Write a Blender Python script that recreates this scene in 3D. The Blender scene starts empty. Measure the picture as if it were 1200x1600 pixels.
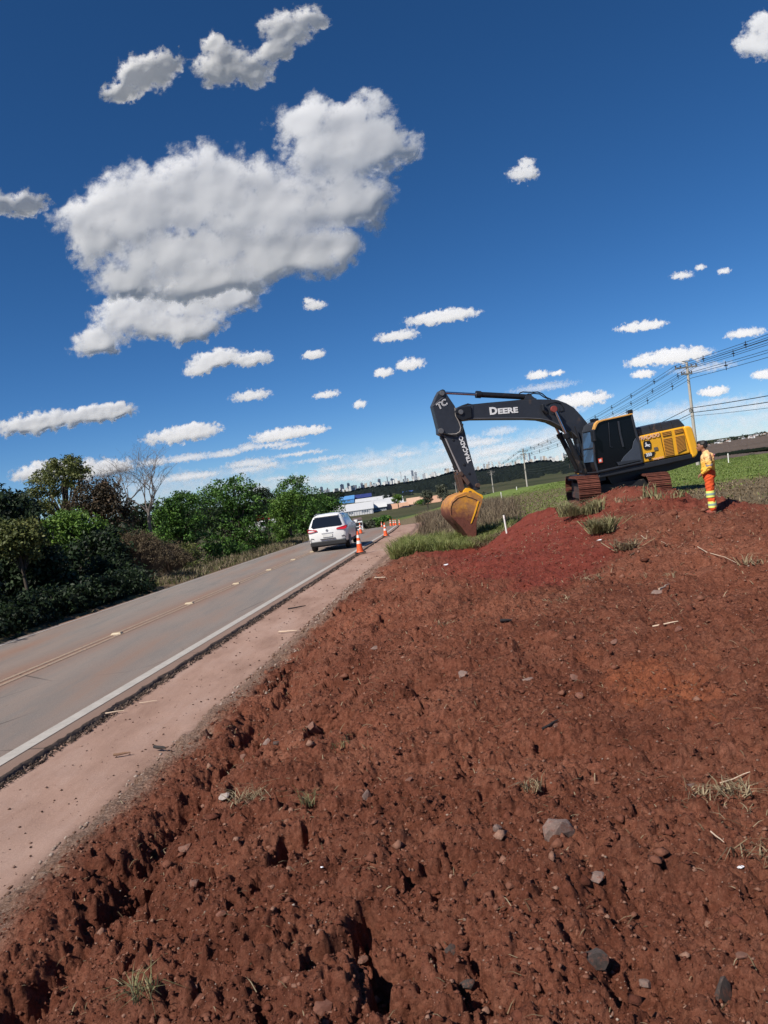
import bpy, bmesh, math, random
import numpy as np
from mathutils import Vector, Matrix, Quaternion

# ------------------------------------------------------------------ camera, sky, sun, exposure
R = math.radians
sc = bpy.context.scene
col = sc.collection
EYE = 1.65                                   # metres above the dirt
PITCH, ROLL, FOC = R(-2.05), R(-7.8), 1200.0  # focal length in photo pixels (1200 wide)
cam_d = bpy.data.cameras.new('camera'); cam = bpy.data.objects.new('camera', cam_d); col.objects.link(cam)
cam_d.sensor_fit = 'HORIZONTAL'; cam_d.sensor_width = 36; cam_d.lens = 36
cam_d.clip_start = 0.05; cam_d.clip_end = 90000
CM = Matrix.Translation((0, 0, EYE)) @ Matrix.Rotation(R(90) + PITCH, 4, 'X') @ Matrix.Rotation(ROLL, 4, 'Z')
cam.matrix_world = CM
sc.camera = cam

SUN_H = Vector((-0.70, -0.714)).normalized(); SUN_EL = R(46)
SUN = Vector((SUN_H.x * math.cos(SUN_EL), SUN_H.y * math.cos(SUN_EL), math.sin(SUN_EL)))
world = bpy.data.worlds.new('World'); sc.world = world; world.use_nodes = True
wn = world.node_tree.nodes; wl = world.node_tree.links
sky = wn.new('ShaderNodeTexSky'); sky.sky_type = 'NISHITA'; sky.sun_disc = False
sky.sun_elevation = SUN_EL; sky.sun_rotation = math.atan2(SUN.x, SUN.y)
sky.altitude = 2200; sky.air_density = 0.8; sky.dust_density = 0.5; sky.ozone_density = 7.0
wn['Background'].inputs['Strength'].default_value = 0.083
hs_ = wn.new('ShaderNodeHueSaturation'); hs_.inputs['Saturation'].default_value = 1.16
wl.new(sky.outputs[0], hs_.inputs['Color']); wl.new(hs_.outputs[0], wn['Background'].inputs['Color'])
sun_d = bpy.data.lights.new('sun', 'SUN'); sun_d.energy = 4.8; sun_d.angle = R(0.53); sun_d.color = (1.0, 0.94, 0.84)
sun = bpy.data.objects.new('sun', sun_d); col.objects.link(sun)
sun.rotation_euler = SUN.to_track_quat('Z', 'Y').to_euler()
sc.view_settings.view_transform = 'Standard'; sc.view_settings.look = 'None'
sc.view_settings.exposure = 0.22; sc.view_settings.gamma = 1.0; sc.view_settings.use_curve_mapping = False
sc.render.film_transparent = False
try:
    sc.cycles.use_denoising = True
    sc.cycles.transparent_max_bounces = 16; sc.cycles.max_bounces = 8; sc.cycles.diffuse_bounces = 3
except Exception: pass

# ------------------------------------------------------------------ helpers: survey of the place
CMn = np.array(CM)
def rays(px, py):
    px = np.asarray(px, float); py = np.asarray(py, float)
    v = np.stack([px - 600, 800 - py, np.full_like(px, -FOC)], -1)
    return v @ CMn[:3, :3].T
def P(px, py, Y):
    """the point of the place that stands at distance Y in the direction of a photo pixel"""
    d = rays(px, py); return Vector(d * (Y / d[1]) + np.array([0, 0, EYE]))
def ss(x, a, b):
    t = np.clip((np.asarray(x, float) - a) / (b - a), 0, 1); return t * t * (3 - 2 * t)
def h_road(Y):
    Yc = np.minimum(Y, 235.0); t = np.maximum(Yc - 52, 0)
    return 2.01 + .0223 * Yc + .037 * (t - 12 * (1 - np.exp(-t / 12)))
def z_road(Y): return EYE - h_road(np.asarray(Y, float))
def x_line(Y):                                # the white line on the near side of the road
    Y = np.asarray(Y, float); return -4.72 + .0953 * Y - .0115 * np.maximum(Y - 50, 0) ** 1.5

# ---- noise in numpy
def _hash(ix, iy, seed):
    h = (ix.astype(np.int64) * 374761393 + iy.astype(np.int64) * 668265263 + seed * 1442695041) & 0xFFFFFFFF
    h = ((h ^ (h >> 13)) * 1274126177) & 0xFFFFFFFF
    h = ((h ^ (h >> 16)) * 2246822519) & 0xFFFFFFFF
    return ((h ^ (h >> 15)) & 0xFFFFFF) / float(0xFFFFFF)
def vnoise(x, y, seed=0):
    ix = np.floor(x); iy = np.floor(y); fx = x - ix; fy = y - iy
    ux = fx * fx * fx * (fx * (fx * 6 - 15) + 10); uy = fy * fy * fy * (fy * (fy * 6 - 15) + 10)
    a = 0
    def g(dx, dy):
        th = _hash(ix + dx, iy + dy, seed) * 6.28318
        return np.cos(th) * (fx - dx) + np.sin(th) * (fy - dy)
    n = (g(0, 0) * (1 - ux) + g(1, 0) * ux) * (1 - uy) + (g(0, 1) * (1 - ux) + g(1, 1) * ux) * uy
    return n * 1.5
def fbm(x, y, oct=4, seed=0, gain=.5):
    s = 0; a = 1; f = 1
    for i in range(oct):
        s = s + a * vnoise(x * f + 17.3 * i, y * f - 9.1 * i, seed + i); a *= gain; f *= 2.03
    return s
def lumps(x, y, cell, seed, p=.7, rmin=.3, rmax=.62, pw=.5, ang=0):
    """clods: one dome per cell; returns height (in cells) and an id value"""
    gx = x / cell; gy = y / cell; ix = np.floor(gx); iy = np.floor(gy)
    best = np.zeros_like(gx); idv = np.full_like(gx, .5)
    for dx in (-1, 0, 1):
        for dy in (-1, 0, 1):
            cx = ix + dx; cy = iy + dy
            jx = cx + _hash(cx, cy, seed); jy = cy + _hash(cx, cy, seed + 1)
            r = rmin + (rmax - rmin) * _hash(cx, cy, seed + 2)
            on = _hash(cx, cy, seed + 3) < p
            e = .6 + .8 * _hash(cx, cy, seed + 4); th = _hash(cx, cy, seed + 5) * 3.14
            ax = (gx - jx) * np.cos(th) + (gy - jy) * np.sin(th); ay = -(gx - jx) * np.sin(th) + (gy - jy) * np.cos(th)
            q = (ax * ax * e + ay * ay / e) / (r * r)
            if ang: q = np.maximum(np.maximum(np.abs(ax) * e, np.abs(ay) / e), .72 * np.abs(ax + ay)) / r; q = q * q * ang + (1 - ang) * ((ax * ax * e + ay * ay / e) / (r * r))
            h = np.where(on, r * np.clip(1 - q, 0, 1) ** pw * (.5 + .7 * _hash(cx, cy, seed + 6)) * (1 + (.8 * ang) * (ax * (_hash(cx, cy, seed + 8) - .5) + ay * (_hash(cx, cy, seed + 9) - .5)) / r), 0)
            m = h > best
            best = np.where(m, h, best); idv = np.where(m, _hash(cx, cy, seed + 7), idv)
    return best, idv
rng = np.random.default_rng(7)

# ---- the lie of the land
DIRT = np.array([(-7.4 + 2.4 + 2.15, -3), (x_line(4) + 2.15, 4), (x_line(10) + 2.15, 10), (x_line(17) + 2.25, 17), (x_line(23) + 2.3, 23), (x_line(26) + 2.4, 26),
                 (1.0, 27.0), (2.0, 26.7), (2.9, 27.0), (3.5, 27.5), (4.2, 28.4), (5.2, 28.7), (6.2, 28.0), (7.3, 26.8), (8.3, 24.5),
                 (8.75, 21), (9.0, 18.2), (11, 16.0), (16, 13), (24, 9), (24, -3)], float)
def sdist(x, y, poly):
    """signed distance to a closed outline, positive inside"""
    x = np.asarray(x, float); y = np.asarray(y, float)
    d = np.full(x.shape, 1e9); ins = np.zeros(x.shape, bool); n = len(poly)
    for i in range(n):
        x0, y0 = poly[i]; x1, y1 = poly[(i + 1) % n]; ex, ey = x1 - x0, y1 - y0
        t = np.clip(((x - x0) * ex + (y - y0) * ey) / (ex * ex + ey * ey), 0, 1)
        d = np.minimum(d, (x - x0 - t * ex) ** 2 + (y - y0 - t * ey) ** 2)
        c = ((y0 > y) != (y1 > y)) & (x < (x1 - x0) * (y - y0) / (y1 - y0 + 1e-12) + x0); ins ^= c
    return np.sqrt(d) * np.where(ins, 1, -1)
def land(x, y):
    """undisturbed ground"""
    x = np.asarray(x, float); y = np.asarray(y, float); d = x - x_line(np.minimum(y, 400)); zr = z_road(y)
    zf = -.1 - .0122 * (np.clip(y, 18, 100) - 18) - 11.1 * ss(y, 96, 330) - .35 * ss(y, 90, 130)
    w = np.interp(y, [15, 24, 32, 100], [3, 5.5, 7.5, 20.5]); s0 = np.interp(y, [20, 26, 50], [2.4, 4.6, 3.6])
    k = ss(d, s0, s0 + w)
    z = zr + (zf - zr) * k
    z = z - 1.5 * ss(-d - 6.3, .4, 5.5)
    z = z + .05 * fbm(x / 3., y / 3., 3, 5) * ss(np.abs(d + 2) - 4.3, .3, 2) * (1 - ss(y, 200, 260))
    return z
def dirt_macro(x, y):
    x = np.asarray(x, float); y = np.asarray(y, float); d = x - x_line(y); zr = z_road(y)
    zi = -.03 + .045 * np.clip(x, -1, 6) - .012 * np.clip(y - 8, 0, 12)
    zi = zi + .14 * np.exp(-((x - 4.3) / 1.6) ** 2 - ((y - 8) / 2.6) ** 2)
    zi = zi - .32 * np.exp(-((x - 3.4) / .9) ** 2 - ((y - 9.6) / 1.6) ** 2) * 0
    zi = zi - .20 * np.exp(-((x - 3.6) / .8) ** 2 - ((y - 7.6) / 1.3) ** 2)
    zi = zi + .47 * np.exp(-((x - 7.0) / 1.15) ** 2 - ((y - 21.8) / 3.0) ** 2)
    zi = zi + .10 * np.exp(-((x - 5.4) / 1.3) ** 2 - ((y - 14.0) / 2.4) ** 2) - .10 * np.exp(-((x - 8.0) / 1.6) ** 2 - ((y - 15.5) / 3.0) ** 2)
    zi = zi - .22 * np.exp(-((x - 7.9) / 1.5) ** 2 - ((y - 17.0) / 2.2) ** 2)
    zi = zi - 1.0 * np.exp(-((x - 2.3) / (1.3 + .09 * np.clip(y - 12, 0, 20))) ** 2 - ((y - 25) / 6.5) ** 2)
    ta = np.clip(((x - 2.7) * 1.3 + (y - 26.2) * 1.9) / (1.3 ** 2 + 1.9 ** 2), 0, 1); zi = zi - .55 * np.exp(-(((x - 2.7 - 1.3 * ta) ** 2 + (y - 26.2 - 1.9 * ta) ** 2) / .14))
    k = ss(d, 2.2, 4.2)
    z = (zr + .05) * (1 - k) + zi * k
    return z
def surf(x, y):
    sd = sdist(x, y, DIRT); k = ss(sd, -.5, .8)
    return land(x, y) * (1 - k) + dirt_macro(x, y) * k
def hit(px, py, dmax=140):
    """where the sight line of a photo pixel meets the ground"""
    d = rays(px, py); d = d / d[1]; ys = np.concatenate([np.linspace(1.2, 40, 1500), np.linspace(40, dmax, 1200)])
    z = EYE + d[2] * ys; g = surf(d[0] * ys, ys); i = int(np.argmax(z < g))
    if not (z < g).any(): i = len(ys) - 1
    return Vector((d[0] * ys[i], ys[i], float(g[i])))
def gz(x, y): return float(surf(np.array([x]), np.array([y]))[0])

# ------------------------------------------------------------------ helpers: objects
def tag(o, label=None, cat=None, group=None, kind=None):
    if label: o['label'] = label
    if cat: o['category'] = cat
    if group: o['group'] = group
    if kind: o['kind'] = kind
    return o
def thing(name, label, cat, loc=(0, 0, 0), rz=0, group=None):
    o = bpy.data.objects.new(name, None); col.objects.link(o); o.empty_display_size = .2
    o.location = loc; o.rotation_euler = (0, 0, rz); return tag(o, label, cat, group)
def link(name, me, mat, parent=None):
    o = bpy.data.objects.new(name, me); col.objects.link(o)
    if mat is not None and len(me.materials) == 0: me.materials.append(mat)
    if parent is not None: o.parent = parent
    return o
def np_mesh(name, V, F, attrs=None, smooth=False):
    V = np.ascontiguousarray(V, np.float32).reshape(-1, 3); F = np.ascontiguousarray(F, np.int32); k = F.shape[1]
    me = bpy.data.meshes.new(name); me.vertices.add(len(V)); me.vertices.foreach_set('co', V.ravel())
    me.loops.add(F.size); me.loops.foreach_set('vertex_index', F.ravel())
    me.polygons.add(len(F)); me.polygons.foreach_set('loop_start', np.arange(len(F), dtype=np.int32) * k)
    if smooth: me.polygons.foreach_set('use_smooth', np.ones(len(F), bool))
    me.update(calc_edges=True)
    for n, a in (attrs or {}).items():
        a = np.asarray(a, np.float32)
        if a.ndim == 1: me.attributes.new(n, 'FLOAT', 'POINT').data.foreach_set('value', a)
        else: me.attributes.new(n, 'FLOAT_VECTOR', 'POINT').data.foreach_set('vector', a.ravel())
    return me
def grid_faces(nr, nc):
    i = np.arange(nr - 1)[:, None] * nc + np.arange(nc - 1)[None]
    return np.stack([i, i + 1, i + nc + 1, i + nc], -1).reshape(-1, 4)
class MB:
    """collects shapes for ONE mesh object"""
    def __init__(s): s.v = []; s.f = []
    def add(s, vs, fs):
        b = len(s.v); s.v += [tuple(v) for v in vs]; s.f += [tuple(b + i for i in f) for f in fs]; return s
    def box(s, x0, x1, y0, y1, z0, z1, M=None):
        vs = [Vector((x, y, z)) for x in (x0, x1) for y in (y0, y1) for z in (z0, z1)]
        if M is not None: vs = [M @ v for v in vs]
        return s.add(vs, [(0, 1, 3, 2), (4, 6, 7, 5), (0, 4, 5, 1), (2, 3, 7, 6), (0, 2, 6, 4), (1, 5, 7, 3)])
    def tube(s, pts, r, n=8, caps=True):
        pts = [Vector(p) for p in pts]; rs = r if isinstance(r, (list, tuple)) else [r] * len(pts); vs = []; fs = []
        up = None
        for i, p in enumerate(pts):
            t = (pts[min(i + 1, len(pts) - 1)] - pts[max(i - 1, 0)]).normalized()
            if up is None:
                up = Vector((0, 0, 1)) if abs(t.z) < .9 else Vector((1, 0, 0))
            a = (up - t * up.dot(t)).normalized(); up = a; b = t.cross(a)
            for k in range(n):
                th = 2 * math.pi * k / n; vs.append(p + (a * math.cos(th) + b * math.sin(th)) * rs[i])
        for i in range(len(pts) - 1):
            for k in range(n):
                fs.append((i * n + k, i * n + (k + 1) % n, (i + 1) * n + (k + 1) % n, (i + 1) * n + k))
        if caps: fs.append(tuple(range(n - 1, -1, -1))); fs.append(tuple((len(pts) - 1) * n + k for k in range(n)))
        return s.add(vs, fs)
    def prism(s, poly, l0, l1, f=None):
        """outline of (s, z) pairs given a thickness from l0 to l1"""
        f = f or (lambda a, l, b: (a, l, b)); n = len(poly)
        vs = [f(a, l0, b) for a, b in poly] + [f(a, l1, b) for a, b in poly]
        fs = [tuple(range(n)), tuple(range(2 * n - 1, n - 1, -1))] + [(i, i + n, (i + 1) % n + n, (i + 1) % n) for i in range(n)]
        return s.add(vs, fs)
    def lathe(s, prof, n=16, c=(0, 0, 0)):
        m = len(prof); vs = [(c[0] + r * math.cos(2 * math.pi * k / n), c[1] + r * math.sin(2 * math.pi * k / n), c[2] + z) for r, z in prof for k in range(n)]
        fs = [(i * n + k, i * n + (k + 1) % n, (i + 1) * n + (k + 1) % n, (i + 1) * n + k) for i in range(m - 1) for k in range(n)]
        fs.append(tuple(range(n - 1, -1, -1))); fs.append(tuple((m - 1) * n + k for k in range(n)))
        return s.add(vs, fs)
    def ball(s, c, r, n=12, m=8):
        rr = r if isinstance(r, (tuple, list)) else (r, r, r); vs = [(c[0], c[1], c[2] - rr[2])]; fs = []
        for i in range(1, m):
            ph = -math.pi / 2 + math.pi * i / m
            for k in range(n):
                th = 2 * math.pi * k / n; vs.append((c[0] + rr[0] * math.cos(ph) * math.cos(th), c[1] + rr[1] * math.cos(ph) * math.sin(th), c[2] + rr[2] * math.sin(ph)))
        vs.append((c[0], c[1], c[2] + rr[2])); L = len(vs) - 1
        for k in range(n):
            fs.append((0, 1 + (k + 1) % n, 1 + k)); fs.append((L, 1 + (m - 2) * n + k, 1 + (m - 2) * n + (k + 1) % n))
            for i in range(m - 2): fs.append((1 + i * n + k, 1 + i * n + (k + 1) % n, 1 + (i + 1) * n + (k + 1) % n, 1 + (i + 1) * n + k))
        return s.add(vs, fs)
    def mesh(s, name, smooth=0):
        me = bpy.data.meshes.new(name); me.from_pydata([tuple(v) for v in s.v], [], s.f)
        bm = bmesh.new(); bm.from_mesh(me); bmesh.ops.recalc_face_normals(bm, faces=bm.faces); bm.to_mesh(me); bm.free()
        if smooth: 
            me.polygons.foreach_set('use_smooth', np.ones(len(me.polygons), bool))
            try: me.set_sharp_from_angle(angle=R(smooth))
            except Exception: pass
        me.update(); return me
    def build(s, name, mat, parent=None, smooth=0, bevel=0, seg=2):
        o = link(name, s.mesh(name, smooth), mat, parent)
        if bevel:
            m = o.modifiers.new('bevel', 'BEVEL'); m.width = bevel; m.segments = seg; m.limit_method = 'ANGLE'; m.angle_limit = R(35)
        return o
def copy_tree(o, parent=None):
    c = o.copy(); col.objects.link(c)
    if parent is not None: c.parent = parent
    for ch in list(o.children): copy_tree(ch, c)
    return c

# ------------------------------------------------------------------ materials
def nodes(name):
    m = bpy.data.materials.new(name); m.use_nodes = True; nt = m.node_tree; b = nt.nodes['Principled BSDF']; return m, nt, b
def N(nt, t, **kw):
    n = nt.nodes.new(t)
    for k, v in kw.items(): setattr(n, k, v)
    return n
def noise(nt, scale, detail=4, rough=.55, vec=None, dist=0):
    n = N(nt, 'ShaderNodeTexNoise'); n.inputs['Scale'].default_value = scale; n.inputs['Detail'].default_value = detail
    n.inputs['Roughness'].default_value = rough; n.inputs['Distortion'].default_value = dist
    if vec is not None: nt.links.new(vec, n.inputs['Vector'])
    return n.outputs['Fac']
def ramp(nt, fac, stops):
    r = N(nt, 'ShaderNodeValToRGB'); e = r.color_ramp.elements
    while len(e) < len(stops): e.new(.5)
    for i, (p, c) in enumerate(stops):
        e[i].position = p; e[i].color = (*c, 1) if len(c) == 3 else c
    nt.links.new(fac, r.inputs[0]); return r.outputs[0]
def mixc(nt, f, a, b, mode='MIX'):
    m = N(nt, 'ShaderNodeMix', data_type='RGBA', blend_type=mode)
    for s, v in ((m.inputs[0], f), (m.inputs[6], a), (m.inputs[7], b)):
        if hasattr(v, 'is_output'): nt.links.new(v, s)
        elif isinstance(v, (int, float)): s.default_value = v
        else: s.default_value = (*v, 1)
    return m.outputs[2]
def mth(nt, op, a, b=0, c=0):
    m = N(nt, 'ShaderNodeMath', operation=op)
    for s, v in zip(m.inputs, (a, b, c)):
        if hasattr(v, 'is_output'): nt.links.new(v, s)
        else: s.default_value = v
    return m.outputs[0]
def smooth(nt, x, a, b):
    m = N(nt, 'ShaderNodeMapRange', interpolation_type='SMOOTHSTEP'); nt.links.new(x, m.inputs[0])
    m.inputs[1].default_value = a; m.inputs[2].default_value = b; return m.outputs[0]
def attr(nt, n): return N(nt, 'ShaderNodeAttribute', attribute_name=n)
def pos(nt): return N(nt, 'ShaderNodeNewGeometry').outputs['Position']
def objco(nt): return N(nt, 'ShaderNodeTexCoord').outputs['Object']
def bump(nt, b, h, dist, strength=1.0):
    n = N(nt, 'ShaderNodeBump'); n.inputs['Distance'].default_value = dist; n.inputs['Strength'].default_value = strength
    nt.links.new(h, n.inputs['Height']); nt.links.new(n.outputs[0], b.inputs['Normal'])
_mc = {}
def paint(name, c, rough=.5, var=.12, dirt=None, dirt_amt=0, scale=3, metal=0, spec=.5, bmp=0):
    """a painted or plain surface with slight unevenness and, if asked, soil clinging in patches"""
    if name in _mc: return _mc[name]
    m, nt, b = nodes(name); co = objco(nt)
    a = noise(nt, scale, 5, .6, co); a2 = noise(nt, scale * 9, 3, .6, co)
    c0 = tuple(max(0, x * (1 - var)) for x in c); c1 = tuple(min(1, x * (1 + var)) for x in c)
    out = ramp(nt, mixc(nt, .35, a, a2), [(.35, c0), (.65, c1)])
    if dirt:
        f = smooth(nt, noise(nt, scale * 1.7, 6, .7, co, .4), .62 - dirt_amt * .45, .70 - dirt_amt * .25)
        out = mixc(nt, f, out, dirt); rr = mth(nt, 'MULTIPLY_ADD', f, .9 - rough, rough); nt.links.new(rr, b.inputs['Roughness'])
    else: b.inputs['Roughness'].default_value = rough
    nt.links.new(out, b.inputs['Base Color']); b.inputs['Metallic'].default_value = metal
    b.inputs['Specular IOR Level'].default_value = spec
    if bmp: bump(nt, b, a2, bmp)
    _mc[name] = m; return m
SOIL = (.19, .052, .030)
# ------------------------------------------------------------------ ground, road, dirt
def mat_ground():
    m, nt, b = nodes('ground_cover'); p = pos(nt)
    g = ramp(nt, noise(nt, .9, 6, .7, p), [(.3, (.090, .130, .028)), (.5, (.150, .205, .048)), (.7, (.20, .25, .075))])
    dry = ramp(nt, noise(nt, 2.5, 6, .75, p), [(.3, (.085, .062, .036)), (.5, (.165, .125, .075)), (.72, (.25, .20, .125))])
    fine = noise(nt, 40, 4, .7, p)
    z = attr(nt, 'dry').outputs['Fac']; k = smooth(nt, mth(nt, 'ADD', z, mth(nt, 'MULTIPLY', mth(nt, 'SUBTRACT', noise(nt, .5, 5, .65, p), .5), .9)), .35, .65)
    out = mixc(nt, k, g, dry); out = mixc(nt, .5, out, mixc(nt, fine, (.35, .35, .35), (1.5, 1.5, 1.5)), 'MULTIPLY')
    out = mixc(nt, attr(nt, 'bare').outputs['Fac'], out, ramp(nt, noise(nt, 14, 6, .7, p), [(.3, (.16, .085, .055)), (.55, (.25, .15, .105)), (.75, (.36, .26, .20))]))
    far = ramp(nt, noise(nt, .006, 5, .6, p), [(.35, (.030, .040, .014)), (.5, (.075, .070, .035)), (.62, (.035, .055, .018))])
    out = mixc(nt, attr(nt, 'far').outputs['Fac'], out, far)
    nt.links.new(out, b.inputs['Base Color']); b.inputs['Roughness'].default_value = .95; b.inputs['Specular IOR Level'].default_value = .15
    bump(nt, b, mixc(nt, .5, fine, noise(nt, 8, 5, .7, p)), .06); return m
def build_ground():
    rs = np.concatenate([[0, .6], np.exp(np.linspace(math.log(1.2), math.log(400), 240)), np.exp(np.linspace(math.log(430), math.log(45000), 60))])
    th = np.concatenate([np.radians(np.linspace(-52, 52, 330)), np.radians(np.linspace(54, 308, 90))]); th = np.append(th, th[0] + 2 * math.pi)
    A, B = np.meshgrid(rs, th, indexing='ij'); X = A * np.sin(B); Y = A * np.cos(B)
    z = land(X, Y); sd = sdist(X, Y, DIRT); z = np.where(sd > -.4, np.minimum(z, dirt_macro(X, Y)) - .55 * ss(sd, -.15, .5), z)
    d = X - x_line(np.minimum(Y, 400)); inroad = ss(d, -6.35, -6.05) * (1 - ss(d, 1.75, 2.15)) * (1 - ss(Y, 235, 250)) * ss(Y, -40, -35)
    z = z - .30 * inroad
    dry = .95 * (1 - ss(Y - .25 * X, 22, 36)) + .5 * (1 - ss(d, 6, 20)) + .15; dry = np.where(d < -6, .55, dry); dry = dry - .5 * ss(Y, 60, 90) * ss(d, 12, 34) + .3 * ss(Y, 45, 60) * (1 - ss(d, 12, 30))
    bare = (1 - ss(np.abs(d - 2.0), .3, .75)) * (1 - ss(Y, 60, 120)) + .5 * ss(d, -6.9, -6.4) * (1 - ss(d, -6.3, -6.1))
    me = np_mesh('ground', np.stack([X, Y, z], -1), grid_faces(*A.shape), dict(dry=dry.ravel(), bare=np.clip(bare, 0, 1).ravel(), far=ss(A, 180, 300).ravel()), True)
    tag(link('ground', me, mat_ground()), kind='structure')
build_ground()

def strip(name, mat, d0, d1, dz, ys, nx=2, zfun=None, jit=None):
    ds = np.linspace(0, 1, nx); Yg, D = np.meshgrid(ys, ds, indexing='ij')
    a = np.full(Yg.shape, d0, float) if not callable(d0) else d0(Yg); c = np.full(Yg.shape, d1, float) if not callable(d1) else d1(Yg)
    dd = a + (c - a) * D; X = x_line(Yg) + dd; Z = z_road(Yg) + dz
    if zfun is not None: Z = Z + zfun(X, Yg, dd)
    me = np_mesh(name, np.stack([X, Yg, Z], -1), grid_faces(*Yg.shape), dict(lat=dd.ravel()), True)
    return tag(link(name, me, mat), kind='structure')
YS = np.concatenate([np.linspace(-30, 0, 20), np.linspace(0.3, 45, 700), np.linspace(45.5, 245, 220)])
def crown(d): return .05 * (1 - ((d + 2.75) / 3.1) ** 2)          # the road's camber
def mat_road():
    m, nt, b = nodes('worn_asphalt'); p = pos(nt); lat = attr(nt, 'lat').outputs['Fac']
    mp = N(nt, 'ShaderNodeMapping'); mp.inputs['Scale'].default_value = (1, .12, 1); nt.links.new(p, mp.inputs[0])
    base = ramp(nt, noise(nt, 90, 4, .8, p), [(.3, (.160, .143, .130)), (.5, (.240, .213, .193)), (.72, (.35, .31, .28))])
    str_ = ramp(nt, noise(nt, 2.2, 5, .65, mp.outputs[0]), [(.3, (.80, .80, .82)), (.7, (1.15, 1.13, 1.12))]); base = mixc(nt, 1, base, str_, 'MULTIPLY')
    w = mth(nt, 'MULTIPLY', mth(nt, 'ADD', lat, 2.6), 3.6)                       # wheel paths swept clean, dust between
    band = mth(nt, 'MULTIPLY_ADD', mth(nt, 'COSINE', w), .5, .5)
    dust = mth(nt, 'MULTIPLY', smooth(nt, noise(nt, .55, 6, .7, mp.outputs[0]), .36, .68), mth(nt, 'MULTIPLY_ADD', band, .6, .40))
    edge = smooth(nt, lat, -.5, .3)
    dust = mth(nt, 'MAXIMUM', dust, mth(nt, 'MULTIPLY', edge, .75))
    out = mixc(nt, dust, base, (.255, .150, .108))
    v = N(nt, 'ShaderNodeTexVoronoi', feature='DISTANCE_TO_EDGE'); v.inputs['Scale'].default_value = .35; nt.links.new(mixc(nt, .12, p, N(nt, 'ShaderNodeTexNoise').outputs['Color'], 'ADD'), v.inputs['Vector'])
    crack = mth(nt, 'MULTIPLY', mth(nt, 'LESS_THAN', v.outputs['Distance'], .0045), smooth(nt, noise(nt, .3, 3, .5, p), .5, .62))
    out = mixc(nt, mth(nt, 'MULTIPLY', crack, .7), out, (.05, .043, .04))
    spot = smooth(nt, noise(nt, 1.3, 5, .8, mp.outputs[0]), .68, .74); out = mixc(nt, mth(nt, 'MULTIPLY', spot, .6), out, (.07, .055, .048))
    nt.links.new(out, b.inputs['Base Color']); b.inputs['Roughness'].default_value = .88; b.inputs['Specular IOR Level'].default_value = .3
    bump(nt, b, noise(nt, 130, 3, .8, p), .006); return m
def mat_shoulder():
    m, nt, b = nodes('dusty_shoulder'); p = pos(nt); lat = attr(nt, 'lat').outputs['Fac']
    mp = N(nt, 'ShaderNodeMapping'); mp.inputs['Scale'].default_value = (1, .25, 1); nt.links.new(p, mp.inputs[0])
    out = ramp(nt, noise(nt, 1.6, 7, .68, mp.outputs[0]), [(.3, (.26, .160, .122)), (.5, (.37, .240, .190)), (.7, (.43, .30, .25))])
    out = mixc(nt, .6, out, ramp(nt, noise(nt, 70, 4, .8, p), [(.3, (.72, .68, .66)), (.7, (1.2, 1.2, 1.2))]), 'MULTIPLY')
    soil = smooth(nt, noise(nt, 3.2, 6, .75, mp.outputs[0]), .60, .72); out = mixc(nt, mth(nt, 'MULTIPLY', soil, .55), out, (.20, .085, .050))
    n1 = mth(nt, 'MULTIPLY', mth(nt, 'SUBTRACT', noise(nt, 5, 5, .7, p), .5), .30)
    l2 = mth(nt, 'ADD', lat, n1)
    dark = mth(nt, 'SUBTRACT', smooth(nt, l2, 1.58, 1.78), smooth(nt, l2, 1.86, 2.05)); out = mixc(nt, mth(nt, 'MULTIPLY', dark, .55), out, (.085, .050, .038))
    nt.links.new(out, b.inputs['Base Color']); b.inputs['Roughness'].default_value = .95; b.inputs['Specular IOR Level'].default_value = .2
    bump(nt, b, mixc(nt, .5, noise(nt, 130, 4, .8, p), noise(nt, 12, 5, .7, p)), .012); return m
def mat_line(name, c, wear):
    m, nt, b = nodes(name); p = pos(nt)
    out = ramp(nt, noise(nt, 6, 6, .7, p), [(.3, tuple(x * .75 for x in c)), (.7, c)])
    k = smooth(nt, noise(nt, 28, 6, .8, p), wear, wear + .14); out = mixc(nt, k, out, (.20, .16, .14))
    nt.links.new(out, b.inputs['Base Color']); b.inputs['Roughness'].default_value = .8; return m
ragged = lambda Y: .27 + .035 * vnoise(Y * 2.1, Y * 0, 3) + .03 * vnoise(Y * 9, Y * 0, 4)
strip('road', mat_road(), -5.95, ragged, 0, YS, 14, lambda X, Y, d: crown(d))
def edge_z(X, Y, d): return -.045 * ss(d, .26, .42) - .012 * ss(d, .3, .4)
M_SH = mat_shoulder()
strip('asphalt_edge', paint('broken_asphalt', (.13, .095, .078), .95, .5, scale=14, bmp=.02), lambda Y: ragged(Y) - .004, lambda Y: ragged(Y) + .035 + .02 * vnoise(Y * 14, Y * 0, 8),
      0, YS, 4, lambda X, Y, d: crown(ragged(Y)) - .062 * ss((d - ragged(Y)) / .05, 0, 1) + .010 * vnoise(X * 30, Y * 30, 5))
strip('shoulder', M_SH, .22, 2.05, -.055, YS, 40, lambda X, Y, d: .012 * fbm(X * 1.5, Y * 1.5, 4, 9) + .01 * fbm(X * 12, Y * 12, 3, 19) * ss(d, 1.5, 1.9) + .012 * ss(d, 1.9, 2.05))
ML = mat_line('white_line_paint', (.50, .46, .42), .56); MY = mat_line('faded_yellow_paint', (.46, .32, .22), .44)
YL = YS
strip('edge_line', ML, -.085, .085, .006, YL, 3, lambda X, Y, d: crown(d))
strip('edge_line', mat_line('white_line_far_side', (.42, .40, .38), .52), -5.72, -5.62, .006, YL, 3, lambda X, Y, d: crown(d))
strip('centre_line', MY, -2.70, -2.60, .006, YL, 3, lambda X, Y, d: crown(d))
strip('centre_line', MY, -2.50, -2.40, .006, YL, 3, lambda X, Y, d: crown(d))

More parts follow.
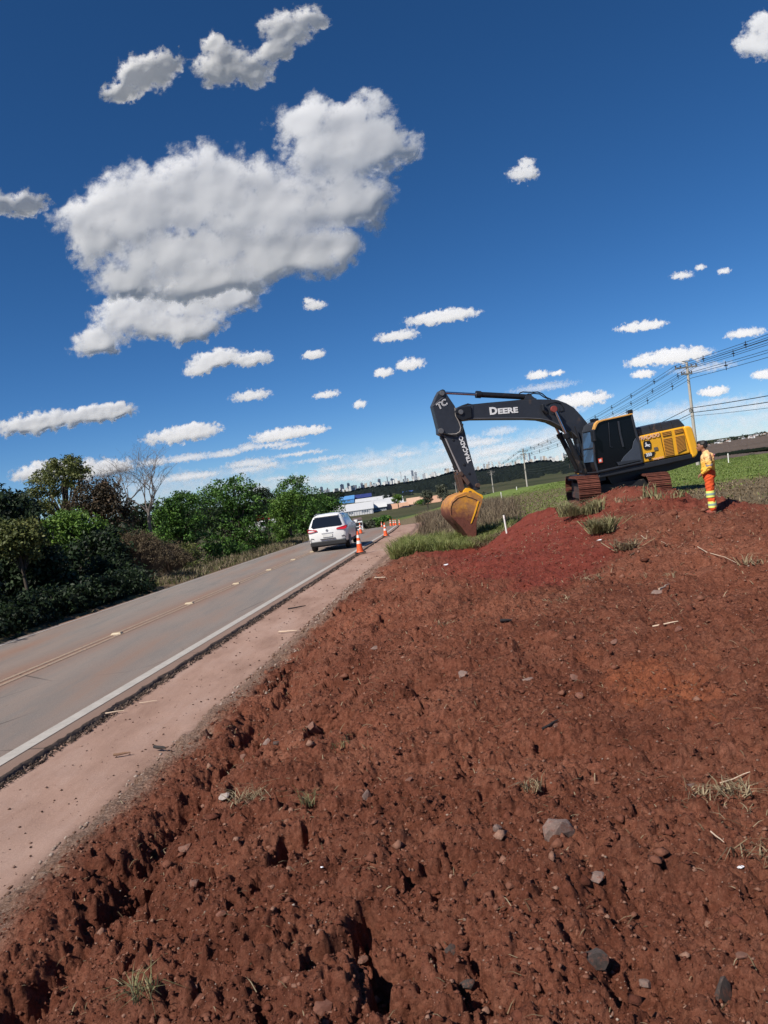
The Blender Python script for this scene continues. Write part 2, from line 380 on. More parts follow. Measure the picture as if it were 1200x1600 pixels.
def dirt_detail(x, y, r):
    """heights of clods, hollows and crumbs; r is the distance from where fine detail is wanted"""
    wx = x + .08 * fbm(x * 3.1, y * 3.1, 4, 31, .5); wy = y + .08 * fbm(x * 3.1, y * 3.1, 4, 41, .5)
    near = 1 - ss(r, 6, 16); mid = 1 - ss(r, 12, 26)
    red = ss(sdist(x, y, REDP), -.2, .8); calm = 1 - .6 * red
    bo = 1 + .9 * ss(r, 5, 16); calm = calm * bo
    z = .085 * bo * fbm(x / 1.9, y / 1.9, 4, 51) * (1 - .4 * red)
    l1, i1 = lumps(wx, wy, .62, 61, .45, .28, .62, .7, .3); l2, i2 = lumps(wx, wy, .27, 71, .55, .25, .60, .5, .6)
    l3, i3 = lumps(wx + .3 * (wx - x), wy, .125, 81, .65, .2, .6, .45, .8); l4, i4 = lumps(x, y, .055, 91, .85, .22, .6, .42, .8); l5, i5 = lumps(x, y, .026, 99, .9, .22, .6, .42, .8)
    left = 1 - ss(x + .10 * y, -.4, 1.6)                       # the roadside part is the roughest
    g = .45 + .75 * left
    z = z + .115 * l1 * calm * g + .085 * l2 * calm * (.45 + .55 * g) + .070 * l3 * (.4 + .6 * calm) + .046 * l4 * (.4 + .6 * mid) + .024 * l5 * near
    hol = vnoise(x * 2.3 + .5 * vnoise(x * 5, y * 5, 8), y * 1.25, 101); z = z - .20 * ss(hol, .40, .60) * calm * (.15 + .85 * left)
    hol2 = vnoise(x * 5.6, y * 4.0, 104) + .25 * vnoise(x * 17, y * 17, 5); z = z - .055 * ss(hol2, .40, .56) * calm * g; rdg = 1 - np.abs(fbm(wx * 6, wy * 6, 4, 107, .62)) * 2; z = z + .010 * np.clip(rdg, -1, 1) * (1 - .6 * red)
    z = z + .014 * (fbm(x * 9, y * 9, 4, 111, .55)) * (1 - .4 * red) + .0035 * near * fbm(x * 45, y * 45, 3, 121, .6)
    idv = np.where(l3 > .28, i3, np.where(l2 > .25, i2, .5)); idv = .55 * idv + .45 * i4
    return z, idv
def zone_red(x, y):
    a = sdist(x, y, REDP); n = fbm(x * .8, y * .8, 4, 131)
    b = .85 * np.exp(-((x - 7.6) / 3.4) ** 2 - ((y - 20.5) / 5.5) ** 2)
    return np.clip(np.maximum(ss(a + .45 * n, -.35, .55), ss(b + .2 * n, .35, .9) * .7), 0, 1)
REDP = [(1.1, 11.0), (2.0, 9.6), (2.9, 10.2), (4.4, 15), (5.5, 19), (6.6, 22.5), (7.4, 27), (3.5, 29), (.9, 26), (.9, 20), (1.0, 14)]
def mat_dirt():
    m, nt, b = nodes('turned_red_soil'); p = pos(nt)
    idv = attr(nt, 'clod').outputs['Fac']; red = attr(nt, 'red').outputs['Fac']; ora = attr(nt, 'orange').outputs['Fac']; gr = attr(nt, 'gravel').outputs['Fac']
    brown = ramp(nt, mixc(nt, .55, noise(nt, 1.4, 7, .72, p), noise(nt, 24, 5, .75, p)), [(.30, (.085, .029, .017)), (.46, (.180, .063, .038)), (.60, (.265, .110, .070)), (.76, (.37, .20, .135))])
    rd = ramp(nt, mixc(nt, .5, noise(nt, 2.2, 6, .7, p), noise(nt, 30, 4, .7, p)), [(.32, (.125, .028, .020)), (.5, (.205, .046, .032)), (.7, (.27, .080, .055))])
    og = ramp(nt, noise(nt, 9, 6, .75, p), [(.3, (.20, .058, .030)), (.6, (.31, .105, .052)), (.8, (.38, .17, .095))])
    gv = ramp(nt, noise(nt, 55, 5, .8, p), [(.3, (.12, .070, .050)), (.52, (.24, .15, .11)), (.7, (.46, .37, .31))])
    brown = mixc(nt, .8, brown, ramp(nt, noise(nt, .33, 4, .6, p), [(.35, (.70, .66, .66)), (.65, (1.18, 1.16, 1.12))]), 'MULTIPLY')
    out = mixc(nt, red, brown, rd); out = mixc(nt, ora, out, og); out = mixc(nt, gr, out, gv)
    out = mixc(nt, .8, out, ramp(nt, idv, [(0, (.62, .58, .56)), (.5, (1, 1, 1)), (.92, (1.22, 1.22, 1.24)), (1, (1.7, 1.8, 1.9))]), 'MULTIPLY')
    out = mixc(nt, .5, out, ramp(nt, noise(nt, 140, 3, .8, p), [(.32, (.50, .46, .44)), (.68, (1.6, 1.62, 1.65))]), 'MULTIPLY')
    nt.links.new(out, b.inputs['Base Color']); b.inputs['Roughness'].default_value = 1; b.inputs['Specular IOR Level'].default_value = .12
    vo = N(nt, 'ShaderNodeTexVoronoi'); vo.inputs['Scale'].default_value = 34; nt.links.new(p, vo.inputs['Vector']); vo2 = N(nt, 'ShaderNodeTexVoronoi'); vo2.inputs['Scale'].default_value = 11; nt.links.new(p, vo2.inputs['Vector'])
    h = mixc(nt, .5, noise(nt, 75, 5, .8, p), noise(nt, 260, 3, .8, p)); h = mth(nt, 'SUBTRACT', mth(nt, 'SUBTRACT', h, mth(nt, 'MULTIPLY', vo.outputs['Distance'], .9)), mth(nt, 'MULTIPLY', vo2.outputs['Distance'], 1.2)); bump(nt, b, h, .022, 1.0); return m
def dirt_height(X, Y):
    A = np.hypot(X, Y); sd = sdist(X, Y, DIRT) + .10 * fbm(X * 1.7, Y * 1.7, 4, 141) + .05 * fbm(X * 9, Y * 9, 3, 151)
    z = dirt_macro(X, Y); dz, idv = dirt_detail(X, Y, A); k = ss(sd, -.05, .55); z = z + dz * (.30 + .70 * k)
    tr = np.exp(-((sd - .42 - .12 * vnoise(Y * 1.1, X * 0, 6)) / .16) ** 2) * (1 - ss(Y, 7, 11)) * ss(vnoise(Y * 1.3, Y * 0, 77), -.5, .1); z = z - .30 * tr
    base = land(X, Y); kb = ss(sd, -.35, .75); z = z * kb + (base + .02 + .95 * dz * ss(sd, -.35, .1)) * (1 - kb); z = z - .6 * (1 - ss(sd, -.5, -.32))
    return z, idv, sd
def build_dirt():
    r0, r1 = 1.0, 34.0
    rs = [r0]
    while rs[-1] < r1: rs.append(rs[-1] + (.0056 * (rs[-1] / 2.2) ** 1.7 if rs[-1] > 1.9 else .012))
    rs = np.array(rs)
    th = np.radians(np.concatenate([np.linspace(-60, -38, 50), np.linspace(-38, 37, 780)[1:], np.linspace(37, 60, 50)[1:]]))
    A, B = np.meshgrid(rs, th, indexing='ij'); X = A * np.sin(B); Y = A * np.cos(B)
    z, idv, sd = dirt_height(X, Y); keep = sd > -.55
    d = X - x_line(Y)
    red = zone_red(X, Y); oc = hit(1015, 1068); ora = ss(np.exp(-((X - oc.x) / .62) ** 2 - ((Y - oc.y) / 1.25) ** 2) + .35 * fbm(X * 2, Y * 2, 4, 161), .50, 1.0)
    gr = (1 - ss(sd, -.28, .06)) * (d < 4)
    F = grid_faces(*A.shape); kv = keep.ravel(); F = F[kv[F].any(1)]
    used = np.zeros(kv.size, bool); used[F.ravel()] = True; mp = np.cumsum(used) - 1
    V = np.stack([X, Y, z], -1).reshape(-1, 3)[used]
    me = np_mesh('dirt_mound', V, mp[F], dict(clod=idv.ravel()[used], red=red.ravel()[used], orange=ora.ravel()[used], gravel=gr.ravel()[used]), True)
    tag(link('dirt_mound', me, mat_dirt()), kind='structure'); print('dirt', len(V))
build_dirt()
def dz(x, y):
    """height of the finished dirt at points"""
    x = np.asarray(x, float); y = np.asarray(y, float); z, _, s = dirt_height(x, y)
    return np.where(s > -.3, z, land(x, y))
def dhit(px, py):
    d = rays(px, py); d = d / d[1]; h0 = hit(px, py); ys = np.linspace(max(1.2, h0.y * .72), h0.y * 1.15, 1500)
    z = EYE + d[2] * ys; g = dz(d[0] * ys, ys); i = int(np.argmax(z < g))
    if not (z < g).any(): return h0
    return Vector((d[0] * ys[i], ys[i], float(g[i])))
# ------------------------------------------------------------------ clouds: real bodies at their own height, lit by the sun
def mat_cloud():
    m = bpy.data.materials.new('cloud_vapour'); m.use_nodes = True; nt = m.node_tree; nt.nodes.clear(); L = nt.links.new
    o = N(nt, 'ShaderNodeOutputMaterial'); d = N(nt, 'ShaderNodeBsdfDiffuse'); t = N(nt, 'ShaderNodeBsdfTranslucent'); tr = N(nt, 'ShaderNodeBsdfTransparent')
    gn = N(nt, 'ShaderNodeNewGeometry'); sc1 = N(nt, 'ShaderNodeVectorMath', operation='SCALE'); sc1.inputs[3].default_value = .62; L(gn.outputs['Normal'], sc1.inputs[0]); ad = N(nt, 'ShaderNodeVectorMath', operation='ADD'); L(sc1.outputs[0], ad.inputs[0]); ad.inputs[1].default_value = (-.42, -.46, .60); nm = N(nt, 'ShaderNodeVectorMath', operation='NORMALIZE'); L(ad.outputs[0], nm.inputs[0]); L(nm.outputs[0], d.inputs['Normal'])   # normals bent sunward to brighten, in place of light scattered by droplets
    d.inputs[0].default_value = (.94, .94, .95, 1); t.inputs[0].default_value = (.97, .97, .98, 1)
    a = N(nt, 'ShaderNodeMixShader'); a.inputs[0].default_value = .52; L(d.outputs[0], a.inputs[1]); L(t.outputs[0], a.inputs[2])
    f = attr(nt, 'vapour').outputs['Fac']; sz = attr(nt, 'grain').outputs['Vector']
    n = mth(nt, 'SUBTRACT', noise(nt, 1.0, 6, .68, sz), .5)
    al = smooth(nt, mth(nt, 'ADD', f, mth(nt, 'MULTIPLY', n, mth(nt, 'SUBTRACT', 1.2, mth(nt, 'MULTIPLY', smooth(nt, f, .25, .7), 1.1)))), .0, .72)
    al = mth(nt, 'MULTIPLY', al, smooth(nt, f, .0, .05))
    al = mth(nt, 'MULTIPLY', al, attr(nt, 'thick').outputs['Fac'])
    x = N(nt, 'ShaderNodeMixShader'); L(al, x.inputs[0]); L(tr.outputs[0], x.inputs[1]); L(a.outputs[0], x.inputs[2]); L(x.outputs[0], o.inputs[0]); return m
M_CLOUD = mat_cloud()
CR, SR = math.cos(ROLL), math.sin(ROLL)
def unroll(px, py):
    u = px - 600.; v = 800. - py; r = -ROLL
    return u * math.cos(r) + v * math.sin(r), -u * math.sin(r) + v * math.cos(r) - 43
def reroll(U, V):
    V = V + 43; r = -ROLL; u = U * math.cos(r) - V * math.sin(r); v = U * math.sin(r) + V * math.cos(r)
    return 600 + u, 800 - v
def cloud(name, blobs, label=None, kind=None, D=None, step=None, thick=1.0, soft=1.0, alt=1300., relief=1.0, group=None, seed=0, gk=1.0):
    """blobs: ellipses (x, y, rx, ry) as seen; the body is built in metres on a plane square to the sight line"""
    B = []
    for b in blobs:
        U, V = unroll(b[0], b[1]); B.append((U, V, b[2], b[3]))
    B = np.array(B, float); U0, U1 = (B[:, 0] - B[:, 2] * 1.45).min(), (B[:, 0] + B[:, 2] * 1.45).max(); V0, V1 = (B[:, 1] - B[:, 3] * 1.6).min(), (B[:, 1] + B[:, 3] * 1.6).max()
    Vm = max(6, (B[:, 1]).mean()); D = D or min(alt * 1200 / Vm, 15000.)
    size = max(U1 - U0, V1 - V0); st = step or max(1.6, size / 210)
    us = np.arange(U0, U1, st); vs = np.arange(V0, V1, st); Ug, Vg = np.meshgrid(us, vs)
    med = float(np.median(np.minimum(B[:, 2], B[:, 3]))); w1 = 1.0 * med
    du = .32 * med * fbm(Ug / w1, Vg / w1, 5, 201 + seed, .6); dv = .32 * med * fbm(Ug / w1 + 31, Vg / w1, 5, 211 + seed, .6)
    Uw, Vw = Ug + du, Vg + dv; S = np.zeros_like(Ug); Hs = np.zeros_like(Ug)
    for (a, b, rx, ry) in B:
        yy = (Vw - b); ry_ = np.where(yy < 0, ry * .8, ry)
        q = ((Uw - a) / rx) ** 2 + (yy / ry_) ** 2; f = np.clip(1.15 - q, 0, None)
        S = np.maximum(S, f); Hs = np.maximum(Hs, min(rx, ry) * np.sqrt(np.clip(1.15 - q, 0, 1)))
    n = fbm(Ug / (med * .5), Vg / (med * .5), 6, 221 + seed, .6)
    F = S + .22 * n * (S > 0) * ss(S, 0, .15)
    bil = lambda s, sd_: fbm(Ug / s, Vg / s, 2, sd_ + seed)
    S_ = S
    for q_ in range(12):
        r_ = max(1, int(med / st * .15)); Hs = (Hs + np.roll(Hs, r_, 0) + np.roll(Hs, -r_, 0) + np.roll(Hs, r_, 1) + np.roll(Hs, -r_, 1)) / 5; S_ = (S_ + np.roll(S_, r_, 0) + np.roll(S_, -r_, 0) + np.roll(S_, r_, 1) + np.roll(S_, -r_, 1)) / 5
    H = (Hs / med) ** .6 * med * ss(S_, 0, .9) + med * (.20 * bil(med * 1.3, 231) + .022 * bil(med * .5, 241) + .006 * bil(med * .2, 251)) * ss(S_, .05, .7)
    k = D / 1200. * .9
    c = np.array([np.mean([U0, U1]), np.mean([V0, V1])]); cpx = reroll(c[0], c[1]); dr = rays(*cpx); dr = dr / np.linalg.norm(dr)
    C0 = dr * D * math.sqrt(1 + (c[0] ** 2 + c[1] ** 2) / 1200. ** 2); nrm = -dr
    gx, gy = reroll(Ug, Vg); rr = rays(gx, gy); t = (C0 @ nrm) / (rr @ nrm); Pp = rr * t[..., None]
    front = Pp + nrm * (H * k * .13 * relief)[..., None]; back = Pp - nrm * (1.0 * H * k * relief + 2)[..., None]
    nr, nc = Ug.shape; V = np.concatenate([front.reshape(-1, 3), back.reshape(-1, 3)]) + np.array([0, 0, EYE]); Fc = grid_faces(nr, nc)
    ok = (F.ravel() > -.02) & (S.ravel() > 0); Fk = Fc[ok[Fc].any(1)]; F2 = np.concatenate([Fk, Fk[:, ::-1] + nr * nc])
    soft = soft * (1.35 if seed <= 6 else 1.1); fv = np.concatenate([F.ravel(), F.ravel() * .7]) / soft; sc_ = gk / (med * .34)
    g = np.stack([Ug * sc_ + seed * 7.7, Vg * sc_, Ug * 0], -1).reshape(-1, 3); g = np.concatenate([g, g + 5])
    used = np.zeros(len(V), bool); used[F2.ravel()] = True; mp = np.cumsum(used) - 1
    Vc = V[used]; o0 = Vc.mean(0); me = np_mesh(name, Vc - o0, mp[F2], dict(vapour=fv[used], grain=g[used], thick=np.full(used.sum(), thick)), True)
    o = link(name, me, M_CLOUD); o.location = o0
    if kind: tag(o, label, None, None, kind)
    else: tag(o, label, 'cloud', group)
    return o
G1 = 'cumulus clouds in the sky'
cloud('cloud', [(150, 345, 68, 52), (215, 330, 95, 80), (320, 305, 110, 88), (420, 330, 120, 90), (480, 195, 62, 42), (530, 240, 90, 85), (590, 232, 66, 60), (555, 175, 66, 32), (540, 320, 82, 60),
  (300, 400, 160, 60), (450, 400, 125, 48), (525, 394, 52, 24), (200, 440, 60, 34), (330, 440, 110, 36), (150, 375, 60, 50)], 'biggest cumulus cloud, a broad white mass filling the upper left sky', seed=1, thick=1)
cloud('cloud', [(285, 470, 130, 42), (205, 492, 66, 42), (352, 464, 70, 38), (270, 510, 96, 28), (155, 536, 50, 28), (300, 522, 44, 18)], 'long white cloud tucked directly under the biggest cumulus', seed=2)
cloud('cloud', [(228, 118, 52, 38), (262, 100, 28, 26), (192, 145, 34, 22)], 'round ragged cloud alone near the top left of the sky', seed=3)
cloud('cloud', [(352, 105, 52, 38), (395, 115, 36, 30), (335, 72, 26, 20), (448, 50, 46, 36), (482, 32, 34, 26), (430, 80, 30, 26)], 'lumpy two-headed white cloud cut close to the top edge', seed=4)
cloud('cloud', [(1185, 70, 42, 30), (1198, 42, 40, 24)], 'small ragged cloud leaving the frame at the upper right corner', seed=5)
cloud('cloud', [(38, 322, 44, 24), (-5, 322, 40, 24)], 'white cloud on the left edge beside the biggest cumulus', seed=6)
cloud('cloud', [(818, 272, 27, 17), (824, 255, 14, 11)], 'tiny lone puff in the empty blue above the excavator boom', seed=7, soft=1.3)
cloud('cloud', [(492, 478, 19, 9), (482, 470, 10, 6)], 'tiny curled cloudlet right of the big cloud base', seed=8, soft=1.2)
cloud('cloud', [(340, 562, 50, 18), (395, 562, 34, 14), (310, 578, 26, 12)], 'flat broken cloud just below the big white pair', seed=9)
cloud('cloud', [(690, 496, 62, 13), (712, 492, 40, 11)], 'long flat-bottomed cloud in mid sky above the boom tip', seed=10)
cloud('cloud', [(620, 526, 38, 10)], 'slim grey-white cloud just under and left of the long mid-sky one', seed=11, soft=1.2)
cloud('cloud', [(640, 570, 25, 11)], 'small oval cloud, right one of the close pair in mid sky', seed=12)
cloud('cloud', [(599, 583, 16, 9)], 'small oval cloud, left one of the close pair in mid sky', seed=13)
cloud('cloud', [(490, 555, 20, 8)], 'small oval cloud between the big cloud and the close pair', seed=14)
cloud('cloud', [(392, 619, 36, 10)], 'thin torn cloud above the bright flat cloud over the trees', seed=15, soft=1.3)
cloud('cloud', [(510, 617, 23, 7)], 'thin pale cloudlet left of the stick top of the excavator', seed=16, soft=1.3)
cloud('cloud', [(562, 632, 13, 7)], 'tiniest round cloudlet in the middle of the sky', seed=17, soft=1.2)
cloud('cloud', [(60, 662, 82, 20), (150, 648, 64, 17), (185, 643, 30, 14)], 'long bright bank of cloud low at the left edge', seed=18)
cloud('cloud', [(285, 680, 68, 15), (300, 672, 50, 12)], 'bright flat cloud above the bare tree', seed=19)
cloud('cloud', [(440, 680, 52, 12), (480, 674, 36, 9)], 'bright flat cloud above the rounded green trees', seed=20)
cloud('cloud', [(75, 738, 62, 20), (150, 735, 70, 17)], 'low cloud rising behind the tall spreading tree', seed=21)
cloud('cloud', [(1002, 510, 44, 9)], 'flat thin cloud in the right sky above the pole', seed=22)
cloud('cloud', [(1050, 558, 68, 15), (1005, 566, 30, 10)], 'large flat cloud behind the head of the nearest power pole', seed=23)
cloud('cloud', [(1005, 585, 20, 8)], 'small puff right under the flat cloud beside the pole', seed=24)
cloud('cloud', [(841, 586, 20, 8), (870, 583, 14, 5)], 'small cloud above the bend of the excavator boom', seed=25, soft=1.1)
cloud('cloud', [(1066, 431, 20, 8), (1094, 418, 10, 6)], 'faint small cloud with a fragment at its upper right', seed=26, soft=1.5)
cloud('cloud', [(1131, 424, 12, 6)], 'faintest fleck of cloud right of the faint small one', seed=27, soft=1.5)
cloud('cloud', [(1165, 521, 36, 9)], 'thin cloud crossed by the wires at the right edge', seed=28, soft=1.3)
cloud('cloud', [(905, 626, 56, 13), (880, 632, 40, 10)], 'cloud directly behind the elbow of the excavator boom', seed=29)
cloud('cloud', [(1115, 612, 26, 9)], 'small bright cloud behind the lower cables right of the pole', seed=30)
cloud('cloud', [(1192, 586, 20, 9)], 'small cloud at the right edge between two cable runs', seed=31)
cloud('cloud', [(850, 605, 60, 8)], 'thin veil above the elbow of the boom', seed=32, soft=1.8, thick=.5); cloud('cloud', [(1100, 575, 60, 9)], 'thin veil behind the nearest pole', seed=33, soft=1.8, thick=.5)
rnd = random.Random(5)
for i, (x0, x1, y0, n, th_) in enumerate([(240, 480, 722, 11, .8), (360, 560, 745, 9, .55), (560, 780, 722, 12, .55), (700, 900, 690, 10, .5), (880, 1190, 640, 8, .35)]):
    bl = []
    for k in range(n):
        x = rnd.uniform(x0, x1); bl.append((x, y0 + rnd.uniform(-24, 16) - (x - (x0 + x1) / 2) * .137, rnd.uniform(22, 52), rnd.uniform(4, 9)))
    cloud('distant_cloud_band', bl, kind='stuff', D=17000 + 1500 * i, seed=40 + i, soft=1.7, thick=th_, relief=.6, gk=.5)
for i, (x0, x1, y0, n) in enumerate([(150, 520, 752, 14), (480, 900, 724, 16), (860, 1230, 668, 12)]):
    bl = [(x, y0 + rnd.uniform(-22, 22) - (x - (x0 + x1) / 2) * .137, rnd.uniform(70, 120), rnd.uniform(12, 22)) for x in [rnd.uniform(x0, x1) for _ in range(n)]]
    cloud('horizon_veil', bl, kind='stuff', D=24000 + 800 * i, seed=60 + i, soft=2.2, thick=.42, relief=.3, gk=.3)
# unseen cloud added out of frame so that its shade darkens the wooded ridge
for (cx, cy, rx, ry) in [(-850, 1560, 860, 480)]:
    us = np.linspace(-1, 1, 60); A, B = np.meshgrid(us, us); q = A * A + B * B; F = np.clip(1.1 - q, 0, 1) + .3 * fbm(A * 3, B * 3, 5, 300) * (q < 1.1)
    V = np.stack([cx + A * rx, cy + B * ry, 1480 + 170 * np.sqrt(np.clip(1 - q, 0, 1)) + 40 * fbm(A * 4, B * 4, 3, 301)], -1).reshape(-1, 3); V2 = V.copy(); V2[:, 2] = 1440 - 20 * np.clip(1 - q, 0, 1).ravel()
    me = np_mesh('cloud', np.concatenate([V, V2]), np.concatenate([grid_faces(60, 60), grid_faces(60, 60)[:, ::-1] + 3600]), dict(vapour=np.tile(F.ravel(), 2), thick=np.ones(7200), grain=np.concatenate([V, V2]) / 90), True)
    tag(link('cloud', me, M_CLOUD), 'added cumulus cloud above the top of the view, shading the wooded ridge', 'cloud', 'added clouds out of view')

# ------------------------------------------------------------------ far country
def mat_canopy(name, c0, c1, scale=.02):
    m, nt, b = nodes(name); p = pos(nt)
    out = ramp(nt, mixc(nt, .4, noise(nt, scale, 6, .7, p), noise(nt, scale * 9, 4, .7, p)), [(.35, c0), (.65, c1)])
    nt.links.new(out, b.inputs['Base Color']); b.inputs['Roughness'].default_value = .95; b.inputs['Specular IOR Level'].default_value = .1
    bump(nt, b, noise(nt, scale * 10, 5, .8, p), 3); return m
def ridge(name, pts, Y, depth, mat, rough=1.5, top_px=1.0, zb=-13.5, nrow=26, power=1.0, kind='structure'):
    """a wooded or cultivated rise whose skyline passes through the listed pixels at distance Y"""
    pts = sorted(pts); xs = np.linspace(pts[0][0], pts[-1][0], 420); ys = np.interp(xs, [p[0] for p in pts], [p[1] for p in pts])
    d = rays(xs, ys); d = d / d[:, 1:2]; X = d[:, 0] * Y; Z = EYE + d[:, 2] * Y; s = Y / 1200.
    rows = []
    for t in np.concatenate([np.linspace(0, 1, nrow), [1.08, 1.3, 1.8]]):
        yy = Y - depth * (1 - t); f = min(t, 1) ** power; z = zb + (Z - zb) * f; xx = X * yy / Y
        if t > 1: z = Z - (t - 1) * depth * .35; z = np.maximum(z, zb)
        r = rough * s * (fbm(xx / (7 * s), yy / (7 * s) + 0 * xx, 4, 401, .65)) + top_px * s * lumps(xx, yy + 0 * xx, 5 * s, 402, .8)[0] * 2.0
        rows.append(np.stack([xx, yy + 0 * xx, z + r * (t > .04)], -1))
    V = np.array(rows); me = np_mesh(name, V.reshape(-1, 3), grid_faces(V.shape[0], V.shape[1]), None, True)
    return tag(link(name, me, mat), kind=kind)
M_WOOD = mat_canopy('far_woodland', (.008, .013, .012), (.020, .028, .022))
ridge('wooded_hill', [(300, 800), (470, 781), (500, 774), (520, 770), (545, 770), (565, 764), (600, 759), (640, 754), (660, 750), (680, 746), (700, 739), (720, 737), (745, 736), (760, 733),
  (775, 731), (800, 728), (820, 724), (835, 722), (850, 720), (865, 721.5), (880, 722), (886, 716), (892, 711), (905, 709), (940, 708), (1000, 705)], 2600, 1930, M_WOOD, 1.6, 1.6, power=1.25, nrow=60)
TH = [(980, 712), (1060, 702), (1085, 695), (1110, 692), (1140, 687), (1170, 682), (1200, 677), (1260, 669), (1330, 660)]
ridge('town_hill', TH, 1900, 1450, mat_canopy('ploughed_slope', (.105, .078, .062), (.155, .12, .10), .01), .4, .2, power=.75)
ridge('dark_pasture', [(1176, 691.5), (1190, 690), (1200, 688.5), (1250, 683), (1330, 676)], 1500, 1000, mat_canopy('dark_pasture_grass', (.035, .045, .035), (.06, .07, .05), .01), .3, .2)
ridge('valley_field', [(690, 800), (735, 762), (752, 752.5), (800, 746), (850, 738), (900, 732), (960, 724)], 1500, 500, mat_canopy('dark_field', (.034, .038, .034), (.055, .058, .050), .01), .15, 0)  # dark grey-green field colour
ridge('valley_thicket', [(440, 812), (500, 790), (590, 786), (700, 774), (745, 764), (790, 757), (830, 752), (880, 746), (960, 738)], 900, 350, mat_canopy('thicket', (.012, .02, .016), (.03, .042, .03), .04), .8, .8)
ridge('hedge_line', [(985, 727), (1050, 719), (1090, 713.5), (1130, 710.5), (1160, 708), (1200, 704.5), (1250, 699), (1330, 690)], 420, 40, mat_canopy('hedge_leaves', (.010, .018, .010), (.028, .042, .02), .2), .9, 1.0, zb=-7)
ridge('valley_scrub', [(300, 850), (480, 812), (540, 803), (600, 795), (640, 790), (690, 784), (740, 778)], 560, 60, mat_canopy('scrub', (.03, .045, .018), (.09, .10, .045), .08), .8, 1.0, zb=-16, power=.4)

# city on the horizon
CITY = 6200.
tw_mats = [paint('tower_render_pale', (.62, .62, .62), .7), paint('tower_render_white', (.80, .80, .78), .7), paint('tower_grey', (.40, .42, .46), .7), paint('tower_dark_glass', (.20, .23, .29), .4), paint('tower_beige', (.50, .44, .38), .7)]
M_BAND = paint('tower_window_bands', (.14, .17, .21), .4)
def tower(px, top, base, w, mi, label, group=None, parts=True, Y=CITY, mast=0):
    a = P(px, top, Y); b0 = P(px, base + 4, Y); s = Y / 1200.; hw = w * s / 2; h = a.z - b0.z
    t = thing('office_tower' if h > 60 else 'city_block', label, 'building', (a.x, Y, b0.z), 0, group)
    dp = hw * rnd.uniform(.7, 1.1); MB().box(-hw, hw, -dp, dp, 0, h).build('wall', tw_mats[mi], t)
    if parts and w > 2.2:
        nb = max(3, int(h / 11)); me = MB().box(-hw * .86, hw * .86, -dp - 1.2, -dp + .5, -h / nb * .13, h / nb * .13).mesh('window_band')
        for i in range(nb): link('window_band', me, M_BAND, t).location = (0, 0, h * (i + .5) / nb)
        MB().box(-hw * .45, hw * .3, -dp * .5, dp * .5, h, h + .9 * s).build('roof_house', tw_mats[2], t)
    if mast: MB().tube([(0, 0, h), (0, 0, h + mast * s)], .25 * s, 5).build('mast', tw_mats[2], t)
TW = [(502, 761, 770, 4, 2, 'lone grey tower at the far left end of the skyline'), (534, 757, 769, 5.5, 2, 'broad grey tower left of a slimmer dark one on the left skyline'),
 (544, 755, 768, 4, 3, 'dark slim tower left of the blue factory roofs'), (552, 758, 765, 2, 4, 'thin beige tower just right of the dark slim one'),
 (565, 754.8, 761, 4, 2, 'stubby grey tower between the two left groups of the skyline'), (579, 753, 758, 4, 1, 'low white block at the left middle of the skyline'),
 (592, 748.6, 757, 4.6, 0, 'pale tower with a wide flat top at the left middle'), (604.4, 744, 754, 1.2, 3, 'needle thin dark tower in the left middle of the skyline'),
 (612, 748, 754, 4, 1, 'low bright white block right of the needle thin tower'), (618, 748.5, 753, 4, 0, 'low pale block beside the lattice mast'),
 (633, 744, 751, 2.6, 2, 'small grey tower left of the dark pair'), (643.7, 735, 745, 3.4, 3, 'taller one of the dark twin towers left of the stick'),
 (649, 737.6, 746, 3.6, 2, 'shorter one of the dark twin towers left of the stick'), (663, 739, 746, 2, 2, 'slender grey tower right of the dark twins'),
 (672, 741, 746, 2.4, 0, 'small pale tower left of the bucket cylinder'), (695.5, 732, 739, 2.4, 3, 'dark tower just left of the bucket cylinder'),
 (756, 725, 731, 2.4, 2, 'short grey tower right of the stick'), (763.3, 722, 732, 2.6, 0, 'left one of three pale towers above the farthest pole'),
 (768.5, 722, 732, 2.4, 1, 'middle one of three pale towers above the farthest pole'), (779.5, 721, 730, 3.6, 1, 'bright white broad tower right of the farthest pole'),
 (805, 721, 727, 2.2, 4, 'small beige tower left of the middle pole'), (818.8, 711, 725, 3, 2, 'grey tower half hidden by the middle pole'),
 (822.6, 709, 725, 1.8, 0, 'slim pale tower just right of the middle pole'), (826.8, 708, 724, 2.2, 3, 'tallest dark tower right of the middle pole'),
 (835.4, 712.7, 722, 2.7, 2, 'grey tower standing alone between two groups'), (853, 713.5, 722, 2.2, 1, 'thin white tower left of the square grey one'),
 (859.5, 713.5, 722, 3.8, 2, 'square grey tower with banded windows under the boom'), (866, 716, 722, 4, 1, 'white low block right of the square grey tower'),
 (871, 715, 722, 3, 1, 'second white low block, before the thin pair'), (878, 708, 718, 1.8, 1, 'thin white tower of the pair left of the excavator'), (880.6, 707.6, 718, 1.7, 3, 'thin dark tower of the pair left of the excavator')]
for t in TW: tower(t[0], t[1], t[2], t[3], t[4], t[5])
hx = [300, 470, 500, 545, 600, 640, 680, 700, 740, 800, 850, 880, 900]; hy = [800, 781, 771, 768, 758, 753, 745, 740, 736, 728, 720.5, 720, 716]
